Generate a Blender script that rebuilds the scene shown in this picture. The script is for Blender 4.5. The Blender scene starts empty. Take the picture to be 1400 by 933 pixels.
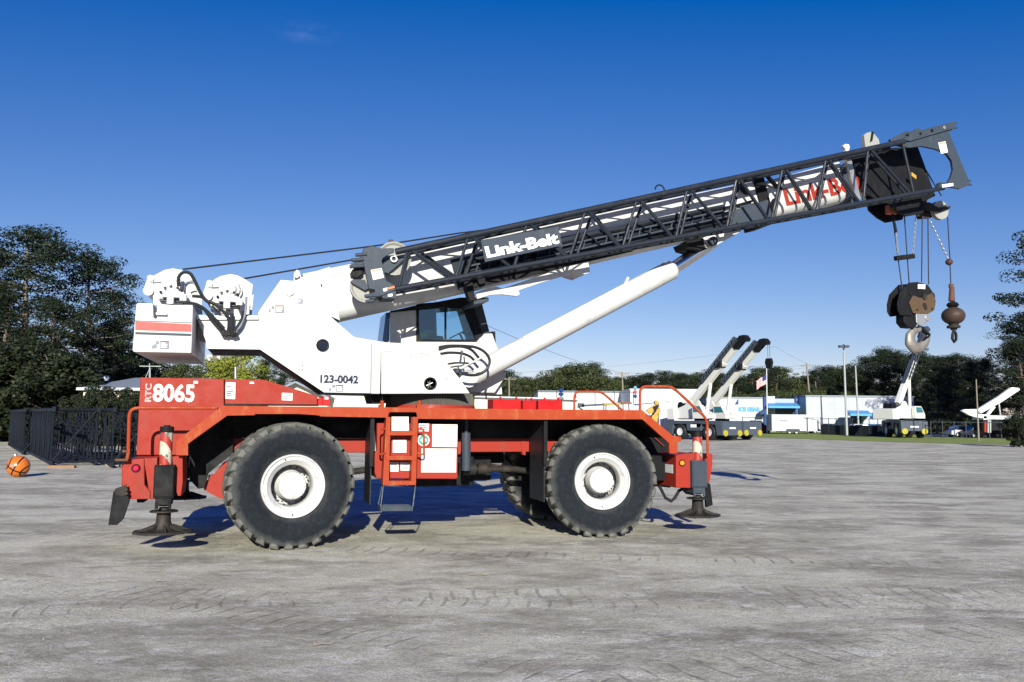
import bpy, bmesh, math, random
from mathutils import Vector, Matrix
from mathutils.geometry import tessellate_polygon
R = math.radians
random.seed(7)
scene = bpy.context.scene
col = scene.collection

# ------------------------------------------------------------------ camera, sky, sun, exposure
F, CX, CY, H = 1100.0, 700.0, 466.5, 1.95
PIT, ROLL, PSI = math.atan(105.5 / F), 0.008, R(16.9)
OX, OY = -3.19, 12.0
fw = Vector((0, math.cos(PIT), math.sin(PIT)))
u0 = Vector((0, -math.sin(PIT), math.cos(PIT)))
r0 = Vector((1, 0, 0))
rt = math.cos(ROLL) * r0 + math.sin(ROLL) * u0
up = -math.sin(ROLL) * r0 + math.cos(ROLL) * u0
cd = bpy.data.cameras.new('camera')
cam = bpy.data.objects.new('camera', cd); col.objects.link(cam)
cam.matrix_world = Matrix(((rt.x, up.x, -fw.x, 0), (rt.y, up.y, -fw.y, 0), (rt.z, up.z, -fw.z, H), (0, 0, 0, 1)))
cd.sensor_width = 36; cd.lens = 36 * F / 1400; cd.clip_start = 0.1; cd.clip_end = 5000
scene.camera = cam

SUN_EL, SUN_AZ = R(20.5), R(4.5)      # the sun stands behind the camera, a little to the right
world = bpy.data.worlds.new('World'); scene.world = world; world.use_nodes = True
wn, wl = world.node_tree.nodes, world.node_tree.links
wn.clear()
sky = wn.new('ShaderNodeTexSky'); sky.sky_type = 'NISHITA'; sky.sun_disc = False
sky.sun_elevation = SUN_EL; sky.sun_rotation = R(180) - SUN_AZ
sky.altitude = 0; sky.air_density = 1.0; sky.dust_density = 0.0; sky.ozone_density = 4.0
hs = wn.new('ShaderNodeVectorMath'); hs.operation = 'MULTIPLY_ADD'      # deep clear autumn blue
hs.inputs[1].default_value = (1.55, 1.22, 1.06); hs.inputs[2].default_value = (-1.5, -1.0, 1.6)
hm = wn.new('ShaderNodeVectorMath'); hm.operation = 'MAXIMUM'; hm.inputs[1].default_value = (0, 0, 0)
bg = wn.new('ShaderNodeBackground'); bg.inputs['Strength'].default_value = 0.055
wo = wn.new('ShaderNodeOutputWorld')
wl.new(sky.outputs[0], hs.inputs[0]); wl.new(hs.outputs[0], hm.inputs[0]); wl.new(hm.outputs[0], bg.inputs[0])
# one thin wisp of high cloud
tcw = wn.new('ShaderNodeTexCoord'); d0 = wn.new('ShaderNodeVectorMath'); d0.operation = 'SUBTRACT'
wdir = (fw + rt * ((418 - CX) / F) + up * ((CY - 45) / F)).normalized(); d0.inputs[1].default_value = wdir
wl.new(tcw.outputs['Generated'], d0.inputs[0])
sc_ = wn.new('ShaderNodeVectorMath'); sc_.operation = 'MULTIPLY'; sc_.inputs[1].default_value = (1, 1, 3.4); wl.new(d0.outputs[0], sc_.inputs[0])
ln_ = wn.new('ShaderNodeVectorMath'); ln_.operation = 'LENGTH'; wl.new(sc_.outputs[0], ln_.inputs[0])
mr_ = wn.new('ShaderNodeMapRange'); mr_.inputs['From Min'].default_value = .045; mr_.inputs['From Max'].default_value = .0; wl.new(ln_.outputs['Value'], mr_.inputs['Value'])
nz_ = wn.new('ShaderNodeTexNoise'); nz_.inputs['Scale'].default_value = 26; nz_.inputs['Detail'].default_value = 7; nz_.inputs['Roughness'].default_value = .65; wl.new(sc_.outputs[0], nz_.inputs['Vector'])
m1_ = wn.new('ShaderNodeMath'); m1_.operation = 'MULTIPLY'; wl.new(mr_.outputs[0], m1_.inputs[0]); nr_ = wn.new('ShaderNodeMapRange'); nr_.inputs['From Min'].default_value = .42; nr_.inputs['From Max'].default_value = .7; wl.new(nz_.outputs['Fac'], nr_.inputs['Value']); wl.new(nr_.outputs[0], m1_.inputs[1])
m2_ = wn.new('ShaderNodeMath'); m2_.operation = 'MULTIPLY'; wl.new(m1_.outputs[0], m2_.inputs[0]); m2_.inputs[1].default_value = .75
ad_ = wn.new('ShaderNodeVectorMath'); ad_.operation = 'ADD'; wl.new(hm.outputs[0], ad_.inputs[0]); wl.new(m2_.outputs[0], ad_.inputs[1]); wl.new(ad_.outputs[0], bg.inputs[0]); wl.new(bg.outputs[0], wo.inputs[0])
sd = bpy.data.lights.new('sun', 'SUN'); sd.energy = 5.0; sd.angle = R(0.53); sd.color = (1.0, 0.965, 0.85)
sun = bpy.data.objects.new('sun', sd); col.objects.link(sun)
tosun = Vector((math.sin(SUN_AZ) * math.cos(SUN_EL), -math.cos(SUN_AZ) * math.cos(SUN_EL), math.sin(SUN_EL)))
sun.rotation_euler = tosun.to_track_quat('Z', 'Y').to_euler()
sun.location = (3, -10, 30)
scene.view_settings.view_transform = 'Standard'; scene.view_settings.look = 'None'
scene.view_settings.exposure = 0.58; scene.view_settings.gamma = 1
scene.cycles.max_bounces = 6; scene.cycles.transparent_max_bounces = 12

# ------------------------------------------------------------------ coordinates
cs, sn = math.cos(PSI), math.sin(PSI)
def ray(px, py):
    return fw + rt * ((px - CX) / F) + up * ((CY - py) / F)
def P(px, py, v):                      # point of the machine frame (u along, w up) on the plane at depth v
    d = ray(px, py)
    t = (v + (-sn * OX + cs * OY)) / (-sn * d.x + cs * d.y)
    x, y, z = t * d.x, t * d.y, H + t * d.z
    return (cs * (x - OX) + sn * (y - OY), z)
def PL(pts, v): return [P(a, b, v) for a, b in pts]
def at(px, py, Y):                     # world point at distance Y
    d = ray(px, py); t = Y / d.y
    return Vector((t * d.x, Y, H + t * d.z))
def gnd(px, py):
    d = ray(px, py); t = -H / d.z
    return Vector((t * d.x, t * d.y, 0))
def X_at(px, Y): return at(px, 571, Y).x
def Z_at(px, py, Y): return at(px, py, Y).z

# ------------------------------------------------------------------ materials
def nt(name):
    m = bpy.data.materials.new(name); m.use_nodes = True
    n, l = m.node_tree.nodes, m.node_tree.links
    return m, n, l, n['Principled BSDF']
def coords(n, l, scale=(1, 1, 1)):
    tc = n.new('ShaderNodeTexCoord'); mp = n.new('ShaderNodeMapping'); mp.inputs['Scale'].default_value = scale
    l.new(tc.outputs['Object'], mp.inputs[0]); return mp.outputs[0]
def noise(n, l, vec, scale, detail=6, rough=.6):
    t = n.new('ShaderNodeTexNoise'); t.inputs['Scale'].default_value = scale
    t.inputs['Detail'].default_value = detail; t.inputs['Roughness'].default_value = rough
    l.new(vec, t.inputs['Vector']); return t.outputs['Fac']
def ramp(n, l, fac, stops):
    r = n.new('ShaderNodeValToRGB'); e = r.color_ramp.elements
    while len(e) < len(stops): e.new(0.5)
    for q, (p, c) in zip(e, stops):
        q.position = p; q.color = (c, c, c, 1) if isinstance(c, (int, float)) else (*c, 1)
    l.new(fac, r.inputs[0]); return r.outputs[0]
def mix(n, l, fac, a, b):
    m = n.new('ShaderNodeMix'); m.data_type = 'RGBA'
    for s, v in ((m.inputs[0], fac), (m.inputs[6], a), (m.inputs[7], b)):
        if hasattr(v, 'is_linked') or isinstance(v, bpy.types.NodeSocket): l.new(v, s)
        elif isinstance(v, (int, float)): s.default_value = v
        else: s.default_value = (*v, 1)
    return m.outputs[2]
def bump(n, l, b, h, strength, dist=.01):
    q = n.new('ShaderNodeBump'); q.inputs['Strength'].default_value = strength; q.inputs['Distance'].default_value = dist
    l.new(h, q.inputs['Height']); l.new(q.outputs[0], b.inputs['Normal'])
def paint(name, c, rough=.4, dirt=(.25, .22, .18), amount=.35, metal=0, scale=1.3, fine=.5, streak=True):
    m, n, l, b = nt(name)
    v = coords(n, l, (1, 1, .35) if streak else (1, 1, 1))
    v2 = coords(n, l)
    a = ramp(n, l, noise(n, l, v, 3.2 * scale, 8, .65), [(.52, 0), (.78, amount)])
    c1 = mix(n, l, a, c, dirt)
    s = ramp(n, l, noise(n, l, v2, 28 * scale, 5, .7), [(.62, 0), (.74, fine * amount)])
    c2 = mix(n, l, s, c1, tuple(x * .6 for x in dirt))
    l.new(c2, b.inputs['Base Color'])
    rr = ramp(n, l, noise(n, l, v2, 6, 4), [(.3, rough * .75), (.75, min(1, rough * 1.5))])
    l.new(rr, b.inputs['Roughness']); b.inputs['Metallic'].default_value = metal
    b.inputs['Specular IOR Level'].default_value = .2
    bump(n, l, b, noise(n, l, v2, 4, 3), .08, .02)
    return m
def flat(name, c, rough=.6, metal=0, emit=0):
    m, n, l, b = nt(name)
    v = coords(n, l)
    c1 = mix(n, l, ramp(n, l, noise(n, l, v, 9, 5), [(.35, 0), (.75, 1)]), c, tuple(x * .78 for x in c))
    l.new(c1, b.inputs['Base Color']); b.inputs['Roughness'].default_value = rough; b.inputs['Metallic'].default_value = metal
    b.inputs['Specular IOR Level'].default_value = .2 if rough > .3 else .5
    return m
M = {}
M['white'] = paint('white_paint', (.54, .54, .53), .38, (.24, .21, .16), .5)
M['red'] = paint('red_orange_paint', (.29, .027, .016), .5, (.15, .055, .035), .6)
M['rust_edge'] = paint('worn_orange_paint', (.315, .042, .012), .55, (.38, .18, .06), .75, scale=1.8)
M['bright_red'] = paint('bright_red_paint', (.42, .008, .01), .4, (.25, .02, .02), .3)
M['dgrey'] = paint('dark_grey_paint', (.042, .054, .072), .42, (.16, .15, .14), .3)
M['black'] = paint('black_steel', (.006, .0065, .008), .6, (.035, .03, .024), .5)
M['jibdark'] = paint('charcoal_jib_paint', (.016, .021, .031), .45, (.06, .055, .045), .35)
M['dirty'] = paint('greasy_steel', (.022, .02, .018), .6, (.09, .065, .045), .8)
M['steel'] = paint('bare_steel', (.42, .43, .43), .35, (.22, .17, .12), .5, metal=.7)
M['chrome'] = flat('chrome_rod', (.75, .76, .78), .12, 1.0)
M['hose'] = flat('rubber_hose', (.02, .022, .026), .45)
M['rope'] = flat('wire_rope', (.02, .022, .028), .6, .2)
M['rope_blue'] = flat('hoist_rope', (.03, .035, .06), .6, .2)
M['rim_white'] = paint('rim_paint', (.55, .55, .54), .42, (.16, .12, .085), .6, scale=2.2, streak=False)
M['rusty'] = paint('rusty_steel', (.12, .06, .035), .75, (.06, .04, .035), .8)
M['sticker'] = flat('sticker_white', (.85, .85, .83), .5)
M['ink'] = flat('printed_ink', (.03, .035, .045), .5)
M['ink_grey'] = flat('printed_grey', (.22, .24, .28), .5)
M['ink_red'] = flat('printed_red', (.32, .03, .02), .5)
M['ink_orange'] = flat('printed_orange', (.65, .22, .1), .5)
M['pink'] = flat('stripe_faded_red', (.42, .085, .075), .4)
M['stripe_dark'] = flat('stripe_charcoal', (.03, .045, .06), .35)
M['green'] = flat('decal_green', (.05, .35, .2), .5)
M['yellow'] = paint('yellow_paint', (.46, .27, .05), .5, (.2, .14, .05), .5)
M['lamp_red'] = flat('red_lens', (.6, .01, .06), .2)
M['lamp_amber'] = flat('amber_lens', (.85, .32, .02), .2)
M['blue'] = flat('building_blue', (.10, .36, .75), .5)
M['navy'] = flat('navy_trim', (.015, .06, .2), .5)
M['orange_ball'] = flat('orange_lacquer', (.75, .2, .02), .25)
M['concrete'] = paint('cast_concrete', (.4, .38, .34), .8, (.2, .18, .15), .5)
M['wood'] = paint('pole_wood', (.22, .19, .15), .85, (.10, .08, .06), .6)
M['galv'] = paint('galvanised_steel', (.33, .37, .35), .5, (.2, .2, .18), .4, metal=.2)
M['fence'] = flat('fence_mesh_black', (.012, .016, .022), .8)

def tyre_material():
    m, n, l, b = nt('dusty_rubber')
    tc = n.new('ShaderNodeTexCoord'); sp = n.new('ShaderNodeSeparateXYZ'); l.new(tc.outputs['Object'], sp.inputs[0])
    cx = n.new('ShaderNodeCombineXYZ'); l.new(sp.outputs[0], cx.inputs[0]); l.new(sp.outputs[2], cx.inputs[1])
    ln = n.new('ShaderNodeVectorMath'); ln.operation = 'LENGTH'; l.new(cx.outputs[0], ln.inputs[0])
    nz = noise(n, l, tc.outputs['Object'], 5, 8, .7)
    ad = n.new('ShaderNodeMath'); ad.operation = 'MULTIPLY_ADD'; l.new(nz, ad.inputs[0]); ad.inputs[1].default_value = .22
    l.new(ln.outputs['Value'], ad.inputs[2])
    k = ramp(n, l, ad.outputs[0], [(.55, .25), (.66, .0), (.88, .0), (.97, .35), (1.03, .9)])
    c = mix(n, l, k, (.010, .013, .018), (.15, .15, .135))
    sm = ramp(n, l, noise(n, l, tc.outputs['Object'], 14, 6, .75), [(.5, 0), (.78, .22)])
    c = mix(n, l, sm, c, (.09, .09, .085))
    l.new(c, b.inputs['Base Color']); b.inputs['Roughness'].default_value = .8; b.inputs['Specular IOR Level'].default_value = .15
    bump(n, l, b, noise(n, l, tc.outputs['Object'], 40, 5), .4, .006)
    return m
M['tyre'] = tyre_material()
def glass_material(name, tint, a):
    m = bpy.data.materials.new(name); m.use_nodes = True
    n, l = m.node_tree.nodes, m.node_tree.links; n.clear()
    o = n.new('ShaderNodeOutputMaterial'); t = n.new('ShaderNodeBsdfTransparent'); g = n.new('ShaderNodeBsdfGlossy')
    t.inputs[0].default_value = (*tint, 1); g.inputs[1].default_value = .02
    mx = n.new('ShaderNodeMixShader'); mx.inputs[0].default_value = a
    l.new(t.outputs[0], mx.inputs[1]); l.new(g.outputs[0], mx.inputs[2]); l.new(mx.outputs[0], o.inputs[0])
    return m
M['glass'] = glass_material('cab_glass', (.62, .80, .86), .10)
M['glass_dark'] = flat('dark_glass', (.02, .05, .07), .08)
def post_material():
    m, n, l, b = nt('red_white_worn_stripes')
    v = coords(n, l)
    w = n.new('ShaderNodeTexWave'); w.wave_type = 'BANDS'; w.bands_direction = 'DIAGONAL'; w.inputs['Scale'].default_value = 1.9
    w.inputs['Distortion'].default_value = .3; w.inputs['Phase Offset'].default_value = 2.2
    l.new(v, w.inputs['Vector'])
    k = ramp(n, l, w.outputs['Fac'], [(.36, 0), (.38, 1)])
    c = mix(n, l, k, (.34, .03, .02), (.50, .46, .35))
    d = ramp(n, l, noise(n, l, v, 9, 6, .7), [(.55, 0), (.58, 1)])
    c = mix(n, l, d, c, (.09, .09, .09))
    l.new(c, b.inputs['Base Color']); b.inputs['Roughness'].default_value = .45
    return m
M['post'] = post_material()

# ------------------------------------------------------------------ mesh building
class MB:
    def __init__(s): s.v, s.f, s.m = [], [], []
    def add(s, vs, fs, mi=0):
        o = len(s.v); s.v += [tuple(x) for x in vs]
        for f in fs: s.f.append([o + i for i in f]); s.m.append(mi)
        return s
    def box(s, a0, a1, b0, b1, c0, c1, mi=0):
        vs = [(x, y, z) for z in (c0, c1) for y in (b0, b1) for x in (a0, a1)]
        return s.add(vs, [(0, 2, 3, 1), (4, 5, 7, 6), (0, 1, 5, 4), (2, 6, 7, 3), (0, 4, 6, 2), (1, 3, 7, 5)], mi)
    def prism(s, pts, v0, v1, holes=(), mi=0):
        if holes:                        # filled by a flat curve so that openings are cut cleanly
            cu = bpy.data.curves.new('outline', 'CURVE'); cu.dimensions = '2D'; cu.fill_mode = 'BOTH'; cu.extrude = abs(v1 - v0) / 2
            for lp in [pts] + list(holes):
                sp = cu.splines.new('POLY'); sp.points.add(len(lp) - 1); sp.use_cyclic_u = True
                for q, p in zip(sp.points, lp): q.co = (p[0], p[1], 0, 1)
            o = bpy.data.objects.new('outline', cu); col.objects.link(o); bpy.context.view_layer.update()
            me = bpy.data.meshes.new_from_object(o); bpy.data.objects.remove(o)
            return s.add([(q.co.x, (v0 + v1) / 2 + q.co.z, q.co.y) for q in me.vertices], [tuple(p.vertices) for p in me.polygons], mi)
        N = len(pts)
        tris = tessellate_polygon([[Vector((p[0], p[1], 0)) for p in pts]])
        vs = [(p[0], v0, p[1]) for p in pts] + [(p[0], v1, p[1]) for p in pts]
        fs = []
        for t in tris:
            fs.append(tuple(t)); fs.append(tuple(N + i for i in reversed(t)))
        for i in range(N):
            j = (i + 1) % N; fs.append((i, j, N + j, N + i))
        return s.add(vs, fs, mi)
    def tube(s, path, r, seg=8, mi=0, closed=False, r1=None):
        path = [Vector(p) for p in path]; n = len(path)
        prev = None; rings = []
        for i, p in enumerate(path):
            a = path[i - 1] if (i or closed) else p; b = path[(i + 1) % n] if (i < n - 1 or closed) else p
            t = (b - a).normalized()
            if prev is None:
                x = t.orthogonal().normalized()
            else:
                x = (prev - t * prev.dot(t)).normalized()
            prev = x; y = t.cross(x)
            rr = r if r1 is None else r + (r1 - r) * i / (n - 1)
            rings.append([p + (x * math.cos(q) + y * math.sin(q)) * rr for q in [2 * math.pi * k / seg for k in range(seg)]])
        vs = [q for rg in rings for q in rg]; fs = []
        for i in range(n if closed else n - 1):
            a, b = i * seg, ((i + 1) % n) * seg
            for k in range(seg): fs.append((a + k, a + (k + 1) % seg, b + (k + 1) % seg, b + k))
        if not closed:
            fs.append(tuple(reversed(range(seg)))); fs.append(tuple(range((n - 1) * seg, n * seg)))
        return s.add(vs, fs, mi)
    def cyl(s, a, b, r, r1=None, seg=20, mi=0): return s.tube([a, b], r, seg, mi, False, r1)
    def bar(s, a, b, w, h, mi=0, upv=(0, 0, 1)):          # rectangular bar from a to b
        a, b = Vector(a), Vector(b); t = (b - a).normalized(); x = t.cross(Vector(upv))
        if x.length < 1e-4: x = t.cross(Vector((0, 1, 0)))
        x.normalize(); y = x.cross(t)
        vs = [p + x * i * w / 2 + y * j * h / 2 for p in (a, b) for i, j in ((-1, -1), (1, -1), (1, 1), (-1, 1))]
        return s.add(vs, [(3, 2, 1, 0), (4, 5, 6, 7), (0, 1, 5, 4), (1, 2, 6, 5), (2, 3, 7, 6), (3, 0, 4, 7)], mi)
    def lathe(s, prof, seg=48, axis='y', c=(0, 0, 0), mi=0, closed=False):   # prof: (r, h)
        vs = []; n = len(prof)
        for k in range(seg):
            q = 2 * math.pi * k / seg; co, si = math.cos(q), math.sin(q)
            for r, h in prof:
                if axis == 'y': vs.append((c[0] + r * co, c[1] + h, c[2] + r * si))
                else: vs.append((c[0] + r * co, c[1] + r * si, c[2] + h))
        fs = []
        for k in range(seg):
            a, b = k * n, ((k + 1) % seg) * n
            for i in range(n if closed else n - 1):
                j = (i + 1) % n; fs.append((a + i, a + j, b + j, b + i))
        return s.add(vs, fs, mi)
    def build(s, name, mats, parent=None, bevel=0, smooth=35, loc=None, clean=True):
        me = bpy.data.meshes.new(name); me.from_pydata(s.v, [], s.f)
        mats = mats if isinstance(mats, (list, tuple)) else [mats]
        for m in mats: me.materials.append(M[m] if isinstance(m, str) else m)
        if len(mats) > 1: me.polygons.foreach_set('material_index', s.m)
        bm = bmesh.new()
        if clean: bm.from_mesh(me)
        if clean: bmesh.ops.remove_doubles(bm, verts=bm.verts, dist=1e-5)
        if clean: bmesh.ops.recalc_face_normals(bm, faces=bm.faces); bm.to_mesh(me)
        bm.free()
        if smooth:
            me.polygons.foreach_set('use_smooth', [True] * len(me.polygons)); me.set_sharp_from_angle(angle=R(smooth))
        o = bpy.data.objects.new(name, me); col.objects.link(o)
        if parent: o.parent = parent
        if loc: o.location = loc
        if bevel:
            b = o.modifiers.new('bevel', 'BEVEL'); b.width = bevel; b.segments = 2; b.limit_method = 'ANGLE'; b.angle_limit = R(40)
            b.harden_normals = True
        return o
def circ(c, r, k=24, a0=0): return [(c[0] + r * math.cos(a0 + 2 * math.pi * i / k), c[1] + r * math.sin(a0 + 2 * math.pi * i / k)) for i in range(k)]
def thing(name, label, cat, loc=(0, 0, 0), rz=0, group=None):
    o = bpy.data.objects.new(name, None); col.objects.link(o); o.empty_display_size = .3
    o.location = loc; o.rotation_euler = (0, 0, rz); o['label'] = label; o['category'] = cat
    if group: o['group'] = group
    return o
def part(name, parent, loc=(0, 0, 0)):
    o = bpy.data.objects.new(name, None); col.objects.link(o); o.parent = parent; o.location = loc; return o
def tag(o, label, cat, group=None, kind=None):
    o['label'] = label; o['category'] = cat
    if group: o['group'] = group
    if kind: o['kind'] = kind
    return o
def setting(o): o['kind'] = 'structure'; return o
def copy_tree(o, parent=None):
    c = o.copy(); col.objects.link(c); c.parent = parent
    for ch in [x for x in bpy.data.objects if x.parent == o]: copy_tree(ch, c)
    return c
def lettering(txt, parent, mat, u, w, width, height, v, ang=0, bold=.03, outline=False, name='lettering', depth=.004, rz=None):
    cu = bpy.data.curves.new(name, 'FONT'); cu.body = txt; cu.size = 1; cu.offset = bold
    cu.resolution_u = 3
    if outline: cu.fill_mode = 'NONE'; cu.bevel_depth = .022; cu.offset = 0
    else: cu.extrude = .02
    o = bpy.data.objects.new(name, cu); col.objects.link(o); bpy.context.view_layer.update()
    me = bpy.data.meshes.new_from_object(o); bpy.data.objects.remove(o)
    xs = [q.co.x for q in me.vertices]; ys = [q.co.y for q in me.vertices]
    x0, x1, y0, y1 = min(xs), max(xs), min(ys), max(ys)
    for q in me.vertices:
        q.co = ((q.co.x - x0) / (x1 - x0) * width, (q.co.y - y0) / (y1 - y0) * height, q.co.z * depth / .02)
    me.materials.clear(); me.materials.append(M[mat])
    t = bpy.data.objects.new(name, me); col.objects.link(t); t.parent = parent
    t.location = (u, v, w); t.rotation_euler = (R(90), -ang, 0) if rz is None else (R(90), 0, rz)
    return t
def decal(parent, pts, v, mats=('sticker', 'ink_grey', 'ink_red'), lines=4, head=True, seed=0, name='sticker', mi_lines=1, th=.004):
    """a printed plate: pts = 4 corners (u, w) bl, br, tr, tl"""
    rnd = random.Random(seed); b = MB(); b.prism(pts, v - th, v)
    bl, br, tr, tl = [Vector(p) for p in pts]
    def q(x, y): return tuple((bl * (1 - x) + br * x) * (1 - y) + (tl * (1 - x) + tr * x) * y)
    def r(x0, x1, y0, y1, mi): b.prism([q(x0, y0), q(x1, y0), q(x1, y1), q(x0, y1)], v - th - .0015, v - th - .0003, mi=mi)
    if head: r(.06, .94, .84, .95, 2)
    for i in range(lines):
        y = .76 - i * .68 / max(1, lines)
        r(.1, .1 + .8 * rnd.uniform(.55, 1), y - .30 / max(lines, 3), y, mi_lines)
    return b.build(name, list(mats), parent, smooth=0)
M['faint'] = flat('printed_faint', (.62, .63, .62), .5)
M['ringsteel'] = paint('dusty_ring_gear', (.085, .08, .07), .6, (.18, .15, .11), .6)
M['navy_ink'] = flat('navy_lettering', (.012, .02, .06), .4)
M['cab_grey'] = flat('charcoal_trim', (.05, .055, .062), .4)
M['glass_blue'] = flat('tinted_blue_glass', (.04, .13, .28), .08)
M['hi_vis'] = flat('hi_vis_label', (.6, .75, .05), .5)
M['sheave'] = paint('nylon_sheave', (.30, .30, .275), .5, (.15, .14, .12), .5)
M['brownsteel'] = paint('brown_stained_steel', (.085, .055, .032), .65, (.03, .022, .016), .85)
M['hooksteel'] = paint('worn_forged_steel', (.24, .22, .20), .5, (.14, .10, .07), .7, metal=.5)
M['ballsteel'] = paint('rusty_ball_steel', (.06, .04, .032), .55, (.13, .07, .04), .8, metal=.2)
M['switch_orange'] = flat('orange_switch_box', (.5, .15, .08), .5)
M['stone'] = flat('loose_stone', (.34, .325, .28), .95)
M['grass'] = flat('mown_grass', (.24, .29, .07), .9)
M['shadow_trough'] = flat('trough_with_jib_shadow', (.015, .022, .034), .5)  # dark trough grey with the jib's cast shadow put into the colour
M['roadmat'] = flat('grey_road', (.16, .165, .175), .9)
M['cream'] = paint('cream_metal_wall', (.62, .59, .48), .6, (.45, .42, .34), .25)
M['shed_roof'] = paint('grey_metal_roof', (.22, .25, .29), .5, (.15, .16, .17), .4)
def block_wall(name, c, line, sx, sz):
    m, n, l, b = nt(name)
    v = coords(n, l); sp = n.new('ShaderNodeSeparateXYZ'); l.new(v, sp.inputs[0])
    outs = []
    for i, s in ((0, sx), (2, sz)):
        f = n.new('ShaderNodeMath'); f.operation = 'MULTIPLY'; l.new(sp.outputs[i], f.inputs[0]); f.inputs[1].default_value = 1 / s
        g = n.new('ShaderNodeMath'); g.operation = 'FRACT'; l.new(f.outputs[0], g.inputs[0])
        h = n.new('ShaderNodeMath'); h.operation = 'LESS_THAN'; l.new(g.outputs[0], h.inputs[0]); h.inputs[1].default_value = .06
        outs.append(h.outputs[0])
    mx = n.new('ShaderNodeMath'); mx.operation = 'MAXIMUM'; l.new(outs[0], mx.inputs[0]); l.new(outs[1], mx.inputs[1])
    c0 = mix(n, l, ramp(n, l, noise(n, l, v, .5, 5), [(.35, 0), (.7, 1)]), c, tuple(x * .86 for x in c))
    c1 = mix(n, l, mx.outputs[0], c0, line); l.new(c1, b.inputs['Base Color']); b.inputs['Roughness'].default_value = .7
    return m
M['panel_wall'] = block_wall('white_panel_wall', (.42, .45, .50), (.33, .36, .41), 2.4, .8)
M['white_wall'] = block_wall('white_metal_wall', (.56, .58, .60), (.46, .48, .5), 1.2, 30)
M['pale_blue_wall'] = flat('pale_blue_wall', (.34, .41, .51), .6)
M['car_maroon'] = flat('maroon_car_paint', (.12, .012, .02), .3)
M['car_dark'] = flat('dark_blue_car_paint', (.012, .018, .035), .25)
M['car_silver'] = flat('silver_car_paint', (.45, .47, .5), .3)
M['trailer_white'] = flat('trailer_white', (.52, .54, .57), .4)
M['chassis_slate'] = paint('slate_crane_paint', (.06, .075, .10), .5, (.12, .12, .12), .4)
M['crane_white'] = paint('pale_crane_paint', (.62, .62, .58), .45, (.4, .38, .33), .35)
M['pad_yellow'] = flat('float_yellow', (.38, .33, .03), .5)
M['brownwood'] = flat('brown_beam', (.25, .09, .04), .6)
M['flag_red'] = flat('flag_red', (.6, .10, .10), .8)
M['flag_white'] = flat('flag_white', (.72, .70, .72), .8)
M['flag_blue'] = flat('flag_blue', (.03, .05, .2), .8)
M['teal'] = flat('teal_glass', (.03, .16, .2), .15)
M['yellow_green'] = flat('faded_yellow_tarp', (.17, .16, .07), .7)
M['pale_wall'] = M['white_wall']
M['pale_wall'] = block_wall('pale_grey_wall', (.44, .47, .51), (.37, .4, .44), 3.0, 30)
M['navy_dark'] = flat('dark_glazing', (.01, .02, .05), .3)
M['sky_cloth'] = flat('light_blue_cloth', (.15, .4, .6), .8)
M['faint_blue'] = flat('faded_blue_print', (.45, .55, .68), .5)
M['blue_car'] = flat('blue_car_paint', (.03, .12, .35), .3)
M['blacktube'] = paint('black_tube_paint', (.009, .012, .018), .5, (.05, .045, .035), .35)
M['timber'] = flat('brown_timber', (.30, .17, .09), .8)

# ------------------------------------------------------------------ the big rough-terrain crane
V = {'A': (150, 340, 4.0), 'B': (140, 500, 3.589), 'C': (440, 500, 3.589), 'D': (700, 500, 3.589), 'E': (450, 300, 3.589), 'F': (750, 220, 4.0),
     'G': (1030, 150, 3.732), 'H': (1180, 260, 3.886), 'W': (185, 360, 8.235), 'J': (470, 320, 9.33), 'O': (140, 570, 5.83), 'L': (500, 550, 5.186),
     'T': (1150, 160, 6.22), 'R': (880, 570, 6.217), 'S': (600, 450, 9.33), 'K': (590, 290, 7.368)}
def Z(k, v, *xy):                      # outline measured in a local drawing window, on the machine plane v
    a, b, s = V[k]
    return [P(a + xy[i] / s, b + xy[i + 1] / s, v) for i in range(0, len(xy), 2)]
def Z1(k, v, x, y):
    u, w = Z(k, v, x, y)[0]; return (u, v, w)
def near_arc(c, r, a0, a1, k=10): return [(c[0] + r * math.cos(R(a0 + (a1 - a0) * i / k)), c[1] + r * math.sin(R(a0 + (a1 - a0) * i / k))) for i in range(k + 1)]

crane = thing('rough_terrain_crane', 'large red and white four wheeled crane with long boom in the middle of the yard',
              'mobile crane', (OX, OY, 0), PSI)
WID = 3.15
# --- wheels
WB, WR, WZ = 4.94, .945, .92
def tyre_mesh():
    b = MB()
    prof = [(.455, .09), (.50, .045), (.60, .005), (.70, -.012), (.80, .0), (.862, .035), (.885, .085), (.895, .20), (.898, .37), (.895, .54), (.885, .655), (.862, .705),
            (.80, .74), (.70, .752), (.60, .735), (.50, .695), (.455, .65)]
    b.lathe(prof, 96)
    n = 27
    for side in (0, 1):
        for i in range(n):
            a = 2 * math.pi * (i + .5 * side) / n
            secs = []
            # lug runs from sidewall shoulder over the crown to the middle, bending with the tread
            for (y, rr, r_in, da, wd) in ((.008, .80, .77, -.01, .022), (.022, .895, .83, .0, .052), (.06, .930, .86, .01, .070), (.17, WR, .87, .035, .074), (.37, WR, .87, .115, .072)):
                yy = y if side == 0 else .74 - y
                for (r_, dd) in ((r_in, -wd * 1.2), (rr, -wd), (rr, wd), (r_in, wd * 1.2)):
                    q = a + da + dd; secs.append((r_ * math.cos(q), yy, r_ * math.sin(q)))
            fs = [(0, 1, 2, 3), (16, 19, 18, 17)]
            for s in range(4):
                for k in range(4): fs.append((s * 4 + k, s * 4 + (k + 1) % 4, s * 4 + 4 + (k + 1) % 4, s * 4 + 4 + k))
            b.add(secs, fs)
    b.v = [(x, y - (.05 * max(0, -z - .78) / .16 if y < .37 else -.05 * max(0, -z - .78) / .16), max(z, -WZ + .004 * math.sin(x * 40))) for x, y, z in b.v]
    return b
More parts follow.
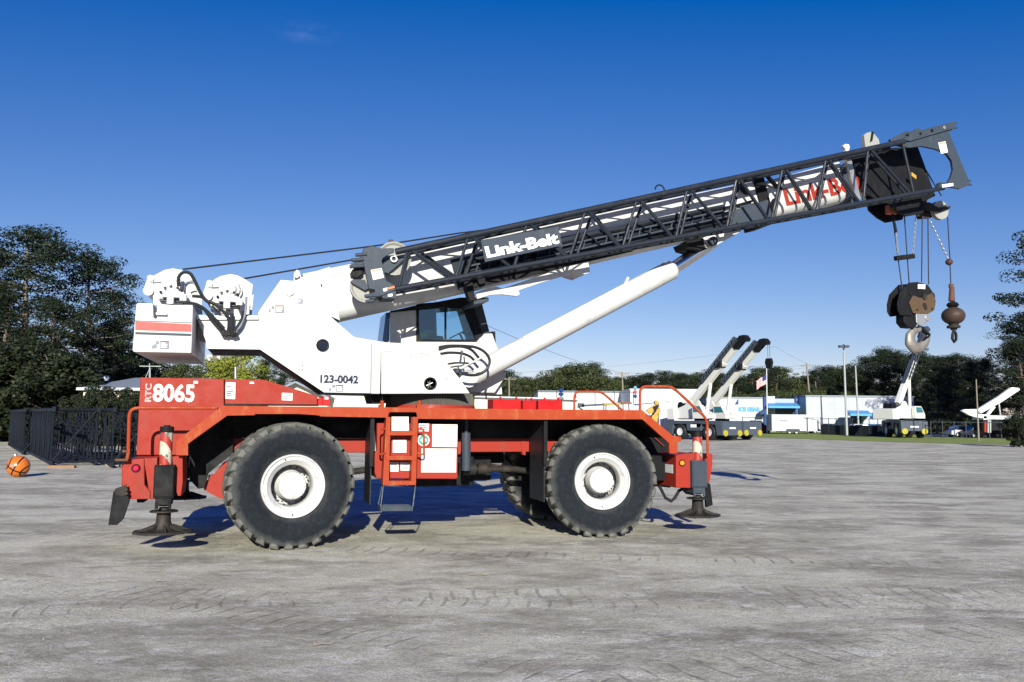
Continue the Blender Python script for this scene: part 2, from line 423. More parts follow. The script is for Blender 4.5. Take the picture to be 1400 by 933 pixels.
def make_wheel(flip):
    w = part('wheel', crane)
    tyre_mesh().build('tyre', 'tyre', w, smooth=30)
    r = MB()
    r.lathe([(.47, .10), (.472, .045), (.462, .022), (.448, .022), (.438, .05), (.405, .06), (.40, .048), (.385, .048), (.375, .07), (.325, .10), (.312, .125), (.308, .36),
             (.32, .38), (.47, .36), (.47, .65), (.455, .66), (.30, .5), (.05, .5)], 64)
    rim = r.build('rim', 'rim_white', w)
    if flip is None: return w
    cap = MB()
    cap.lathe([(.0, .085), (.075, .085), (.08, .092), (.165, .095), (.195, .105), (.205, .13), (.207, .27), (.225, .30), (.23, .40)], 48)
    for k in range(20):
        q = 2 * math.pi * k / 20; cap.cyl((.178 * math.cos(q), .082, .178 * math.sin(q)), (.178 * math.cos(q), .12, .178 * math.sin(q)), .011, seg=6)
    for k in range(3):
        q = 2 * math.pi * k / 3 + .7; cap.cyl((.11 * math.cos(q), .078, .11 * math.sin(q)), (.11 * math.cos(q), .12, .11 * math.sin(q)), .016, seg=8)
    cap.build('hub', 'rim_white', w)
    sb = MB()
    for k in range(16):
        q = 2 * math.pi * k / 16; sb.cyl((.27 * math.cos(q), .34, .27 * math.sin(q)), (.27 * math.cos(q), .37, .27 * math.sin(q)), .013, seg=6)
    for q in (1.9, 4.7): sb.cyl((.42 * math.cos(q), .035, .42 * math.sin(q)), (.41 * math.cos(q), .02, .41 * math.sin(q)), .01, seg=6)
    sb.build('wheel_bolts', 'dirty', w, smooth=0)
    return w
w0 = make_wheel(1); w0.location = (0, .04, WZ)
w1 = copy_tree(w0, crane); w1.location = (WB, .04, WZ)
w0.rotation_euler = (0, 0, R(9)); w1.rotation_euler = (0, 0, R(-11))
for uu in (0, WB):
    w2 = copy_tree(w0, crane); w2.location = (uu, WID - .04, WZ); w2.rotation_euler = (0, 0, math.pi)

# --- carrier frame, deck and skirts
fr = MB()
fr.box(-1.6, 6.4, 1.0, 1.12, 1.37, 1.7); fr.box(-1.6, 6.4, 2.05, 2.17, 1.37, 1.7)
fr.box(-1.6, 6.4, 1.12, 2.05, 1.38, 1.46)
a = Z('D', .98, 0, 378, 55, 375, 55, 437, 0, 437)
fr.build('chassis_beam', 'red', crane, bevel=.01)
b = MB(); b.box(P(300, 570, .9)[0], P(880, 570, .9)[0], .9, .96, 1.60, 2.06); b.build('underdeck_shade_panel', 'black', crane)  # black panels added to stand in for the shade under the deck
b = MB(); b.box(P(300, 570, .9)[0], 6.0, 2.2, 2.26, 1.60, 2.06); b.build('underdeck_shade_panel', 'black', crane)
b = MB(); b.prism(Z('B', .9, 640, 235, 612, 235, 428, 388, 428, 560, 470, 605, 500, 600, 520, 530, 640, 430), .9, .95); b.build('wheel_well_liner', 'black', crane)
b = MB(); b.prism(Z('D', .9, 600, 250, 640, 250, 768, 385, 776, 600, 690, 590, 600, 450), .9, .95); b.build('wheel_well_liner', 'black', crane)
b = MB(); b.bar(Z1('D', .85, 628, 288), Z1('D', .85, 745, 395), .02, .012); b.build('brake_line', 'red', crane)
g = MB(); g.prism(Z('C', .99, 975, 378, 1000, 330, 1000, 440, 985, 437), .99, 1.1)
g.build('beam_gusset', 'red', crane)
und = MB()
und.box(-.12, .12, .75, 2.4, .74, 1.04); und.box(WB - .12, WB + .12, .75, 2.4, .74, 1.04)
und.lathe([(0, -.3), (.2, -.28), (.3, -.1), (.3, .12), (.18, .3), (0, .3)], 20, 'y', (0, 1.58, .9)); und.lathe([(0, -.3), (.2, -.28), (.3, -.1), (.3, .12), (.18, .3), (0, .3)], 20, 'y', (WB, 1.58, .9))
for s in (-.34, .34):
    und.cyl((s, .95, .95), (s * .6, .95, 1.75), .05); und.cyl((WB + s, .95, .95), (WB + s * .6, .95, 1.75), .05)
und.build('axle_assembly', 'black', crane)
dr = MB()
dr.cyl((.4, 1.58, .95), (2.0, 1.58, 1.15), .055); dr.cyl((2.9, 1.58, 1.15), (4.6, 1.58, .95), .055)
p = Z1('C', .9, 690, 508); q = Z1('C', .9, 960, 508)
dr.cyl(p, q, .05); dr.cyl(p, (p[0] + .22, p[1], p[2]), .1); dr.cyl((p[0] + .26, p[1], p[2]), (p[0] + .42, p[1], p[2]), .085)
dr.build('drive_shaft', 'dirty', crane)
tr = MB(); tr.box(1.95, 3.05, 1.25, 1.95, .78, 1.5); tr.box(3.05, 3.4, 1.4, 1.8, .86, 1.3); tr.cyl((2.2, 1.2, 1.1), (2.2, 1.3, 1.1), .2)
tr.build('transmission', 'black', crane, bevel=.03)
tk = MB(); a = Z('C', .55, 708, 330, 708, 515); tk.cyl((a[0][0], .55, a[0][1]), (a[1][0], .55, a[1][1]), .075)
tk.cyl((a[0][0], .55, a[0][1]), (a[0][0], .55, a[0][1] + .35), .03)
tk.build('air_filter_canister', 'dgrey', crane)
ft = MB(); ft.box(2.45, 3.9, 2.3, 3.0, 1.1, 1.75); ft.build('fuel_tank', 'black', crane, bevel=.04)

# deck with fender slopes: side skirts near and far, sloped plates between
deckpts_out = Z('B', 0, 362, 440, 362, 372, 590, 197, 900, 201) + Z('C', 0, 230, 204, 1085, 215) + Z('D', 0, 640, 219, 790, 345, 830, 350, 832, 369, 813, 376, 813, 431)
deckpts_in = Z('D', 0, 773, 431, 772, 382, 640, 264, 150, 266) + Z('C', 0, 470, 262, 466, 236, 460, 229, 335, 229, 328, 237, 325, 256, 0, 250) + Z('B', 0, 1069, 250, 1066, 246, 1040, 243, 960, 238, 750, 238, 746, 244, 612, 246, 420, 384, 420, 441)
def skirt(v0, v1, mat, name):
    b = MB(); b.prism(deckpts_out + deckpts_in, v0, v1); return b.build(name, mat, crane, bevel=.008)
skirt(0, .05, 'rust_edge', 'side_skirt'); skirt(WID - .05, WID, 'red', 'side_skirt')
dk = MB()
ul, wl_ = Z('B', 0, 590, 197)[0]; ur, wr_ = Z('D', 0, 640, 219)[0]
dw = 2.095
dk.box(ul, ur, .05, WID - .05, dw - .03, dw)
l1 = Z('B', 0, 366, 376)[0]; r1 = Z('D', 0, 788, 347)[0]
th = .03
dk.prism([(ul, dw), (ul, dw - th * 1.3), (l1[0], l1[1] - th * 1.3), l1], .05, WID - .05)
dk.prism([(ur, dw), r1, (r1[0], r1[1] - th * 1.3), (ur, dw - th * 1.3)], .05, WID - .05)
dk.build('deck_plate', 'dirty', crane)
# wheel-arch liners, dark
# mud flaps
for u_, bot in ((1.12, .62), (3.93, .60)):
    b = MB(); b.box(u_, u_ + .02, .12, .85, bot, 1.98)
    b.build('mud_flap', 'hose', crane)
    b = MB(); b.box(u_ - .02, u_ + .04, .06, .12, 1.2, 1.98); b.build('flap_bracket', 'black', crane)

# engine hood and its panels at the rear (left in the photograph)
HV = .95
hood = Z('B', HV, 186, 58, 597, 66, 597, 225, 448, 345, 440, 440, 166, 440)
b = MB(); b.prism(hood, HV, 2.3); hd = b.build('engine_hood', 'red', crane, bevel=.012)
b = MB(); b.prism(Z('B', HV, 601, 66, 795, 70, 1055, 150, 1055, 193, 601, 189), HV, 2.3); hs_ = b.build('hood_side_panel', 'red', crane, bevel=.01)
b = MB(); b.box(Z1('B', HV, 597, 66)[0] - .005, Z1('B', HV, 601, 66)[0] + .005, HV + .02, 2.28, 1.9, 2.44); b.build('hood_seam', 'black', crane)
b = MB(); b.prism(Z('B', HV, 597, 187, 1060, 191, 1060, 199, 597, 196), HV - .01, HV + .2); b.build('hood_base_gap', 'black', crane)
def simple_text(t, z, x0, y0, x1, y1, v, mat, parent, **k):   # fit into window rectangle
    (ua, wa), (ub, wb) = Z(z, v, x0, y1, x1, y0)
    an = k.pop('ang', None)
    if an is None:
        (uc, wc), = Z(z, v, x1, y1); an = 0
    return lettering(t, parent, mat, ua, wa, ub - ua, wb - wa, v - .006, ang=an, **k)
simple_text('8065', 'B', 246, 92, 455, 178, HV, 'sticker', hd, bold=.028)
# outlined letters on their side beside the number
(ua, wa), (ub, wb) = Z('B', HV, 208, 178, 243, 90)
for o_ in [lettering('RTC', hd, 'sticker', 0, 0, wb - wa, ub - ua, 0, outline=True, depth=.004)]:
    o_.matrix_local = Matrix(((0, -1, 0, ub), (0, 0, -1, HV - .006), (1, 0, 0, wa), (0, 0, 0, 1)))
decal(hs_, Z('B', HV, 604, 163, 651, 165, 653, 83, 606, 82), HV, ('sticker', 'ink', 'ink_red'), 5, False, 1)
decal(hs_, Z('B', HV, 880, 170, 932, 172, 933, 136, 881, 134), HV, ('sticker', 'ink', 'ink_grey'), 3, False, 2)
for x in (458, 733):
    b = MB(); b.prism(Z('B', HV, x - 12, 88 if x < 500 else 90, x + 12, 88 if x < 500 else 90, x + 10, 76 if x < 500 else 80, x - 10, 76 if x < 500 else 80), HV - .012, HV)
    b.build('hood_latch', 'steel', hd if x < 500 else hs_)
b = MB(); a = Z('C', 1.0, 2, 196, 41, 196, 41, 153, 2, 152); b.prism(a, 1.0, 1.3); c0 = Z('B', 1.0, 1057, 196, 1080, 196, 1080, 160, 1057, 160); b.prism(c0, .98, 1.25)
bb = b.build('red_junction_box', 'bright_red', crane, bevel=.006)
b = MB(); b.prism(Z('C', 1.0, 14, 166, 32, 166, 32, 155, 14, 155), .994, .999); b.build('box_label', 'sticker', bb)
b = MB(); b.cyl(Z1('A', 1.4, 688, 712), Z1('A', 1.4, 688, 648), .022); b.build('exhaust_pipe', 'steel', crane)

# --- outrigger boxes (rear and front) with jacks, floats, lamps
def outrigger(which):
    if which == 'rear':
        k = 'O'
        face = Z(k, .12, 152, 545, 152, 398, 196, 340, 336, 332, 336, 540, 385, 600, 385, 657, 205, 659)
        b = MB(); b.prism(face, .12, WID - .12); bx = b.build('outrigger_box', 'red', crane, bevel=.02)
        b = MB(); b.prism(Z(k, .14, 330, 332, 437, 325, 437, 657, 380, 657), .14, .8); b.build('outrigger_bracket', 'red', bx, bevel=.01)
        b = MB(); b.prism(Z(k, .14, 556, 318, 600, 314, 640, 318, 641, 520, 625, 632, 600, 632, 580, 560), .14, .8); b.build('outrigger_bracket', 'red', bx, bevel=.02)
        lamp = Z1(k, .12, 268, 412); cover = (401, 385, 580, 652); post = (516, 78, 385); lid = (468, 78, 565, 122)
        stem = (487, 655, 735); hub = (436, 715, 575, 800); fl = Z1(k, .25, 485, 868); fw_ = .42; lm = 'lamp_red'
    else:
        k = 'R'
        face = Z(k, .10, 275, 604, 275, 330, 300, 322, 437, 308, 437, 345, 411, 385, 411, 608)
        b = MB(); b.prism(face, .10, WID - .12); bx = b.build('outrigger_box', 'red', crane, bevel=.015)
        u1_, w1_ = face[0]; u2_, w2_ = face[1]
        b = MB(); b.box(u1_ - .42, u1_ - .02, .45, 2.7, w1_ + .1, w2_ - .02); b.build('outrigger_beam', 'black', bx)
        b = MB(); b.box(u1_ - .004, u1_ - .001, .2, .6, w1_ + .7 * (w2_ - w1_) * .62, w1_ + .7 * (w2_ - w1_)); b.build('reflector', 'sticker', bx)
        b = MB(); b.prism(Z(k, .14, 520, 325, 545, 313, 586, 315, 586, 410, 560, 560, 535, 565), .14, .8); b.build('outrigger_bracket', 'red', bx, bevel=.012)
        b = MB(); b.prism(Z(k, .16, 411, 608, 411, 340, 437, 345, 437, 600), .16, .5); b.build('outrigger_bracket', 'red', bx)
        lamp = Z1(k, .10, 326, 394); cover = (416, 372, 540, 605); post = (454, 130, 372); lid = (410, 98, 496, 138)
        stem = (468, 605, 680); hub = (400, 660, 515, 730); fl = Z1(k, .25, 460, 795); fw_ = .42; lm = 'lamp_amber'
    b = MB(); b.lathe([(0, -.03), (.03, -.028), (.042, -.012), (.045, .004), (.05, .004)], 20, 'y', lamp); b.build('marker_lamp', lm, bx)
    b = MB(); b.lathe([(.043, -.006), (.058, -.012), (.062, .003)], 20, 'y', lamp); b.build('lamp_bezel', 'black', bx)
    jk = part('outrigger_jack', crane)
    (ua, wa), (ub, wb) = Z(k, .02, cover[0], cover[3], cover[2], cover[1])
    b = MB(); b.box(ua, ub, .02, .34, wa, wb); b.box(ua + .01, ub - .01, .0, .02, wa + .02, wb - .02); b.box(ua + .03, ub - .03, .04, .3, wa - .10, wa)
    for s_ in (ua + .05, ub - .05): b.cyl((s_, .05, wa - .06), (s_, .05, wa - .15), .025, seg=8)
    b.build('jack_cover', 'dgrey' if which == 'front' else 'black', jk, bevel=.018)
    uc = (ua + ub) / 2; r_ = (lid[2] - lid[0]) / V[k][2] / 2 / 1100 * (12.0 if which == 'rear' else 14.2)
    (_, wt), = Z(k, .18, post[0], post[1]); pc = Z(k, .18, post[0], post[1])[0][0]
    b = MB(); b.cyl((0, 0, wb - .05), (0, 0, wt - .05), r_ * .93, seg=28); b.build('jack_post', 'post', jk, loc=(pc, .18, 0))
    b = MB(); b.cyl((pc, .18, wt - .08), (pc, .18, wt), r_ * 1.04, seg=28); b.cyl((pc, .18, wt), (pc, .18, wt + .02), r_ * .5); b.build('jack_cap', 'black', jk)
    zf = fl[2]; uf = fl[0]
    b = MB(); b.cyl((uf, .25, zf + .28), (uf, .25, wa - .02), .075, seg=16)
    b.build('jack_rod', 'dirty', jk)
    b = MB()
    b.lathe([(.0, .30), (.06, .30), (.075, .262), (.19, .255), (.195, .235), (.095, .225), (.10, .10), (.14, .0), (.24, -.05)], 24, 'z', (uf, .25, zf - .04))
    oc = circ((0, 0), .41, 10, .3)
    vs = [(uf + x, .25 + y * .8, zf - .10) for x, y in oc] + [(uf + x, .25 + y * .8, zf - .065) for x, y in oc]
    b.add(vs, [tuple(range(9, -1, -1)), tuple(range(10, 20))] + [(i, (i + 1) % 10, 10 + (i + 1) % 10, 10 + i) for i in range(10)])
    for i in range(8):
        q = i * math.pi / 4 + .2; cx, sx = math.cos(q), math.sin(q)
        b.bar((uf + cx * .12, .25 + sx * .12, zf + .0), (uf + cx * .36, .25 + sx * .30, zf - .09), .025, .05)
    b.build('jack_float', 'dirty', jk, bevel=.006)
    return bx
rear = outrigger('rear'); front = outrigger('front')
# far side jacks
for src in [o for o in bpy.data.objects if o.name.startswith('outrigger_jack')]:
    c = copy_tree(src, crane); c.location = (0, WID - .4, .22)
# hanging plates and step by the rear bumper
b = MB(); b.prism(Z('O', .1, 95, 590, 190, 568, 225, 665, 175, 810, 125, 857, 55, 858), .02, .06)
b.build('rear_bumper_plate', 'black', crane, bevel=.004)
b = MB(); b.prism(Z('O', .02, 100, 575, 192, 540, 200, 620, 160, 632, 108, 625), .0, .03); b.cyl(Z1('O', -.02, 188, 582), Z1('O', .03, 188, 582), .022); b.cyl(Z1('O', -.02, 190, 612), Z1('O', .03, 190, 612), .022)
b.build('bumper_hinge', 'dirty', crane)
b = MB(); b.prism(Z('O', .3, 275, 657, 342, 657, 330, 685, 275, 685), .3, .7); b.build('tow_bracket', 'black', crane)
b = MB(); b.prism(Z('R', .5, 545, 560, 566, 572, 588, 750, 535, 770, 528, 640), .5, .56); b.build('front_bumper_plate', 'black', crane)
b = MB(); b.prism(Z('R', .3, 375, 606, 425, 608, 430, 670, 400, 640), .3, .6); b.build('tow_bracket', 'black', crane)
hp = [Z1('R', .35, *q) for q in ((130, 585), (150, 620), (185, 690), (235, 718), (265, 690), (300, 630), (345, 605))]
b = MB(); b.tube(hp, .028, 8); b.build('brake_hose', 'hose', crane)
# rear frame plate seen behind the rear wheel
b = MB(); b.prism(Z('B', 1.0, 498, 610, 498, 572, 520, 560, 520, 540, 545, 535, 590, 480, 640, 450, 640, 660, 575, 652), 1.0, 1.1)
b.prism(Z('B', .97, 528, 490, 625, 420, 628, 438, 535, 505), .97, 1.0)
b.build('frame_side_plate', 'red', crane)
b = MB(); b.box(-2.0, -1.55, 1.0, 2.2, 1.15, 1.9); b.build('rear_frame', 'black', crane)

# --- hand rails
def rail(zk, pts, v, mat='red', r=.021, extra=None):
    q = [Z1(zk, v, *p) for p in pts]; return q
def smooth_path(pts, k=4):             # rounds the corners of a path
    pts = [Vector(p) for p in pts]; out = [pts[0]]
    for i in range(1, len(pts) - 1):
        a, b_, c = pts[i - 1], pts[i], pts[i + 1]; d = min((a - b_).length, (c - b_).length, .24) * .5
        s, e = b_ + (a - b_).normalized() * d, b_ + (c - b_).normalized() * d
        for j in range(k + 1):
            t = j / k; out.append(s * (1 - t) ** 2 + b_ * 2 * t * (1 - t) + e * t * t)
    return out + [pts[-1]]
fr_pts = [Z1('D', .04, *p) for p in ((628, 220), (628, 103), (785, 103), (958, 262), (960, 445))]
for vv in (0, WID - .1):
    b = MB(); b.tube(smooth_path([(p[0], p[1] + vv, p[2]) for p in fr_pts]), .024); b.build('hand_rail', 'rust_edge', crane)
rp = [Z1('O', .02, 195, 345), Z1('B', .02, 127, 430), Z1('B', .02, 133, 208), Z1('B', .02, 555, 209)]
b = MB(); b.tube(smooth_path(rp), .024); b.cyl((rp[-1][0], .02, rp[-1][2]), (rp[-1][0], .3, rp[-1][2]), .022); b.build('hand_rail', 'rust_edge', crane)
b = MB(); b.cyl((rp[0][0] + .02, .0, rp[0][2]), (rp[0][0] - .14, .0, rp[0][2]), .02, seg=8); b.cyl((rp[0][0], .0, rp[0][2] + .12), (rp[0][0] - .06, .0, rp[0][2] + .12), .02, seg=8); b.build('rail_bracket', 'rusty', crane)

# --- cabinet with ladder
CV = .2
b = MB(); cab_pts = Z('C', CV, 268, 555, 258, 520, 258, 430, 270, 420, 270, 282, 668, 288, 668, 552, 660, 557)
b.prism(cab_pts, CV, .95); cabn = b.build('equipment_cabinet', 'red', crane, bevel=.018)
b = MB(); b.prism(Z('C', CV, 668, 378, 682, 380, 682, 436, 668, 434), CV + .02, CV + .1); b.build('cabinet_hinge', 'red', cabn)
for i, (q, hh, n_) in enumerate((((541, 398, 663, 400, 665, 290, 542, 289), False, 9), ((487, 524, 658, 524, 660, 408, 489, 407), False, 11), ((476, 322, 524, 323, 526, 285, 476, 283), False, 3))):
    decal(cabn, Z('C', CV, *q), CV - .001, ('sticker', 'ink_grey' if n_ == 3 else 'wear', 'ink'), n_, hh, 10 + i) if False else decal(cabn, Z('C', CV, *q), CV - .001, ('sticker', 'ink' if n_ == 3 else 'faint', 'ink'), n_, hh, 10 + i)
c_ = Z('C', CV, 499, 366)[0]
b = MB(); b.prism(circ(c_, .095), CV - .006, CV - .001, mi=0); b.prism(circ(c_, .078), CV - .009, CV - .0065, mi=1)
b.prism([(c_[0] + x * .055, c_[1] + y * .055) for x, y in ((0, 1), (1, 0), (0, -1), (-1, 0))], CV - .012, CV - .0095, mi=0)
b.build('round_decal', ['sticker', 'green'], cabn, smooth=0)
ld = part('ladder', crane)
LV = -.02
b = MB()
b.prism(Z('L', LV, 145, 105, 178, 105, 165, 585, 120, 588), LV, CV); b.prism(Z('L', LV, 335, 105, 372, 105, 357, 585, 322, 588), LV, CV)
b.build('ladder_stringer', 'rust_edge', ld, bevel=.006)
for y0, y1 in ((206, 236), (381, 411), (560, 588)):
    b = MB(); b.prism(Z('L', LV - .01, 143 if y0 < 500 else 122, y0, 362 if y0 < 500 else 355, y0, 362 if y0 < 500 else 355, y1, 143 if y0 < 500 else 122, y1), LV - .01, CV - .02)
    b.build('ladder_step', 'rust_edge', ld, bevel=.005)
for x0, x1, y0, y1 in ((184, 304, 104, 203), (192, 288, 268, 358)):
    decal(ld, Z('L', CV - .02, x0, y1, x1, y1, x1, y0, x0, y0), CV - .02, ('sticker', 'faint', 'ink'), 4, False, x0)
for x0, x1, y0, y1 in ((171, 233, 428, 493), (248, 316, 428, 486)):
    decal(ld, Z('L', CV - .02, x0, y1, x1, y1, x1, y0, x0, y0), CV - .004, ('sticker', 'ink_grey', 'ink_grey'), 3, True, x0)
b = MB()
b.prism(Z('L', CV, 176, 75, 338, 78, 338, 105, 176, 105), CV + .0, CV + .2); b.build('ladder_recess', 'black', ld)
for xa, xb in ((140, 93), (366, 412)):
    hpts = [Z1('L', LV, xa, 190), Z1('L', LV - .05, xb, 190), Z1('L', LV - .05, xb, 378), Z1('L', LV, xa, 360)]
    b = MB(); b.tube(smooth_path(hpts), .016); b.build('grab_handle', 'rust_edge', ld)
b = MB()
s0, s1, s2, s3 = Z1('L', 0, 126, 590), Z1('L', -.06, 106, 745), Z1('L', 0, 353, 590), Z1('L', -.06, 334, 745)
b.tube([s0, s1], .009, 6); b.tube([s2, s3], .009, 6); b.tube([(s0[0] + .02, .25, s0[2]), (s1[0], .22, s1[2])], .009, 6)
b.build('step_cable', 'dgrey', ld)
q_ = Z('L', -.08, 105, 740, 335, 740, 335, 772, 105, 774); b = MB(); b.prism(q_, -.08, -.06); b.prism(q_, .2, .22)
b.box(q_[3][0], q_[3][0] + .03, -.06, .2, q_[3][1], q_[0][1]); b.box(q_[2][0] - .03, q_[2][0], -.06, .2, q_[2][1], q_[1][1])
for k_ in range(1, 5): b.box(q_[3][0] + .03, q_[2][0] - .03, -.06 + k_ * .052 - .004, -.06 + k_ * .052 + .004, q_[0][1] - .03, q_[0][1])
b.build('hanging_step', 'dgrey', ld)
b = MB(); b.prism(Z('C', .4, 262, 420, 240, 418, 245, 360, 256, 322), .3, .5); b.build('air_valve', 'steel', crane)

# --- deck equipment
def redbox(zk, x0, y0, x1, v0, v1, y1=205):
    (ua, wa), (ub, wb) = Z(zk, v0, x0, y1, x1, y0)
    b = MB(); b.box(ua, ub, v0, v1, dw, wb); b.box(ua + (ub - ua) * .25, ua + (ub - ua) * .32, v0 + .02, v0 + .06, wb, wb + .05); b.box(ub - .1, ub - .06, v0 + .02, v0 + .06, wb, wb + .05)
    return b.build('storage_box', 'bright_red', crane, bevel=.008)
redbox('C', 840, 168, 978, 1.7, 2.1); redbox('C', 987, 172, 1052, 1.7, 2.0); redbox('C', 1062, 171, 1182, 1.7, 2.15)
ring = MB(); rc = (P(588.5, 546, 1.6)[0], 1.6)
(rl, rw), = [P(529, 546, 1.6)]; rr_ = abs(P(648, 546, 1.6)[0] - rl) / 2
zt = P(588, 540, 1.0)[1]
ring.cyl((rc[0], rc[1], dw), (rc[0], rc[1], dw + .07), rr_ * 1.02, rr_ * 1.0, 48)
ring.build('turntable_base', 'red', crane)
g = MB(); N = 110
vs = []; fs = []
for k in range(N * 4):
    q = 2 * math.pi * k / (N * 4); r_ = rr_ * (1 if (k % 4) in (0, 1) else .972)
    vs += [(rc[0] + r_ * math.cos(q), rc[1] + r_ * math.sin(q), dw + .07), (rc[0] + r_ * math.cos(q), rc[1] + r_ * math.sin(q), zt + .03)]
for k in range(N * 4):
    j = (k + 1) % (N * 4); fs.append((2 * k, 2 * j, 2 * j + 1, 2 * k + 1))
fs.append(tuple(range(1, N * 8, 2)))
g.add(vs, fs); g.build('slew_ring', 'ringsteel', crane, smooth=0)
b = MB(); b.prism(Z('C', 1.0, 236, 138, 330, 140, 318, 170, 318, 185, 250, 185), 1.0, 1.9); b.build('slew_motor_guard', 'black', crane)
for x in (296, 480):
    b = MB(); b.cyl(Z1('C', .3, x, 205), Z1('C', .3, x, 172), .03); b.box(Z1('C', .3, x - 12, 0)[0], Z1('C', .3, x + 12, 0)[0], .25, .36, dw, dw + .05); b.build('lifting_lug', 'rust_edge', crane)

# --- upper works: side plates of the turret
TV = .85
plate = (Z('A', TV, 472, 366, 815, 366, 812, 352, 825, 330, 935, 172, 1010, 178, 1050, 158, 1130, 124, 1205, 370, 1330, 480) + Z('E', TV, 130, 580, 230, 597, 300, 608, 300, 855) +
         Z('A', TV, 1172, 787, 822, 552, 532, 548, 524, 500))
holeL = circ(Z('A', TV, 1165, 530)[0], .088); holeP = circ(Z('A', TV, 690, 0)[0], .01)
b = MB(); b.prism(plate, TV, TV + .06, holes=[holeL]); tp = b.build('turret_side_plate', 'white', crane, smooth=0)
b = MB(); b.prism([(x, y) for x, y in plate], 2.3, 2.36); b.build('turret_side_plate', 'white', crane)
b = MB(); uu_, ww_ = Z('A', TV, 1165, 530)[0]; b.lathe([(.088, -.02), (.1, -.022), (.104, -.002), (.088, .0), (.088, .12)], 28, 'y', (uu_, TV, ww_)); b.build('plate_port', 'black', tp)
# cross plates of the turret: underside, rear arm floor
b = MB()
for p_, q_ in ((Z('A', TV, 532, 540)[0], Z('A', TV, 822, 545)[0]), (Z('A', TV, 822, 545)[0], Z('A', TV, 1172, 780)[0])):
    b.bar((p_[0], 1.6, p_[1] + .0), (q_[0], 1.6, q_[1]), 1.42, .03)
b.build('turret_floor', 'black', crane)
b = MB(); p_, q_ = Z('A', TV, 475, 372)[0], Z('A', TV, 815, 372)[0]; b.prism([p_, q_, (q_[0], q_[1] - .05), (p_[0], p_[1] - .05)], TV - .05, TV - .002); b.build('arm_flange', 'steel', tp)
b = MB(); b.bar((p_[0], 1.6, p_[1] - .02), (q_[0], 1.6, q_[1] - .02), 1.4, .03); b.build('arm_deck', 'white', crane)
b = MB(); cpt = Z('A', TV, 982, 236)[0]
b.lathe([(0, -.03), (.028, -.03), (.03, -.012), (.05, -.012), (.052, -.03), (.068, -.03), (.07, 0)], 28, 'y', (cpt[0], TV, cpt[1])); b.build('pivot_pin', 'steel', tp)
for q in ((817, 362, 817, 548, 820, 548, 820, 362), (1125, 372, 1210, 400, 1210, 402, 1125, 374)):
    b = MB(); b.prism(Z('A', TV, *q), TV - .004, TV + .0); b.build('weld_seam', 'faint', tp, smooth=0)
b = MB(); cpt = Z('A', TV - .05, 1165, 178)[0]; b.lathe([(0, 0), (.022, 0), (.022, .03)], 16, 'y', (cpt[0], 1.26, cpt[1])); 
b.build('boom_pin_hole', 'black', crane)
b = MB(); b.prism(Z('A', 1.2, 1005, 178, 1008, 135, 1022, 116, 1036, 122, 1050, 165), 1.2, 1.3); b.cyl(Z1('A', 1.1, 1022, 146), Z1('A', 1.3, 1022, 146), .045); b.build('rope_guide_bracket', 'white', crane)
simple_text('123-0042', 'A', 1151, 695, 1360, 735, TV, 'navy_ink', tp, bold=.035)
decal(tp, Z('A', TV, 1236, 783, 1278, 783, 1278, 745, 1236, 745), TV, ('ink_grey', 'sticker', 'ink_red'), 4, True, 5)
decal(tp, Z('A', TV, 905, 354, 955, 354, 955, 310, 905, 308), TV, ('ink_grey', 'sticker', 'ink_orange'), 3, True, 6)
decal(tp, Z('A', TV, 1028, 302, 1056, 302, 1056, 277, 1028, 276), TV, ('ink_grey', 'sticker', 'ink'), 2, False, 7)
for zz in ((1198, 780, 1232, 780, 1232, 745, 1198, 745), (868, 350, 898, 350, 898, 315, 868, 312)):
    a = Z('A', TV, *zz); b = MB()
    mx_ = [(a[0][0] + a[1][0]) / 2, (a[0][1] + a[2][1]) / 2]; hw = (a[1][0] - a[0][0]) / 2; hh = (a[2][1] - a[1][1]) / 2
    b.prism([(mx_[0] - hw, mx_[1] - hh), (mx_[0] - hw * .2, mx_[1] - hh), (mx_[0] - hw * .2, mx_[1]), (mx_[0] - hw, mx_[1])], TV - .004, TV - .001)
    b.prism([(mx_[0], mx_[1] + hh * .1), (mx_[0] + hw, mx_[1] + hh * .1), (mx_[0] + hw, mx_[1] + hh), (mx_[0], mx_[1] + hh)], TV - .004, TV - .001)
    b.build('hazard_pictogram', 'ink_grey', tp, smooth=0)
for y in (638, 664):
    b = MB(); c0 = Z1('A', TV, 1055, y); b.cyl((c0[0], TV - .008, c0[2]), (c0[0], TV, c0[2]), .01, seg=8); b.build('rivet', 'black', tp)

# near side control cabinet under the cab
KV = .62
kp = Z('E', KV, 256, 612, 520, 625, 575, 700, 640, 780, 692, 855, 256, 857)
kh = circ(Z('E', KV, 497, 807)[0], .098)
b = MB(); b.prism(kp, KV, KV + .05, holes=[kh]); kc = b.build('turret_cabinet', 'white', crane, bevel=.01)
b = MB(); (a0_, b0_), (a1_, b1_) = Z('E', KV, 256, 612, 256, 857); b.box(a0_ - .14, a0_ + .002, KV + .02, TV + .0, b1_, b0_ + .02)
p0, p1 = Z('E', KV, 640, 780)[0], Z('E', KV, 692, 857)[0]
b.build('cabinet_end', 'white', crane, bevel=.01)
b = MB(); b.prism(Z('E', KV + .05, 260, 616, 515, 628, 570, 704, 630, 780, 675, 852, 260, 852), KV + .3, 2.3); b.build('turret_inner_frame', 'black', crane)
b = MB(); b.prism(Z('E', KV, 256, 603, 520, 617, 524, 628, 256, 614), KV - .005, TV + .3); b.build('cabinet_lid', 'white', crane, bevel=.004)
(hc), = Z('E', KV, 497, 807)
b = MB(); b.lathe([(.09, -.012), (.1, -.014), (.108, -.002), (.108, .0), (.098, .0), (.098, .16)], 28, 'y', (hc[0], KV, hc[1])); b.build('cabinet_port', 'black', kc)
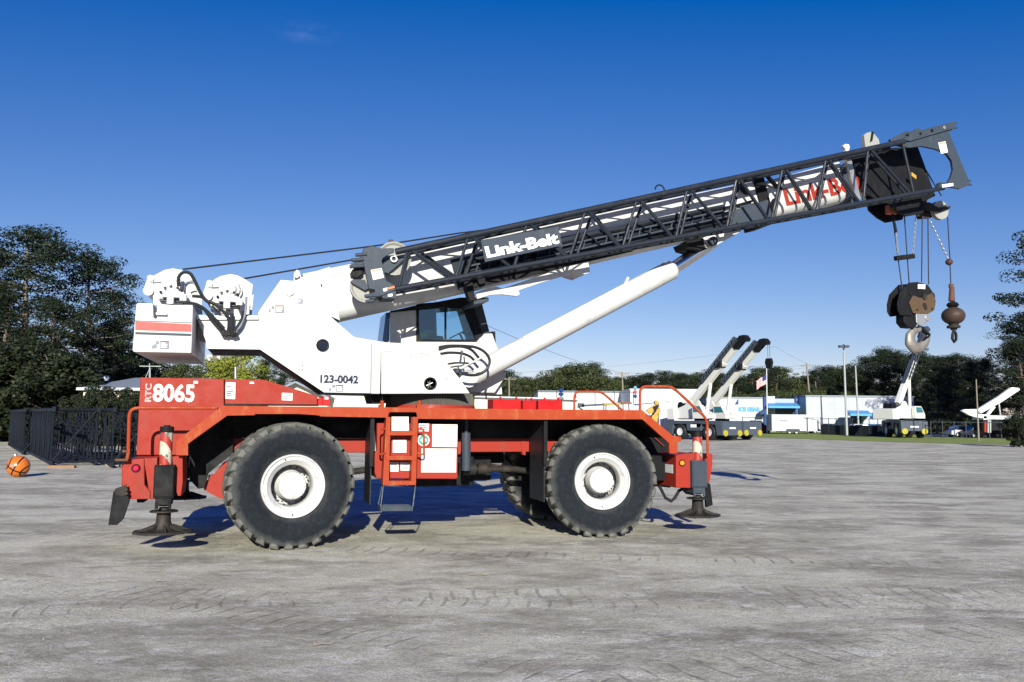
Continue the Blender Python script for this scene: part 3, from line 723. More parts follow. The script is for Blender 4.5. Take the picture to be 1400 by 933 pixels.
b = MB(); [b.bar((hc[0] + .06 * math.cos(q), KV + .1, hc[1] + .06 * math.sin(q)), (hc[0] - .05 * math.cos(q), KV + .12, hc[1] - .07 * math.sin(q)), .012, .012) for q in (.4, 1.3, 2.2)]
b.build('port_hose', 'steel', kc)
for pts_ in (((262, 650), (300, 645), (330, 655), (348, 690)), ((400, 690), (415, 665), (450, 655), (490, 665), (515, 690))):
    b = MB(); b.tube([Z1('E', KV - .004, *q) for q in pts_], .011, 6); b.build('pressed_rib', 'white', kc)
for x, y in ((348, 672), (400, 672), (400, 718), (578, 782), (641, 800)):
    b = MB(); c0 = Z1('E', KV, x, y); b.cyl((c0[0], KV - .012, c0[2]), (c0[0], KV, c0[2]), .013, seg=8); b.build('panel_knob', 'steel', kc)
for y in (722, 747):
    b = MB(); c0 = Z1('E', TV, 208, y); b.cyl((c0[0], KV + .2, c0[2]), (c0[0], TV, c0[2]), .01, seg=8); b.build('rivet', 'black', tp)
# far bracket at the cylinder foot
b = MB(); b.prism(Z('S', 2.0, 330, 560, 560, 480, 860, 560, 845, 620, 815, 660, 712, 812, 405, 806, 330, 740), 2.0, 2.06); b.build('cylinder_foot_plate', 'white', crane, bevel=.006)
b = MB(); b.prism(Z('S', 1.2, 400, 806, 525, 810, 520, 850, 420, 850), 1.2, 2.3); b.build('turret_front_beam', 'black', crane)
b = MB(); b.prism(Z('S', 1.6, 598, 812, 612, 812, 612, 895, 600, 895), 1.6, 1.63); b.build('swing_lock_pin', 'black', crane)

# counterweight
WV = .28
cw = Z('A', WV, 143, 300, 228, 296, 240, 305, 242, 380, 255, 386, 262, 380, 262, 345, 268, 338, 440, 312, 456, 320, 452, 560, 444, 574, 130, 566, 124, 555)
cw = Z('W', WV, 10, 460, 30, 448, 185, 450, 200, 462, 205, 615, 235, 628, 243, 610, 243, 478, 260, 470, 630, 470, 650, 485, 636, 905) + Z('A', WV, 446, 572, 132, 566, 124, 556)
b = MB(); b.prism(cw, WV, 2.95); cwo = b.build('counterweight', 'white', crane, bevel=.02)
for (q, mt, nm) in (((0, 655, 632, 688, 630, 775, 0, 755), 'pink', 'red_stripe'), ((0, 775, 630, 795, 629, 823, 0, 802), 'stripe_dark', 'dark_stripe'), ((0, 645, 634, 668, 633, 676, 0, 653), 'stripe_dark', 'dark_stripe')):
    b = MB(); b.prism(Z('W', WV, *q), WV - .003, WV - .0005)
    b.build(nm, mt, cwo, smooth=0)
b = MB(); b.prism(Z('W', WV, 240, 560, 355, 562, 355, 588, 240, 586), WV - .06, WV); b.build('counterweight_step', 'steel', cwo)
b = MB(); c0 = Z1('W', WV + .15, 285, 535); b.lathe([(0, -.05), (.045, -.05), (.045, .05), (0, .05)], 20, 'y', c0); b.build('tail_beacon', 'rusty', cwo)
decal(cwo, Z('A', WV, 275, 550, 326, 550, 326, 506, 275, 504), WV, ('ink_grey', 'sticker', 'ink_red'), 4, True, 21)
b = MB()
for q in ((229, 548, 245, 548, 245, 530, 229, 530), (252, 525, 270, 525, 270, 506, 252, 506), (238, 528, 252, 520, 262, 540, 245, 545)): b.prism(Z('A', WV, *q), WV - .004, WV - .001)
b.build('hazard_pictogram', 'ink_grey', cwo, smooth=0)
b = MB(); b.prism(Z('W', .9, 690, 610, 735, 625, 785, 740, 785, 880, 690, 840), 1.2, 1.3); b.build('tail_gusset', 'white', crane)

# winches
def winch(pl, v0, v1, dcx, dcy, drum_r, parts):
    wn_ = part('hoist_winch', crane)
    for i_, vv in enumerate((v0, v1)):
        b = MB(); b.prism(Z('W', v0, *pl), vv, vv + .04); b.build('winch_plate', 'white', wn_, bevel=.008)
    c0 = Z1('W', v0, dcx, dcy)
    b = MB(); b.lathe([(drum_r + .08, 0), (drum_r + .08, .03), (drum_r, .03)] + [(drum_r + (.012 if k % 2 else 0), .03 + k * (v1 - v0 - .14) / 40) for k in range(41)] + [(drum_r + .08, v1 - v0 - .1), (drum_r + .08, v1 - v0 - .07)], 40, 'y', (c0[0], v0 + .06, c0[2]))
    b.build('rope_drum', 'rope', wn_)
    b = MB(); b.lathe([(0, -.16), (.07, -.16), (.09, -.12), (.13, -.12), (.15, -.07), (.17, -.07), (.175, 0)], 32, 'y', (c0[0], v0, c0[2]))
    for k in range(10):
        q = 2 * math.pi * k / 10; b.cyl((c0[0] + .15 * math.cos(q), v0 - .085, c0[2] + .15 * math.sin(q)), (c0[0] + .15 * math.cos(q), v0, c0[2] + .15 * math.sin(q)), .012, seg=6)
    b.build('gearbox', 'white', wn_)
    b = MB(); x, y = parts['motor']; m0 = Z1('W', v0 - .1, x, y)
    b.box(m0[0] - .16, m0[0] + .16, v0 - .2, v0 - .06, m0[2] - .05, m0[2] + .05); b.cyl((m0[0] - .1, v0 - .13, m0[2] + .06), (m0[0] + .08, v0 - .13, m0[2] + .06), .045)
    b.box(m0[0] + .1, m0[0] + .2, v0 - .22, v0 - .06, m0[2] - .10, m0[2] + .01); b.box(m0[0] - .08, m0[0] + .02, v0 - .24, v0 - .1, m0[2] - .16, m0[2] - .05)
    b.build('hydraulic_motor', 'white', wn_, bevel=.012)
    for du, dz, rr_f in ((-.13, .12, .02), (-.05, .15, .024), (.05, .13, .018), (.12, .07, .022), (-.17, .02, .02), (.14, -.12, .026), (.0, -.17, .02)):
        b = MB(); b.cyl((m0[0] + du, v0 - .24, m0[2] + dz), (m0[0] + du, v0 - .1, m0[2] + dz), rr_f, seg=8); b.build('motor_fitting', 'black' if dz < .1 else 'steel', wn_)
    b = MB(); b.prism([(m0[0] - .2, m0[2] - .1), (m0[0] + .1, m0[2] - .1), (m0[0] + .1, m0[2] - .06), (m0[0] - .2, m0[2] - .06)], v0 - .1, v0 - .002); b.prism([(m0[0] + .0, m0[2] + .02), (m0[0] + .12, m0[2] + .02), (m0[0] + .12, m0[2] + .09), (m0[0] + .0, m0[2] + .09)], v0 - .17, v0 - .12); b.build('motor_gap_shadow_plate' if False else 'motor_shadow_plate', 'dgrey', wn_)  # dark plates painted in as the shadow under and between the motor parts
    b = MB(); rx, ry = parts['roller']; r_ = Z1('W', v0, rx, ry)
    b.cyl((r_[0], v0 - .04, r_[2]), (r_[0], v1 + .04, r_[2]), .055); b.cyl((r_[0] + .0, v0 - .05, r_[2]), (r_[0], v0 - .02, r_[2]), .075)
    b.prism([(r_[0] - .07, r_[2] + .02), (r_[0] - .02, r_[2] + .22), (r_[0] + .06, r_[2] + .22), (r_[0] + .05, r_[2] - .03)], v0 - .02, v0 + .01)
    b.cyl((r_[0] + .02, v0 - .03, r_[2] + .2), (r_[0] + .02, v0 + .02, r_[2] + .2), .05)
    b.build('rope_roller', 'white', wn_)
    b = MB(); s0_, s1_ = Z1('W', v0 - .02, *parts['rod'][:2]), Z1('W', v0 - .02, *parts['rod'][2:]); b.cyl(s0_, s1_, .011, seg=8); b.build('roller_rod', 'steel', wn_)
    return wn_, c0
WN = 1.0
winch((205, 475, 190, 300, 188, 220, 185, 150, 330, 75, 420, 58, 520, 75, 600, 115, 655, 165, 690, 205, 695, 480), WN, 2.1, 430, 260, .13,
      {'motor': (430, 360), 'roller': (150, 315), 'rod': (170, 215, 300, 212)})
winch((850, 560, 835, 230, 900, 175, 960, 145, 1070, 122, 1160, 140, 1235, 180, 1325, 240, 1310, 390, 1285, 575, 1100, 590), WN, 2.1, 1080, 310, .13,
      {'motor': (1060, 410), 'roller': (815, 370), 'rod': (820, 275, 940, 270)})
def hose(zk, v, pts, r=.018, mat='hose', nm='hydraulic_hose', parent=None):
    q = smooth_path([Z1(zk, v + (p[2] if len(p) > 2 else 0), p[0], p[1]) for p in pts], 5)
    b = MB(); b.tube(q, r, 8); return b.build(nm, mat, parent or crane)
HVV = .72
hose('W', HVV, ((485, 260), (485, 150), (540, 95), (620, 110), (670, 200), (740, 350), (800, 430), (880, 450), (980, 530), (1060, 620), (1050, 760)), .026)
hose('W', HVV, ((640, 370), (760, 380), (820, 440)), .024)
hose('W', HVV, ((560, 440), (680, 460), (760, 500), (860, 590), (1000, 740)), .026)
hose('W', HVV, ((700, 480), (770, 510), (830, 600), (970, 760)), .022)
hose('W', HVV, ((1215, 540), (1200, 640), (1140, 730), (1120, 770)), .024)
hose('W', HVV, ((1250, 380), (1245, 560), (1180, 720), (1110, 780)), .018, 'ink_grey')
hose('W', HVV, ((860, 480), (900, 520), (960, 550)), .02)
hose('W', HVV, ((560, 230), (600, 205), (650, 215), (690, 260)), .014, 'ink_grey')
hose('W', HVV, ((1090, 570), (1080, 700), (1100, 780)), .03)
b = MB()
for x, y, s in ((985, 790, .035), (1020, 800, .03), (1100, 805, .035), (1130, 800, .03), (1060, 780, .05)):
    c0 = Z1('W', .75, x, y); b.cyl((c0[0], .68, c0[2]), (c0[0], TV, c0[2]), s, seg=10)
b.build('hose_manifold', 'black', crane)

# --- cab (behind the boom, far side)
CB0, CB1 = 2.25, 3.1
cabt = part('operator_cab', crane)
body = Z('E', CB0, 300, 455, 430, 420, 430, 600, 720, 600, 760, 560, 800, 560, 830, 640, 850, 860, 300, 860)
win = Z('E', CB0, 441, 430, 655, 437, 718, 590, 450, 590, 432, 560, 432, 440)
b = MB(); b.prism(Z('E', CB0, 300, 452, 428, 420, 428, 600, 725, 602, 762, 562, 800, 560, 815, 600, 832, 640, 850, 860, 300, 860), CB0, CB0 + .05)
b.build('cab_side_panel', 'white', cabt, bevel=.01)
b = MB(); b.prism(Z('E', CB0, 428, 415, 660, 395, 700, 400, 755, 560, 722, 602, 428, 600), CB0 - .01, CB0 + .04, holes=[win]); b.prism(Z('E', CB0, 567, 434, 575, 434, 575, 588, 567, 588), CB0 - .015, CB0 + .03)
b.build('window_frame', 'black', cabt)
b = MB(); b.prism(Z('E', CB0, 440, 428, 660, 434, 722, 592, 445, 592), CB0 + .015, CB0 + .02); b.build('side_window', 'glass', cabt)
b = MB(); b.prism(Z('E', CB0, 300, 450, 640, 385, 780, 385, 782, 400, 705, 420, 300, 458), CB0 - .04, CB1); b.build('cab_roof', 'black', cabt, bevel=.01)
b = MB(); b.prism(Z('E', CB0, 672, 408, 705, 400, 760, 560, 728, 590), CB0 + .03, CB1); b.build('windshield', 'glass_dark', cabt)
b = MB(); b.prism(Z('E', CB0, 730, 410, 770, 404, 832, 640, 800, 560, 765, 560), CB0 + .3, CB1); b.build('front_pillar', 'cab_grey', cabt)
b = MB(); b.prism(Z('E', CB0, 805, 548, 822, 548, 826, 625, 820, 625), CB0 + .1, CB0 + .4); b.build('cab_mirror', 'black', cabt)
b = MB(); b.prism(Z('E', CB0, 283, 455, 302, 455, 300, 595, 265, 595), CB0 + .1, CB1); b.build('rear_window', 'glass_blue', cabt)
b = MB(); b.prism(Z('E', CB0, 300, 600, 850, 645, 850, 860, 300, 860), CB0 + .05, CB1); b.build('cab_base', 'white', cabt)
b = MB(); b.prism(Z('E', CB0 + .3, 440, 445, 505, 430, 524, 450, 528, 590, 440, 592), CB0 + .25, CB0 + .75); b.prism(Z('E', CB0 + .3, 440, 560, 560, 575, 560, 610, 440, 610), CB0 + .25, CB0 + .75); b.build('driver_seat', 'black', cabt, bevel=.03)
b = MB(); b.cyl(Z1('E', CB0 + .5, 590, 585), Z1('E', CB0 + .5, 680, 540), .012); b.cyl(Z1('E', CB0 + .5, 640, 560), Z1('E', CB0 + .5, 660, 600), .02); b.tube([Z1('E', CB0 + .5, 655, 555), Z1('E', CB0 + .5, 690, 570), Z1('E', CB0 + .5, 705, 600)], .03); b.build('steering_wheel', 'black', cabt)
b = MB(); b.prism(Z('E', CB0 + .2, 448, 580, 455, 565, 480, 562, 482, 575, 460, 583), CB0 + .2, CB0 + .24); b.build('seat_label', 'hi_vis', cabt)

# --- lift cylinder
CC = 1.62
c0, c1, c2 = Z1('S', CC, 330, 640), P(918, 369, CC), P(975, 331, CC)
c1 = (c1[0], CC, c1[1]); c2 = (c2[0], CC, c2[1])
rb = .195
b = MB(); b.tube([c0, c1], rb, 36); d = (Vector(c1) - Vector(c0)).normalized(); b.cyl(c1, Vector(c1) + d * .06, rb, rb * .75, 36); lc = b.build('lift_cylinder', 'white', crane)
b = MB(); b.cyl(c1, c2, .13, seg=28); b.build('cylinder_rod', 'chrome', lc)
b = MB(); b.cyl((c0[0], CC - .3, c0[2]), (c0[0], CC + .3, c0[2]), .16); b.build('cylinder_foot_pin', 'white', lc)
b = MB(); b.prism(Z('S', CC - .24, 300, 520, 560, 365, 600, 360, 640, 420, 640, 480, 560, 545, 400, 580, 330, 600), CC - .3, CC - .2); b.build('cylinder_bracket', 'white', lc, bevel=.02)
b = MB(); q = [Vector(c0) + d * t + Vector((0, -.1, .2)) for t in (1.2, 3.6)]; b.tube(q, .02, 6); b.cyl(q[1] - d * .1 + Vector((0, 0, -.03)), q[1] + Vector((0, 0, .1)), .03); b.build('cylinder_line', 'white', lc)
for path, r_ in ((((0, 235), (120, 215), (300, 215), (480, 230), (600, 300), (660, 400), (620, 520), (500, 590), (380, 590), (290, 570)), .024),
                 (((0, 265), (120, 225), (300, 220), (420, 260), (510, 370)), .024), (((10, 320), (130, 300), (300, 310), (400, 350), (450, 400)), .022),
                 (((100, 450), (220, 430), (320, 435), (380, 438)), .016), (((105, 600), (110, 500), (190, 480), (300, 470), (330, 440), (320, 350)), .012)):
    hose('S', .95, path, r_)
b = MB(); m0 = Z1('S', .8, 215, 545); b.lathe([(0, -.12), (.03, -.12), (.04, -.06), (.055, -.05), (.06, .03)], 20, 'y', m0); b.box(m0[0] - .02, m0[0] + .1, .8, .9, m0[2] - .08, m0[2] + .05)
b.tube([(m0[0] + .06, .78, m0[2] - .08), (m0[0] + .09, .76, m0[2]), (m0[0] + .02, .76, m0[2] + .08)], .012); b.bar(Z1('S', .8, 270, 440), Z1('S', .8, 295, 275), .025, .03)
b.build('valve_block', 'dgrey', crane)

# --- boom
BV0, BV1 = 1.28, 1.95
Lo = lambda x: 439 - .2285 * (x - 460)
Up_ = lambda x: 364.5 - .2125 * (x - 460)
lo0, lo1 = P(460, Lo(460), BV0), P(1150, Lo(1150), BV0)
ax = Vector((lo1[0] - lo0[0], lo1[1] - lo0[1])); ax.normalize(); nx = Vector((-ax.y, ax.x))
B0 = Vector(lo0)
def s_of(px, py, v=BV0): q = Vector(P(px, py, v)) - B0; return q.dot(ax), q.dot(nx)
def bpt(s, n): q = B0 + ax * s + nx * n; return q.x, q.y
hh0 = s_of(470, Up_(470))[1]; hh1 = s_of(1145, 219)[1]
def section(s0, s1, n0, n1, inset, mat, name, n1b=None, parent=None, bev=True):
    v0, v1 = BV0 + inset, BV1 - inset; n1b = n1 if n1b is None else n1b
    b = MB(); vs = []
    for s_, nn in ((s0, n1), (s1, n1b)):
        h_ = nn - n0
        prof = [(v0 + .03, nn), (v0, nn - .03), (v0, n0 + h_ * .22), (v0 + .05, n0 + h_ * .1), (v0 + .16, n0 + .012), ((v0 + v1) / 2, n0), (v1 - .16, n0 + .012), (v1 - .05, n0 + h_ * .1), (v1, n0 + h_ * .22), (v1, nn - .03), (v1 - .03, nn)]
        for vv, n_ in prof:
            x, y = bpt(s_, n_); vs.append((x, vv, y))
    k = 11; b.add(vs, [tuple(range(k)), tuple(range(2 * k - 1, k - 1, -1))] + [(i, (i + 1) % k, k + (i + 1) % k, k + i) for i in range(k)])
    return b.build(name, mat, parent or crane, bevel=.006 if bev else 0, smooth=50)
sA = s_of(420, 448)[0]; sC = s_of(1047, 265)[0]; sD = s_of(1158, 250)[0]; sE = s_of(1180, 250)[0]
boom = section(-.35, sC, 0, hh0, 0, 'white', 'boom', hh0 * .97)
section(sC, sD, .07, hh0 * .92, .05, 'white', 'boom_section', hh1 * .97, boom)
section(sD, sE + .5, .12, hh1 * .9, .10, 'white', 'boom_section', None, boom)
# boom foot
b = MB(); b.prism(Z('A', 1.3, 1045, 165, 1130, 124, 1205, 100, 1260, 395, 1215, 375, 1130, 400, 1060, 380), BV0 + .01, BV1 - .01); b.build('boom_foot', 'white', boom, bevel=.01)
decal(boom, Z('A', BV0, 1205, 192, 1292, 168, 1286, 130, 1198, 150), BV0, ('sticker', 'ink_grey', 'ink_orange'), 3, True, 31)
# collars with wear pads
def collar(s0, s1, n0, n1, ex, mat, name='boom_collar'):
    b = MB(); v0, v1 = BV0 - ex, BV1 + ex
    pts = [bpt(s0, n0), bpt(s1, n0), bpt(s1, n1), bpt(s0, n1)]
    b.prism(pts, v0, v1); return b.build(name, mat, boom, bevel=.01)
collar(sC - .22, sC + .02, -.05, hh0 + .05, .05, 'black'); collar(sD - .05, sD + .05, .02, hh0 * .88, .02, 'dgrey')
# red maker's name on the second section
la = math.atan2(ax.y, ax.x)
s0_, n0_ = s_of(1076, 275); s1_, n1_ = s_of(1180, 252)
x_, y_ = bpt(s0_, .24)
lettering('Link-Belt', boom, 'ink_red', x_, y_, s1_ - s0_ + .05, .36, BV0 + .05 - .006, ang=la, bold=.03)
# rail and hoses along the lower half of the near side of the boom
b = MB()
sa, sb = s_of(640, 380)[0], s_of(1030, 290)[0]
for n_, t_, vv, m_ in ((.36, .05, .1, 0), (.24, .04, .12, 0)):
    p0, p1 = bpt(sa, n_ + t_), bpt(sb, n_ + t_); b.bar((p0[0], BV0 - vv, p0[1]), (p1[0], BV0 - vv, p1[1]), .05, .03)
k = 26
for i in range(k):
    s_ = sa + (sb - sa) * (i + .5) / k; p0, p1 = bpt(s_, .25), bpt(s_ + .1, .42)
    b.bar((p0[0], BV0 - .06, p0[1]), (p1[0], BV0 - .06, p1[1]), .1, .02)
b.build('jib_carrier_track', 'dgrey', boom)
for n_, r_ in ((.47, .025), (.31, .022), (.18, .025)):
    b = MB(); pts_ = []
    for i in range(20):
        s_ = sa + (sb - sa) * i / 19; x, y = bpt(s_, n_ + .012 * math.sin(i * 1.7)); pts_.append((x, BV0 - .05, y))
    b.tube(pts_, r_, 6); b.build('boom_hose', 'black', boom)
b = MB(); s_a, s_b = s_of(985, 280)[0], s_of(1040, 270)[0]
b.prism([bpt(s_a, .05), bpt(s_b, .08), bpt(s_b, .42), bpt(s_a, .36)], BV0 - .2, BV0); b.build('jib_stow_bracket', 'dgrey', boom)
b = MB(); s_a, s_b = s_of(700, 372)[0], s_of(765, 352)[0]
b.prism([bpt(s_a, .0), bpt(s_b, .02), bpt(s_b, .3), bpt(s_a, .3)], BV0 - .12, BV0); b.build('jib_stow_bracket', 'black', boom)
b = MB(); s_a, s_b = s_of(622, 380)[0], s_of(992, 300)[0]
b.prism([bpt(s_a, .05), bpt(s_b, .10), bpt(s_b, .54), bpt(s_a, .60)], BV0 - .035, BV0 + .005); b.build('boom_shadow_trough', 'shadow_trough', boom)  # dark trough panel, its colour also carries the jib's shadow on the boom
# box along the boom seen behind the name board
b = MB(); s_a, s_b = s_of(640, 380)[0], s_of(860, 335)[0]
b.prism([bpt(s_a, .02), bpt(s_b, .03), bpt(s_b, .17), bpt(s_a, .17)], BV0 - .1, BV0); b.build('jib_guide_rail', 'black', boom)
# white long bracket arms below the boom
b = MB(); b.prism(Z('K', 1.2, 445, 810, 560, 770, 650, 752, 720, 770, 1180, 612, 1400, 590, 1400, 625, 1100, 715, 880, 790, 892, 830, 860, 850, 700, 830, 600, 835, 460, 880), 1.2, 1.26)
b.build('jib_swing_arm', 'white', boom, bevel=.01)
b = MB(); b.prism(Z('F', 1.2, 0, 600, 90, 565, 215, 535, 228, 610, 200, 622, 120, 595, 0, 640), 1.2, 1.9); b.build('boom_rest_bracket', 'white', boom, bevel=.01)
b = MB(); b.prism(Z('F', 1.3, 850, 420, 860, 480, 900, 475, 1060, 385, 1060, 365, 960, 370), 1.35, 1.9); b.build('cylinder_head_lug', 'white', boom, bevel=.01)
b = MB(); b.prism(Z('F', 1.3, 760, 440, 850, 420, 890, 470, 850, 490, 775, 470), 1.35, 1.9); b.build('cylinder_head_block', 'black', boom, bevel=.01)
b = MB(); c_h = Z1('F', 1.28, 900, 440); b.cyl((c_h[0], 1.25, c_h[2]), (c_h[0], 1.95, c_h[2]), .09); b.build('cylinder_head_pin', 'dgrey', boom)

# boom head
hdv0, hdv1 = BV0 + .02, BV1 - .02
b = MB(); b.prism(Z('G', hdv0, 505, 245, 600, 200, 840, 190, 870, 270, 915, 400, 930, 440, 890, 460, 865, 530, 780, 545, 735, 520, 690, 480, 650, 470, 560, 420), hdv0, hdv0 + .05)
b.prism(Z('G', hdv0, 640, 195, 840, 190, 870, 270, 915, 400, 930, 440, 890, 460, 865, 530, 780, 545, 735, 520, 690, 480), hdv1 - .05, hdv1)
bh = b.build('boom_head', 'black', boom, bevel=.008)
b = MB()
for vv in (1.38, 1.5, 1.62, 1.74):
    c0 = Z1('G', vv, 800, 480); b.lathe([(.02, -.03), (.17, -.03), (.165, 0), (.17, .03), (.02, .03)], 28, 'y', c0, closed=True)
    c0 = Z1('G', vv, 640, 160)
c0 = Z1('G', 1.3, 800, 480); b.cyl((c0[0], hdv0, c0[2]), (c0[0], hdv1, c0[2]), .05); b.build('head_sheave', 'dirty', bh)
b = MB(); b.prism(Z('G', 1.35, 565, 130, 580, 118, 608, 112, 640, 150, 655, 205, 615, 215, 575, 212), 1.35, 1.45); b.build('top_sheave_guard', 'sheave', bh, bevel=.01)
b = MB(); b.prism(Z('G', 1.34, 604, 112, 614, 116, 606, 160, 596, 165), 1.33, 1.47); b.build('guard_strap', 'black', bh)
b = MB(); b.prism(Z('G', 1.35, 455, 185, 470, 175, 488, 178, 492, 190, 484, 232, 474, 232, 470, 200), 1.35, 1.42); b.build('work_lamp', 'white', bh)
b = MB(); b.prism(Z('G', 1.2, 465, 250, 490, 250, 540, 460, 520, 468), 1.15, 1.28); b.build('jib_hanger', 'steel', boom)
b = MB(); b.prism(Z('T', 1.1, 600, 470, 640, 500, 640, 530, 600, 500), 1.1, 1.14); b.build('caution_tag', 'yellow', bh)
# nose sheave
c0 = Z1('G', 1.62, 948, 515)
b = MB(); b.lathe([(.03, -.03), (.18, -.035), (.205, -.05), (.21, -.05), (.19, 0), (.21, .05), (.205, .05), (.18, .035), (.03, .03)], 36, 'y', c0, closed=True); b.build('nose_sheave', 'sheave', bh)
b = MB(); b.prism(Z('G', 1.52, 850, 475, 890, 472, 950, 500, 1010, 490, 1008, 503, 955, 522, 880, 512), 1.53, 1.56); b.prism(Z('G', 1.52, 860, 470, 930, 462, 1005, 492, 1008, 505, 935, 545, 870, 550), 1.70, 1.74); b.build('nose_bracket', 'dirty', bh, bevel=.005)

# --- lattice jib stowed along the near side of the boom
JV0, JV1 = .66, 1.08
jib = part('lattice_jib', boom)
jib.parent = crane
uL = lambda x: 344.5 - .2085 * (x - 541) - .0000125 * (x - 541) ** 2 - (.0 if x < 1150 else 0)
lL = lambda x: 395.5 - .1845 * (x - 541)
U0, U1 = P(541, uL(541), JV0), P(1236, uL(1236), JV0)
D0, D1 = P(541, lL(541), JV0), P(1290, lL(1290), JV0)
ch = MB()
for (a_, b_, r_) in ((U0, U1, .055), (D0, D1, .046)):
    ch.tube([(a_[0], JV0, a_[1]), (b_[0], JV0, b_[1])], r_, 14)
ch.build('jib_chord', 'jibdark', jib)
ch = MB()
for (a_, b_, r_) in ((U0, U1, .046), (D0, D1, .042)):
    ch.tube([(a_[0], JV1, a_[1]), (b_[0], JV1, b_[1])], r_, 12)
ch.build('jib_chord', 'jibdark', jib)
def onU(x, v=JV0):
    t = (x - 541) / (1236 - 541); u_, w_ = P(x, uL(x), JV0); tt = (u_ - U0[0]) / (U1[0] - U0[0]); return Vector((u_, v, U0[1] + tt * (U1[1] - U0[1])))
def onD(x, v=JV0):
    u_, w_ = P(x, lL(x), JV0); tt = (u_ - D0[0]) / (D1[0] - D0[0]); return Vector((u_, v, D0[1] + tt * (D1[1] - D0[1])))
tops = [558.5, 642, 722, 802, 872.5, 941, 1008.5, 1071.5, 1130.5, 1188, 1235]
bots = [545.5, 623, 703, 779, 851, 924, 993.5, 1055, 1116, 1180, 1249]
lac = MB()
for i, tx in enumerate(tops):
    lac.tube([onU(tx - 1.5), onD(bots[i] if i < 10 else bots[i])], .027, 8)
    if i + 1 < len(bots): lac.tube([onU(tx + 1.5), onD(bots[i + 1] - 4)], .029, 8)
lac.build('jib_lacing', 'jibdark', jib)
lac = MB()
for i, tx in enumerate(tops[:-1]):
    if i > 0: lac.tube([onU(tx + 20, JV1), onD(bots[i] + 20, JV1)], .027, 8)
    lac.tube([onU(tx + 20, JV1), onD(bots[i + 1] + 14, JV1)], .027, 8)
lac.build('jib_lacing', 'jibdark', jib)
lac, lac2 = MB(), MB()
for i in range(len(tops) - 1):
    lac.tube([onU(tops[i], JV0), onU((tops[i] + tops[i + 1]) / 2, JV1)], .017, 6); lac.tube([onU((tops[i] + tops[i + 1]) / 2, JV1), onU(tops[i + 1], JV0)], .017, 6)
    lac2.tube([onD(bots[i], JV0), onD((bots[i] + bots[i + 1]) / 2, JV1)], .017, 6); lac2.tube([onD((bots[i] + bots[i + 1]) / 2, JV1), onD(bots[i + 1], JV0)], .017, 6)
    lac2.tube([onD(bots[i], JV0), onD(bots[i] + 1, JV1)], .017, 6)
lac2.build('cross_lacing', 'jibdark', jib); lac.build('cross_lacing', 'jibdark', jib)
# jib root
jp = Z('J', JV0, 245, 190, 360, 160, 480, 190, 590, 185, 640, 190, 640, 240, 590, 255, 500, 310, 480, 345, 490, 380, 540, 600, 650, 665, 650, 720, 500, 785, 410, 795, 400, 830, 290, 820, 285, 780, 395, 745, 395, 715, 320, 700, 245, 350, 130, 365, 125, 320, 290, 290, 290, 275, 160, 280, 155, 262, 235, 255)
b = MB(); b.prism(jp, JV0 - .03, JV0 + .04); jr = b.build('jib_root_plate', 'dgrey', jib, bevel=.006)
b = MB(); b.prism(jp, JV1 - .03, JV1 + .03); b.build('jib_root_plate', 'dgrey', jib)
for yy, x0, x1 in ((270, 150, 295), (335, 100, 260), (420, 75, 250), (795, 265, 470), (865, 280, 380)):
    b = MB(); p0, p1 = Z1('J', JV0 - .02, x0, yy), Z1('J', JV0 - .02, x1, yy - 12); b.cyl(p0, p1, .03, seg=12); b.build('jib_pin', 'dgrey', jr)
b = MB(); b.prism(Z('J', JV0, 100, 470, 160, 400, 245, 420, 250, 500, 160, 560, 110, 530), JV0 + .05, JV0 + .3); b.build('pin_storage_block', 'black', jr, bevel=.01)
b = MB(); b.prism(Z('J', JV0, 470, 745, 560, 720, 670, 735, 665, 825, 500, 825, 480, 790), JV0 - .01, JV1); b.build('jib_foot_block', 'dgrey', jr, bevel=.006)
decal(jr, Z('J', JV0, 372, 593, 510, 562, 478, 440, 340, 465), JV0 - .03, ('sticker', 'faint', 'ink_orange'), 4, True, 41)
b = MB(); b.prism(Z('J', JV0, 495, 705, 545, 690, 550, 730, 505, 740), JV0 - .04, JV0 - .031); b.prism(Z('J', JV0, 558, 775, 615, 765, 618, 800, 562, 808), JV0 - .04, JV0 - .012); b.build('small_label', 'sticker', jr, smooth=0)
b = MB(); b.prism(Z('J', JV0, 545, 690, 640, 670, 650, 690, 560, 715), JV0 - .036, JV0 - .031); b.build('arrow_label', 'ink_orange', jr, smooth=0)
for cx_, cy_, rad, vv in ((285, 680, 205, JV0 + .2), (640, 320, 215, JV0 + .24)):
    c0 = Z1('J', vv, cx_, cy_); e0 = Z1('J', vv, cx_ + rad, cy_); rr0 = e0[0] - c0[0]
    b = MB(); b.lathe([(.03, -.02), (rr0 * .8, -.02), (rr0 * .93, -.05), (rr0, -.05), (rr0 * .94, 0), (rr0, .05), (rr0 * .93, .05), (rr0 * .8, .02), (.03, .02)], 40, 'y', c0, closed=True); b.build('jib_sheave', 'sheave', jib)
b = MB(); b.prism(Z('J', JV0 + .1, 80, 610, 130, 580, 270, 585, 320, 690, 270, 720), JV0 + .1, JV0 + .13); b.build('sheave_guard', 'dgrey', jib)
b = MB(); b.prism(Z('J', JV0 + .1, 480, 310, 780, 290, 775, 320, 570, 500, 500, 480), JV0 + .12, JV0 + .15); b.build('sheave_guard', 'dgrey', jib)
b = MB(); b.lathe([(.035, -.012), (.06, -.012), (.06, .012), (.035, .012)], 20, 'y', Z1('J', JV0 + .08, 638, 318), closed=True); b.build('shackle_ring', 'steel', jib)
b = MB(); b.cyl(Z1('J', 1.62, 602, 190), Z1('J', 1.62, 600, 75), .04, seg=10); b.build('rope_roller', 'rusty', boom)
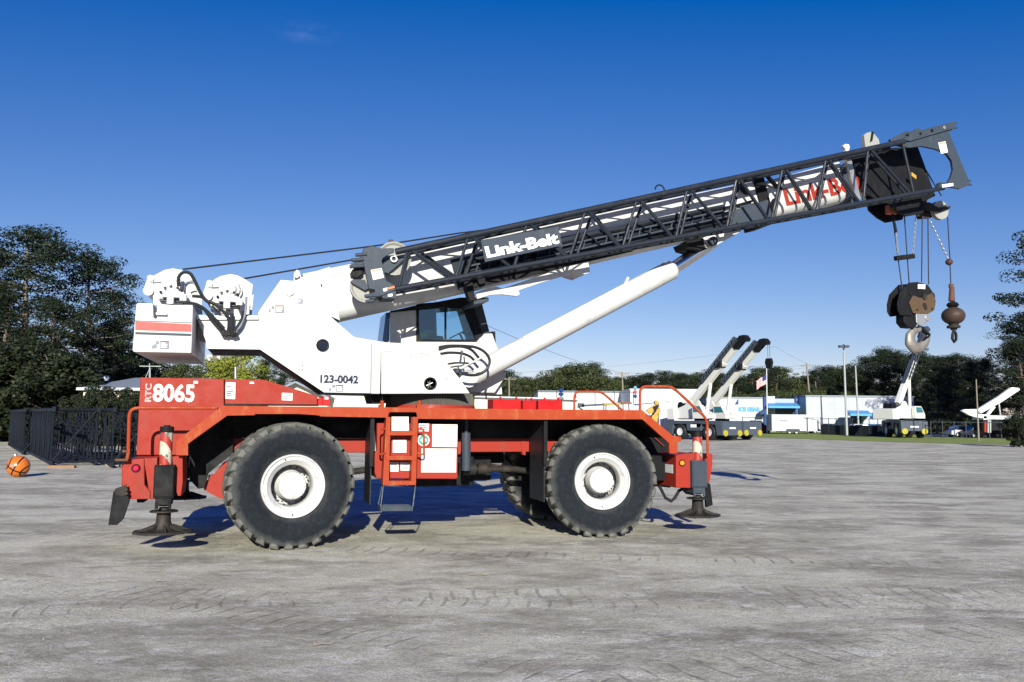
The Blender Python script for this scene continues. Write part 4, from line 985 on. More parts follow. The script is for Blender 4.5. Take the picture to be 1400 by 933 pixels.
# name board
NV = JV0 - .07
bp = Z('E', NV, 765, 210, 1145, 128, 1125, 36, 745, 102)
b = MB(); b.prism(bp, NV, NV + .03); nb = b.build('name_board', 'dgrey', jib, bevel=.005)
pa, pb = Z('E', NV, 775, 192)[0], Z('E', NV, 1134, 118)[0]
an = math.atan2(pb[1] - pa[1], pb[0] - pa[0])
pt = Z('E', NV, 758, 120)[0]
lettering('Link-Belt', nb, 'sticker', pa[0], pa[1], math.hypot(pb[0] - pa[0], pb[1] - pa[1]) * .99, .81 * (pt[1] - pa[1]), NV - .006, ang=an, bold=.045)
for x in (600, 850, 1130): pass
# jib tip
tipp = Z('G', JV0 + .1, 690, 155, 775, 112, 810, 118, 1008, 66, 1028, 70, 1020, 98, 992, 122, 1085, 345, 1100, 385, 1048, 407, 990, 397, 975, 390, 1000, 350, 1012, 310, 1005, 265, 985, 235, 960, 218, 925, 205, 880, 195, 850, 190, 790, 198, 700, 180)
b = MB(); b.prism(tipp, JV0 + .06, JV0 + .12); jt = b.build('jib_tip_plate', 'dgrey', jib, bevel=.006)
b = MB(); b.prism(Z('G', JV0, 765, 150, 830, 98, 850, 92, 860, 105, 1010, 64, 1030, 75, 1025, 95, 800, 160), JV0 + .02, JV0 + .055)
b.build('jib_tip_flange', 'dgrey', jt, bevel=.005)
decal(jt, Z('G', JV0, 968, 222, 1003, 214, 990, 158, 953, 165), JV0 + .055, ('sticker', 'faint', 'ink_orange'), 3, True, 51)
b = MB(); b.prism(Z('G', JV0, 955, 402, 1012, 392, 1010, 378, 953, 386), JV0 - .045, JV0 - .04); b.build('chord_label', 'sticker', jt, smooth=0)
for x, y in ((787, 130), (852, 123), (910, 108), (972, 92)):
    c0 = Z1('G', JV0 + .02, x, y); b = MB(); b.cyl((c0[0], JV0 + .005, c0[2]), (c0[0], JV0 + .03, c0[2]), .035 if x > 900 else .028, seg=14); b.build('tip_pin', 'black' if x < 950 else 'steel', jt)
for x, y in ((1085, 365), (1090, 385), (1015, 70), (1018, 95)):
    p0, p1 = Z1('G', JV0 + .09, x, y), Z1('G', JV0 + .09, x + 22, y - 2); b = MB(); b.cyl(p0, p1, .02, seg=8); b.build('tip_stud', 'dgrey', jt)
b = MB(); b.prism(Z('G', JV0, 940, 395, 950, 372, 975, 374, 978, 390, 950, 402), JV0 - .02, JV0 + .08); b.build('tip_lever', 'dgrey', jt)
# jib mounting struts to the boom
for x in (735, 1018, 1060):
    b = MB(); p_ = onD(x, JV1); q_ = P(x, uL(x) + 40, BV0); b.bar(p_, (q_[0], BV0, q_[1]), .1, .06); p_ = onU(x + 5, JV1); b.bar(p_, (q_[0] + .05, BV0, q_[1] + .25), .07, .05)
    b.build('jib_mount_strut', 'black', jib)
b = MB(); b.prism(Z('E', JV1, 660, 300, 700, 290, 720, 400, 690, 395), JV1, BV0); b.prism(Z('E', JV1, 720, 280, 765, 270, 765, 325, 745, 335), JV1, JV1 + .05); b.build('jib_stow_hook', 'black', jib)
b = MB(); b.prism(Z('E', 1.1, 710, 400, 782, 388, 782, 402, 712, 418), 1.1, 1.9); b.build('cab_guard_bar', 'dgrey', crane)
# small fittings along the top of the boom
for x, y, sc_ in ((902, 257, .10), (602, 0, 0)):
    if sc_:
        c0 = P(x, y + 3, 1.3); b = MB(); b.tube([(c0[0] + sc_ * math.cos(R(q)), 1.3, c0[1] + sc_ * math.sin(R(q))) for q in range(0, 181, 30)], .015, 6); b.build('rope_keeper', 'black', boom)
b = MB(); p0, p1 = onU(800, JV1 + .1), onU(560, JV1 + .1); b.tube([p0 + Vector((0, 0, .07)), p1 + Vector((0, 0, .05))], .018, 6); b.build('hose_reel_line', 'black', boom)
# --- ropes
def rope(pts, r=.014, mat='rope', nm='wire_rope', parent=None):
    b = MB(); b.tube(pts, r, 6); return b.build(nm, mat, parent or crane)
RV = 1.62
def rp_(x, y, v=RV): q = P(x, y, v); return (q[0], v, q[1])
rope([rp_(250, 368.5), rp_(497, 338.5), rp_(538, 333), rp_(628, 319), rp_(700, 310), rp_(1185, 203)], .014)
rope([rp_(332, 381.5), rp_(482, 355.5), rp_(640, 328), rp_(1185, 207)], .014)
rope([rp_(1263, 228, RV), rp_(1287, 268, RV)], .014)

# ------------------------------------------------------------------ hook block and overhaul ball (hang from the crane: things of their own)
def cl(x, y, v=RV): q = P(x, y, v); return Vector((q[0], v, q[1]))
def wpt(p): return Vector((OX + cs * p[0] - sn * p[1], OY + sn * p[0] + cs * p[1], p[2]))
hb_c = cl(1255, 415)
hb = thing('hook_block', 'heavy black and brown hook block with a big steel hook, hanging below the boom tip', 'hook block', wpt(hb_c), PSI)
def hz(v, *xy):                         # outline in the hanging block's own frame
    return [(a_ - hb_c[0], b_ - hb_c[2]) for a_, b_ in Z('H', v, *xy)]
b = MB(); b.prism(hz(RV - .16, 262, 655, 240, 600, 262, 560, 300, 575, 330, 565, 365, 545, 383, 590, 375, 640, 345, 657), -.185, -.165); b.build('cheek_plate', 'brownsteel', hb, bevel=.008)
b = MB(); b.prism(hz(RV - .16, 183, 600, 195, 545, 245, 492, 290, 488, 345, 505, 383, 560, 383, 600, 345, 657, 262, 657, 262, 668, 200, 665, 185, 640), -.16, -.13)
b.prism(hz(RV - .16, 183, 600, 195, 545, 245, 492, 290, 488, 345, 505, 383, 560, 383, 600, 345, 657, 262, 657, 200, 665, 185, 640), .13, .16)
b.build('cheek_plate', 'black', hb, bevel=.008)
b = MB(); x0_, y0_ = hz(RV, 290, 575)[0]
for vv in (-.08, 0, .08): b.lathe([(.03, -.03), (.30, -.03), (.32, -.035), (.29, 0), (.32, .035), (.30, .03), (.03, .03)], 32, 'y', (x0_, vv, y0_), closed=True)
b.build('block_sheave', 'dirty', hb)
b = MB(); b.cyl((x0_, -.21, y0_), (x0_, .2, y0_), .06, seg=20); b.cyl((x0_ + .02, -.20, y0_ - .24), (x0_ + .02, .2, y0_ - .24), .04)
for x, y in ((250, 552), (372, 552), (285, 637), (365, 632), (325, 612)):
    q = hz(RV - .18, x, y)[0]; b.cyl((q[0], -.2, q[1]), (q[0], -.15, q[1]), .022 if y != 612 else .05, seg=10)
b.build('block_pin', 'dirty', hb)
b = MB(); b.prism(hz(RV - .17, 287, 525, 325, 527, 327, 503, 288, 501), -.192, -.187); b.build('capacity_plate', 'sticker', hb, smooth=0)
b = MB(); b.prism(hz(RV - .15, 222, 655, 222, 700, 245, 728, 285, 732, 300, 700, 285, 655), -.12, .12); b.build('trunnion', 'black', hb, bevel=.02)
b = MB(); b.prism(hz(RV - .15, 280, 657, 348, 655, 346, 695, 330, 715, 300, 720, 282, 705), -.16, -.12); b.cyl((hz(RV, 312, 685)[0][0], -.18, hz(RV, 312, 685)[0][1]), (hz(RV, 312, 685)[0][0], .14, hz(RV, 312, 685)[0][1]), .07); b.build('trunnion_plate', 'steel', hb, bevel=.01)
# the hook itself: swept, thick at the bend
hc_ = hz(RV, 293, 793)[0]
path = []
pts_ = [(302, 722), (300, 740), (268, 748), (250, 775), (250, 812), (272, 838), (303, 836), (330, 815), (345, 790), (347, 765)]
rad = [.055, .06, .085, .11, .13, .13, .11, .085, .055, .03]
hp_ = [hz(RV, *q)[0] for q in pts_]
b = MB(); prev = None
seg = 14; vs = []; fs = []
fine = []
for i in range(len(hp_) - 1):
    for j in range(3):
        t = j / 3; fine.append((hp_[i][0] * (1 - t) + hp_[i + 1][0] * t, hp_[i][1] * (1 - t) + hp_[i + 1][1] * t, rad[i] * (1 - t) + rad[i + 1] * t))
fine.append((*hp_[-1], rad[-1]))
for i, (x, z, r_) in enumerate(fine):
    a_ = fine[max(0, i - 1)]; c_ = fine[min(len(fine) - 1, i + 1)]
    t = Vector((c_[0] - a_[0], 0, c_[1] - a_[1])).normalized(); n_ = Vector((-t.z, 0, t.x))
    for k in range(seg):
        q = 2 * math.pi * k / seg; vs.append(Vector((x, 0, z)) + n_ * math.cos(q) * r_ + Vector((0, 1, 0)) * math.sin(q) * r_ * .6)
for i in range(len(fine) - 1):
    for k in range(seg): fs.append((i * seg + k, i * seg + (k + 1) % seg, (i + 1) * seg + (k + 1) % seg, (i + 1) * seg + k))
fs.append(tuple(range(seg - 1, -1, -1))); fs.append(tuple(range((len(fine) - 1) * seg, len(fine) * seg)))
b.add(vs, fs); b.build('hook', 'hooksteel', hb, smooth=60)
b = MB(); q0, q1 = hz(RV, 305, 730)[0], hz(RV, 350, 772)[0]; b.bar((q0[0], 0, q0[1]), (q1[0], 0, q1[1]), .09, .05); q2 = hz(RV, 318, 805)[0]; b.bar((q1[0], 0, q1[1]), (q2[0], 0, q2[1]), .06, .04); b.build('safety_latch', 'black', hb)
# falls of rope between head and block, weight bar with chains
rope([cl(*q) for q in ((1220, 293), (1233.5, 396))], .014, 'rope_blue'); rope([cl(*q) for q in ((1236.5, 296), (1243, 388))], .014, 'rope_blue')
rope([cl(*q) for q in ((1261, 294), (1260, 386))], .014, 'rope_blue'); rope([cl(*q) for q in ((1268.7, 298), (1269.6, 389))], .014, 'rope_blue')
def chain(a_, b_, n, r=.012, mat='steel'):
    b = MB(); a_, b_ = Vector(a_), Vector(b_); L_ = (b_ - a_).length / n; t = (b_ - a_).normalized()
    for i in range(n):
        c = a_ + (b_ - a_) * (i + .5) / n; s = Vector((0, 1, 0)) if i % 2 else t.cross(Vector((0, 1, 0)))
        b.tube([c + t * math.cos(q) * L_ * .65 + s * math.sin(q) * L_ * .32 for q in [2 * math.pi * k / 10 for k in range(10)]], r * .6, 5, closed=True)
    return b
wb = thing('anti_two_block_weight', 'small black weight bar held by two chains above the hook block', 'weight', wpt(cl(1236, 352)), PSI)
wo_ = cl(1236, 352)
def rel(p, o_): return Vector((p[0] - o_[0], p[1] - o_[1], p[2] - o_[2]))
b = MB(); b.bar(rel(cl(1224, 353.5, RV - .05), wo_), rel(cl(1249, 350.5, RV - .05), wo_), .1, .1); b.build('weight_bar', 'black', wb, bevel=.01)
b = chain(rel(cl(1223, 300, RV - .05), wo_), rel(cl(1228, 350, RV - .05), wo_), 16); b.build('chain', 'steel', wb)
b = chain(rel(cl(1252.5, 298, RV - .05), wo_), rel(cl(1248, 349, RV - .05), wo_), 16); b.build('chain', 'steel', wb)
b = MB(); c0 = rel(cl(1219, 287, RV - .1), wo_); b.box(c0[0] - .11, c0[0] + .11, c0[1] - .05, c0[1] + .08, c0[2] - .1, c0[2] + .1); b.build('limit_switch', 'switch_orange', wb, bevel=.02)
b = MB(); b.cyl(rel(cl(1220, 292, RV - .1), wo_), rel(cl(1225, 318, RV - .1), wo_), .03); b.build('switch_cable', 'black', wb)
# overhaul ball
bc = cl(1303, 432)
ob = thing('overhaul_ball', 'rusty overhaul ball with a small hook hanging on one rope right of the hook block', 'overhaul ball', wpt(bc), PSI)
def bz(x, y): q = cl(1180 + x / 3.886, 260 + y / 3.886); return Vector((q[0] - bc[0], 0, q[2] - bc[2]))
c0 = bz(479, 669); rr0 = (bz(479, 612) - c0).length
b = MB(); b.lathe([(.0, -rr0 * .82)] + [(rr0 * math.cos(R(q)), rr0 * .82 * math.sin(R(q))) for q in range(-80, 81, 10)] + [(0, rr0 * .82)], 32, 'z', c0); b.build('ball_weight', 'ballsteel', ob)
b = MB(); b.lathe([(0, 0), (.10, 0), (.13, .05), (.09, .10), (.05, .1), (.05, .3)], 16, 'z', bz(476, 622)); b.build('ball_cap', 'black', ob)
b = MB(); b.cyl(bz(470, 590), bz(472, 515), .065, .05, 12); b.cyl(bz(473, 610), bz(472, 580), .04); b.cyl(bz(468, 520), bz(467, 500), .05); b.build('rope_socket', 'rusty', ob)
b = MB(); b.cyl(bz(481, 710), bz(482, 745), .11, .06, 14); b.lathe([(0, 0), (.14, .02), (.14, .07), (0, .09)], 12, 'z', bz(481, 738)); b.build('swivel', 'dirty', ob)
hp2 = [bz(*q) for q in ((483, 748), (476, 765), (474, 790), (484, 808), (494, 795), (494, 770), (488, 752))]
b = MB(); b.tube(hp2, .03, 8); b.build('ball_hook', 'black', ob)
rope([cl(1295.5, 297), cl(1298.5, 350), cl(1300, 392)], .014, 'rope_blue')
sb_ = thing('limit_weight', 'small rusty round weight threaded on the rope above the overhaul ball', 'weight', wpt(cl(1297.6, 358.5)), PSI)
b = MB(); r2 = rr0 * .31
b.lathe([(.02, -r2)] + [(r2 * 1.05 * math.cos(R(q)), r2 * .95 * math.sin(R(q))) for q in range(-60, 61, 15)] + [(.02, r2)], 20, 'z'); b.build('round_weight', 'ballsteel', sb_)
o_ = cl(1297.6, 358.5); b = chain(rel(cl(1271, 301), o_), rel(cl(1296.5, 355), o_), 18); b.build('chain', 'steel', sb_)

# ------------------------------------------------------------------ the ground
def ground_material():
    m, n, l, b = nt('packed_gravel')
    tc = n.new('ShaderNodeTexCoord'); v = tc.outputs['Object']
    def mapped(sx, sy, rz):
        mp = n.new('ShaderNodeMapping'); mp.inputs['Scale'].default_value = (sx, sy, 1); mp.inputs['Rotation'].default_value = (0, 0, rz); l.new(v, mp.inputs[0]); return mp.outputs[0]
    big = noise(n, l, v, .22, 7, .62); mid = noise(n, l, mapped(.75, 1.1, .35), 1.0, 7, .65); sm = noise(n, l, v, 6, 8, .75); fn = noise(n, l, v, 55, 4, .7)
    streak = noise(n, l, mapped(.6, 1.1, .18), .7, 6, .6)
    c = mix(n, l, ramp(n, l, big, [(.36, 0), (.66, 1)]), (.62, .595, .445), (.73, .70, .54))
    c = mix(n, l, ramp(n, l, noise(n, l, mapped(.8, 1.2, .2), .42, 8, .68), [(.45, 0), (.58, .9)]), c, (.27, .245, .175))
    c = mix(n, l, ramp(n, l, mid, [(.48, 0), (.62, .6)]), c, (.42, .385, .30))
    pt = noise(n, l, mapped(.6, 1.3, .1), .8, 9, .74); c = mix(n, l, ramp(n, l, pt, [(.51, 0), (.60, .7)]), c, (.20, .178, .125))
    pt2 = noise(n, l, mapped(.9, 1.6, -.25), 1.9, 9, .72); c = mix(n, l, ramp(n, l, pt2, [(.52, 0), (.64, .7)]), c, (.82, .79, .70))
    c = mix(n, l, ramp(n, l, streak, [(.54, 0), (.72, .5)]), c, (.46, .41, .30))
    c = mix(n, l, ramp(n, l, sm, [(.42, 0), (.72, .45)]), c, (.74, .71, .60))
    g2 = noise(n, l, v, 19, 8, .8); c = mix(n, l, ramp(n, l, g2, [(.38, .55), (.52, 0)]), c, (.26, .25, .225))
    c = mix(n, l, ramp(n, l, fn, [(.38, .7), (.52, 0)]), c, (.22, .21, .195))
    pk = ramp(n, l, fn, [(.66, 0), (.72, .8)]); c = mix(n, l, pk, c, (.80, .77, .68))
    vo = n.new('ShaderNodeTexVoronoi'); vo.inputs['Scale'].default_value = 38; l.new(v, vo.inputs['Vector'])
    # tyre tread prints: cross bars in two curved bands
    def prints(cx, cy, rad, wid, freq, ph):
        sx = n.new('ShaderNodeVectorMath'); sx.operation = 'SUBTRACT'; l.new(v, sx.inputs[0]); sx.inputs[1].default_value = (cx, cy, 0)
        ds = n.new('ShaderNodeVectorMath'); ds.operation = 'LENGTH'; l.new(sx.outputs[0], ds.inputs[0])
        d1 = n.new('ShaderNodeMath'); d1.operation = 'SUBTRACT'; l.new(ds.outputs['Value'], d1.inputs[0]); d1.inputs[1].default_value = rad
        ab = n.new('ShaderNodeMath'); ab.operation = 'ABSOLUTE'; l.new(d1.outputs[0], ab.inputs[0])
        band = n.new('ShaderNodeMapRange'); band.inputs['From Min'].default_value = wid * .5; band.inputs['From Max'].default_value = wid * .38
        l.new(ab.outputs[0], band.inputs['Value'])
        sp = n.new('ShaderNodeSeparateXYZ'); l.new(sx.outputs[0], sp.inputs[0])
        at_ = n.new('ShaderNodeMath'); at_.operation = 'ARCTAN2'; l.new(sp.outputs[1], at_.inputs[0]); l.new(sp.outputs[0], at_.inputs[1])
        wb_ = n.new('ShaderNodeMath'); wb_.operation = 'MULTIPLY_ADD'; l.new(ab.outputs[0], wb_.inputs[0]); wb_.inputs[1].default_value = 2.2
        mu = n.new('ShaderNodeMath'); mu.operation = 'MULTIPLY'; l.new(at_.outputs[0], mu.inputs[0]); mu.inputs[1].default_value = rad * freq
        l.new(mu.outputs[0], wb_.inputs[2])
        wob = n.new('ShaderNodeMath'); wob.operation = 'MULTIPLY_ADD'; l.new(mid, wob.inputs[0]); wob.inputs[1].default_value = 2.6; l.new(wb_.outputs[0], wob.inputs[2])
        si = n.new('ShaderNodeMath'); si.operation = 'SINE'; l.new(wob.outputs[0], si.inputs[0])
        g_ = n.new('ShaderNodeMapRange'); g_.inputs['From Min'].default_value = .84; g_.inputs['From Max'].default_value = .96; l.new(si.outputs[0], g_.inputs['Value'])
        f1 = n.new('ShaderNodeMath'); f1.operation = 'MULTIPLY'; l.new(g_.outputs[0], f1.inputs[0]); l.new(band.outputs[0], f1.inputs[1])
        pat = ramp(n, l, noise(n, l, v, .8, 6, .7), [(.42, 0), (.56, 1)])
        f2 = n.new('ShaderNodeMath'); f2.operation = 'MULTIPLY'; l.new(f1.outputs[0], f2.inputs[0]); l.new(pat, f2.inputs[1])
        return f2.outputs[0]
    pr = [prints(*a) for a in ((4, -22, 31.5, .55, 26, 0), (1.0, 40, 31.2, .5, 28, 0), (14, -18, 27.5, .6, 24, 0), (-12, -10, 20.5, .5, 26, 0), (6, 60, 48.5, .6, 24, 0))]
    s = pr[0]
    for q in pr[1:]:
        mm = n.new('ShaderNodeMath'); mm.operation = 'MAXIMUM'; l.new(s, mm.inputs[0]); l.new(q, mm.inputs[1]); s = mm.outputs[0]
    k = n.new('ShaderNodeMath'); k.operation = 'MULTIPLY'; l.new(s, k.inputs[0]); k.inputs[1].default_value = .5
    c = mix(n, l, k.outputs[0], c, (.20, .18, .14))
    l.new(c, b.inputs['Base Color']); b.inputs['Roughness'].default_value = .92; b.inputs['Specular IOR Level'].default_value = .04
    def mad(x, k_, y):
        q = n.new('ShaderNodeMath'); q.operation = 'MULTIPLY_ADD'; l.new(x, q.inputs[0]); q.inputs[1].default_value = k_
        if isinstance(y, (int, float)): q.inputs[2].default_value = y
        else: l.new(y, q.inputs[2])
        return q.outputs[0]
    h = mad(mid, .10, 0); h = mad(sm, .05, h); h = mad(g2, .028, h); h = mad(fn, .016, h); h = mad(s, -.03, h); h = mad(vo.outputs['Distance'], .006, h)
    q = n.new('ShaderNodeBump'); q.inputs['Strength'].default_value = .7; q.inputs['Distance'].default_value = .5; l.new(h, q.inputs['Height']); l.new(q.outputs[0], b.inputs['Normal'])
    return m
M['gravel'] = ground_material()
from mathutils import noise as mno
def gh(x, y):                           # gentle unevenness of the yard, flattened under the machine
    d = 1.0 if y < 9.5 else 0.25
    k = min(1, max(0, (y - 1) / 3))
    return (mno.noise(Vector((x * .35, y * .35, 0))) * .022 + mno.noise(Vector((x * 1.3, y * 1.3, 5))) * .010) * d
b = MB(); NX, NY = 150, 90
xs = [-22 + 44 * i / NX for i in range(NX + 1)]; ys = [1.5 + 24 * j / NY for j in range(NY + 1)]
vs = []
for j, y in enumerate(ys):
    for i, x in enumerate(xs):
        e = min(i, NX - i, j, NY - j) / 6; e = min(1, e); mask = 1 if y < 10 else max(0, 1 - (y - 10) / 2) * 1
        vs.append((x, y, gh(x, y) * e * max(.15, mask)))
fs = [(j * (NX + 1) + i, j * (NX + 1) + i + 1, (j + 1) * (NX + 1) + i + 1, (j + 1) * (NX + 1) + i) for j in range(NY) for i in range(NX)]
b.add(vs, fs)
o0 = 0
# the surrounding sheet, one piece with the yard, out to the horizon
X0, X1_, Y0_, Y1_ = -22, 22, 1.5, 25.5
far = 3000
ring_ = [((X0, Y0_), (X1_, Y0_), (far, -200), (-far, -200)), ((X1_, Y0_), (X1_, Y1_), (far, far), (far, -200)), ((X1_, Y1_), (X0, Y1_), (-far, far), (far, far)), ((X0, Y1_), (X0, Y0_), (-far, -200), (-far, far))]
for q in ring_: b.add([(x, y, 0) for x, y in q], [(0, 1, 2, 3)])
gr = b.build('ground', 'gravel', None, smooth=60); setting(gr)
rnd = random.Random(3)
b = MB()
for i in range(6500):
    t = rnd.random(); y = 2.6 + 17 * t ** 1.6; x = rnd.uniform(-.75, .75) * (y + 2)
    k = mno.noise(Vector((x * .5, y * .5, 9)))
    if k < -.05 and rnd.random() < .75: continue
    r_ = rnd.uniform(.004, .012) * (1.6 if rnd.random() < .03 else 1)
    z0 = gh(x, y) * (1 if y < 10 else .15) - r_ * .2
    a_ = rnd.uniform(0, 6.28); s_ = [(math.cos(a_ + q * 1.2566) * r_ * rnd.uniform(.6, 1.3), math.sin(a_ + q * 1.2566) * r_ * rnd.uniform(.6, 1.3)) for q in range(5)]
    b.add([(x + p[0], y + p[1], z0) for p in s_] + [(x + rnd.uniform(-.3, .3) * r_, y + rnd.uniform(-.3, .3) * r_, z0 + r_ * rnd.uniform(.5, 1.1))], [(k_, (k_ + 1) % 5, 5) for k_ in range(5)])
pe = b.build('loose_stones', 'stone', None, smooth=0)
tag(pe, 'small loose pale stones scattered over the packed gravel yard', 'gravel', kind='stuff')
for i, (px, py, ln_, ang_) in enumerate(((440, 884, .17, .5), (655, 788, .24, .0), (218, 797, .1, .4))):
    g_ = gnd(px, py); b = MB(); b.tube([(-ln_ / 2, 0, .01), (0, .01, .018), (ln_ / 2, 0, .008)], .007, 5)
    t_ = b.build('twig', 'wood', None, loc=(g_.x, g_.y, gh(g_.x, g_.y) + .004)); t_.rotation_euler = (0, 0, ang_)
    tag(t_, ('short brown twig lying on the gravel at the bottom of the picture', 'long thin pale twig on the gravel between the front and rear tyres, nearest the viewer', 'tiny dark twig on the gravel below the rear outrigger foot')[i], 'twig')

# grass strip and road at the far right
def sheet(name, pts, z, mat):
    b = MB(); b.add([(x, y, z) for x, y in pts], [tuple(range(len(pts)))]); return setting(b.build(name, mat, None, smooth=0))
e0, e1, e2 = gnd(1035, 598.5), gnd(1230, 605), gnd(1400, 609)
dirv = (e2 - e0)
sheet('grass_strip', [(e0.x - 6, e0.y + 9), (e0.x, e0.y), (e1.x, e1.y), (e2.x, e2.y), (e2.x + 40, e2.y - 30), (e2.x + 190, e2.y + 20), (190, 330), (40, 330)], .02, 'grass')
r0_, r1_, r2_, r3_ = gnd(1262, 597.5), gnd(1385, 600.5), gnd(1400, 595), gnd(1262, 592)
sheet('road', [(r0_.x, r0_.y), (r1_.x, r1_.y), (r1_.x + 30, r1_.y - 8), (r2_.x + 50, r2_.y), (r3_.x, r3_.y)], .03, 'roadmat')

# ------------------------------------------------------------------ trees
def leafmat(name, cols, rough=.6):
    m, n, l, b = nt(name)
    g_ = n.new('ShaderNodeNewGeometry')
    c = mix(n, l, g_.outputs['Random Per Island'], cols[0], cols[1])
    oi = n.new('ShaderNodeObjectInfo')
    k = ramp(n, l, oi.outputs['Random'], [(0, 0), (1, .55)]); c = mix(n, l, k, c, cols[2])
    l.new(c, b.inputs['Base Color']); b.inputs['Roughness'].default_value = rough; b.inputs['Specular IOR Level'].default_value = .2
    return m
M['pine'] = leafmat('pine_needles', ((.007, .015, .006), (.02, .031, .011), (.012, .019, .011)))
M['oak'] = leafmat('broad_leaves', ((.03, .05, .014), (.075, .09, .026), (.05, .055, .024)))
M['autumn'] = leafmat('yellow_green_leaves', ((.13, .16, .02), (.24, .25, .03), (.15, .18, .03)))
M['bush'] = leafmat('dark_shrub_leaves', ((.009, .015, .007), (.025, .033, .012), (.015, .02, .01)))
M['bark'] = paint('grey_brown_bark', (.15, .12, .10), .9, (.06, .05, .04), .7)
def leaves(b, c, rad, n, size, rnd, flatt=1.0, aim=None):
    for _ in range(n):
        while True:
            d = Vector((rnd.uniform(-1, 1), rnd.uniform(-1, 1), rnd.uniform(-1, 1)))
            if d.length < 1: break
        d = d.normalized() * d.length ** .45
        p = Vector(c) + Vector((d.x * rad, d.y * rad, d.z * rad * flatt))
        nrm = (d + Vector((rnd.gauss(0, .5), rnd.gauss(0, .5), rnd.gauss(0, .5) + .3))).normalized()
        x = nrm.orthogonal().normalized(); x = Matrix.Rotation(rnd.uniform(0, 6.28), 3, nrm) @ x; y = nrm.cross(x)
        s = size * rnd.uniform(.6, 1.4)
        b.add([p + x * s, p + y * s * .55, p - x * s * .8, p - y * s * .55], [(0, 1, 2, 3)])
def tree_meshes(kind, seed, h):
    rnd = random.Random(seed); T = MB(); C = MB()
    lean = rnd.uniform(-.03, .03)
    def tx(z): return Vector((lean * z + .15 * math.sin(z * .5 + seed), .1 * math.cos(z * .4 + seed), z))
    r0 = h * .016 + .05
    K = 10; T.tube([tx(h * .96 * i / K) for i in range(K + 1)], r0, 8, r1=r0 * .18)
    if kind == 'pine':
        z = h * rnd.uniform(.16, .24)
        while z < h * .97:
            t = max(0, (z / h - .35) / .65); L_ = h * (.19 * (1 - t) ** .6 + .05) * rnd.uniform(.35, 1.4)
            a_ = rnd.uniform(0, 6.28); base = tx(z); tip = base + Vector((math.cos(a_) * L_, math.sin(a_) * L_, L_ * rnd.uniform(.05, .5)))
            T.tube([base, (base + tip) / 2 + Vector((0, 0, -.05 * L_)), tip], .06 * (1 - t) + .025, 5, r1=.015)
            for f in (1.0, .72, .45):
                if f < 1 and rnd.random() < .35: continue
                c = base + (tip - base) * f + Vector((rnd.gauss(0, .25), rnd.gauss(0, .25), rnd.gauss(.1, .2)))
                leaves(C, c, rnd.uniform(.55, 1.15) * (.75 + h / 50), 140, .10, rnd, .55)
            z += h * .0108 * rnd.uniform(.5, 1.7)
        leaves(C, tx(h * .97), .8, 200, .105, rnd, .9)
    else:
        n = 46
        for i in range(n):
            a_ = rnd.uniform(0, 6.28); e_ = math.asin(rnd.uniform(-.5, 1)); q_ = rnd.uniform(.72, 1.05)
            tip = tx(h * .6) + Vector((math.cos(a_) * math.cos(e_) * h * .36, math.sin(a_) * math.cos(e_) * h * .36, math.sin(e_) * h * .34)) * q_
            base = tx(max(h * .15, tip.z * rnd.uniform(.45, .7))); L_ = (tip - base).length
            T.tube([base, (base + tip) / 2 + Vector((0, 0, .06 * L_)), tip], .07, 5, r1=.015)
            for f in (1.0, .62):
                c = base + (tip - base) * f + Vector((rnd.gauss(0, .4), rnd.gauss(0, .4), rnd.gauss(0, .3)))
                leaves(C, c, rnd.uniform(.06, .12) * h, 190, .125 * (.6 + h / 25), rnd, .85)
        leaves(C, tx(h * .93), h * .09, 260, .125 * (.6 + h / 25), rnd, .9)
        for i in range(16):
            a_ = rnd.uniform(0, 6.28); leaves(C, tx(h * rnd.uniform(.08, .35)) + Vector((math.cos(a_), math.sin(a_), 0)) * h * rnd.uniform(.05, .24), h * .10, 150, .14, rnd, .9)
    return T, C
PROTO = {}
def proto(kind, seed, h, mat):
    T, C = tree_meshes(kind, seed, h)
    t = T.build('trunk', 'bark', None, smooth=60); c = C.build('crown', mat, None, smooth=0, clean=False)
    tm, cm = t.data, c.data; bpy.data.objects.remove(t); bpy.data.objects.remove(c)
    PROTO.setdefault((kind, mat), []).append((tm, cm, h))
for s in (1, 2, 3, 4): proto('pine', s, 17, 'pine')
for s in (11, 12, 13): proto('oak', s, 10, 'oak')
proto('oak', 21, 9, 'autumn'); proto('oak', 22, 5, 'bush'); proto('oak', 23, 5, 'bush')
def tree(name, kind, mat, x, y, h, label, group=None, wide=1.0, z=0):
    rs = PROTO[(kind, mat)]; tm, cm, hh = rs[rnd.randrange(len(rs))]
    t = thing(name, label, 'tree' if name != 'shrub' else 'shrub', (x, y, z - .05), rnd.uniform(0, 6.28), group)
    k = h / hh; t.scale = (k * wide, k * wide, k)
    for nm, me in (('trunk', tm), ('crown', cm)):
        o = bpy.data.objects.new(nm, me); col.objects.link(o); o.parent = t
    return t
def tree_px(name, kind, mat, px, topy, Y, label, group=None, wide=1.0):
    p = at(px, topy, Y); return tree(name, kind, mat, p.x, Y, p.z, label, group, wide)
G_L = 'pines at the left edge of the yard'
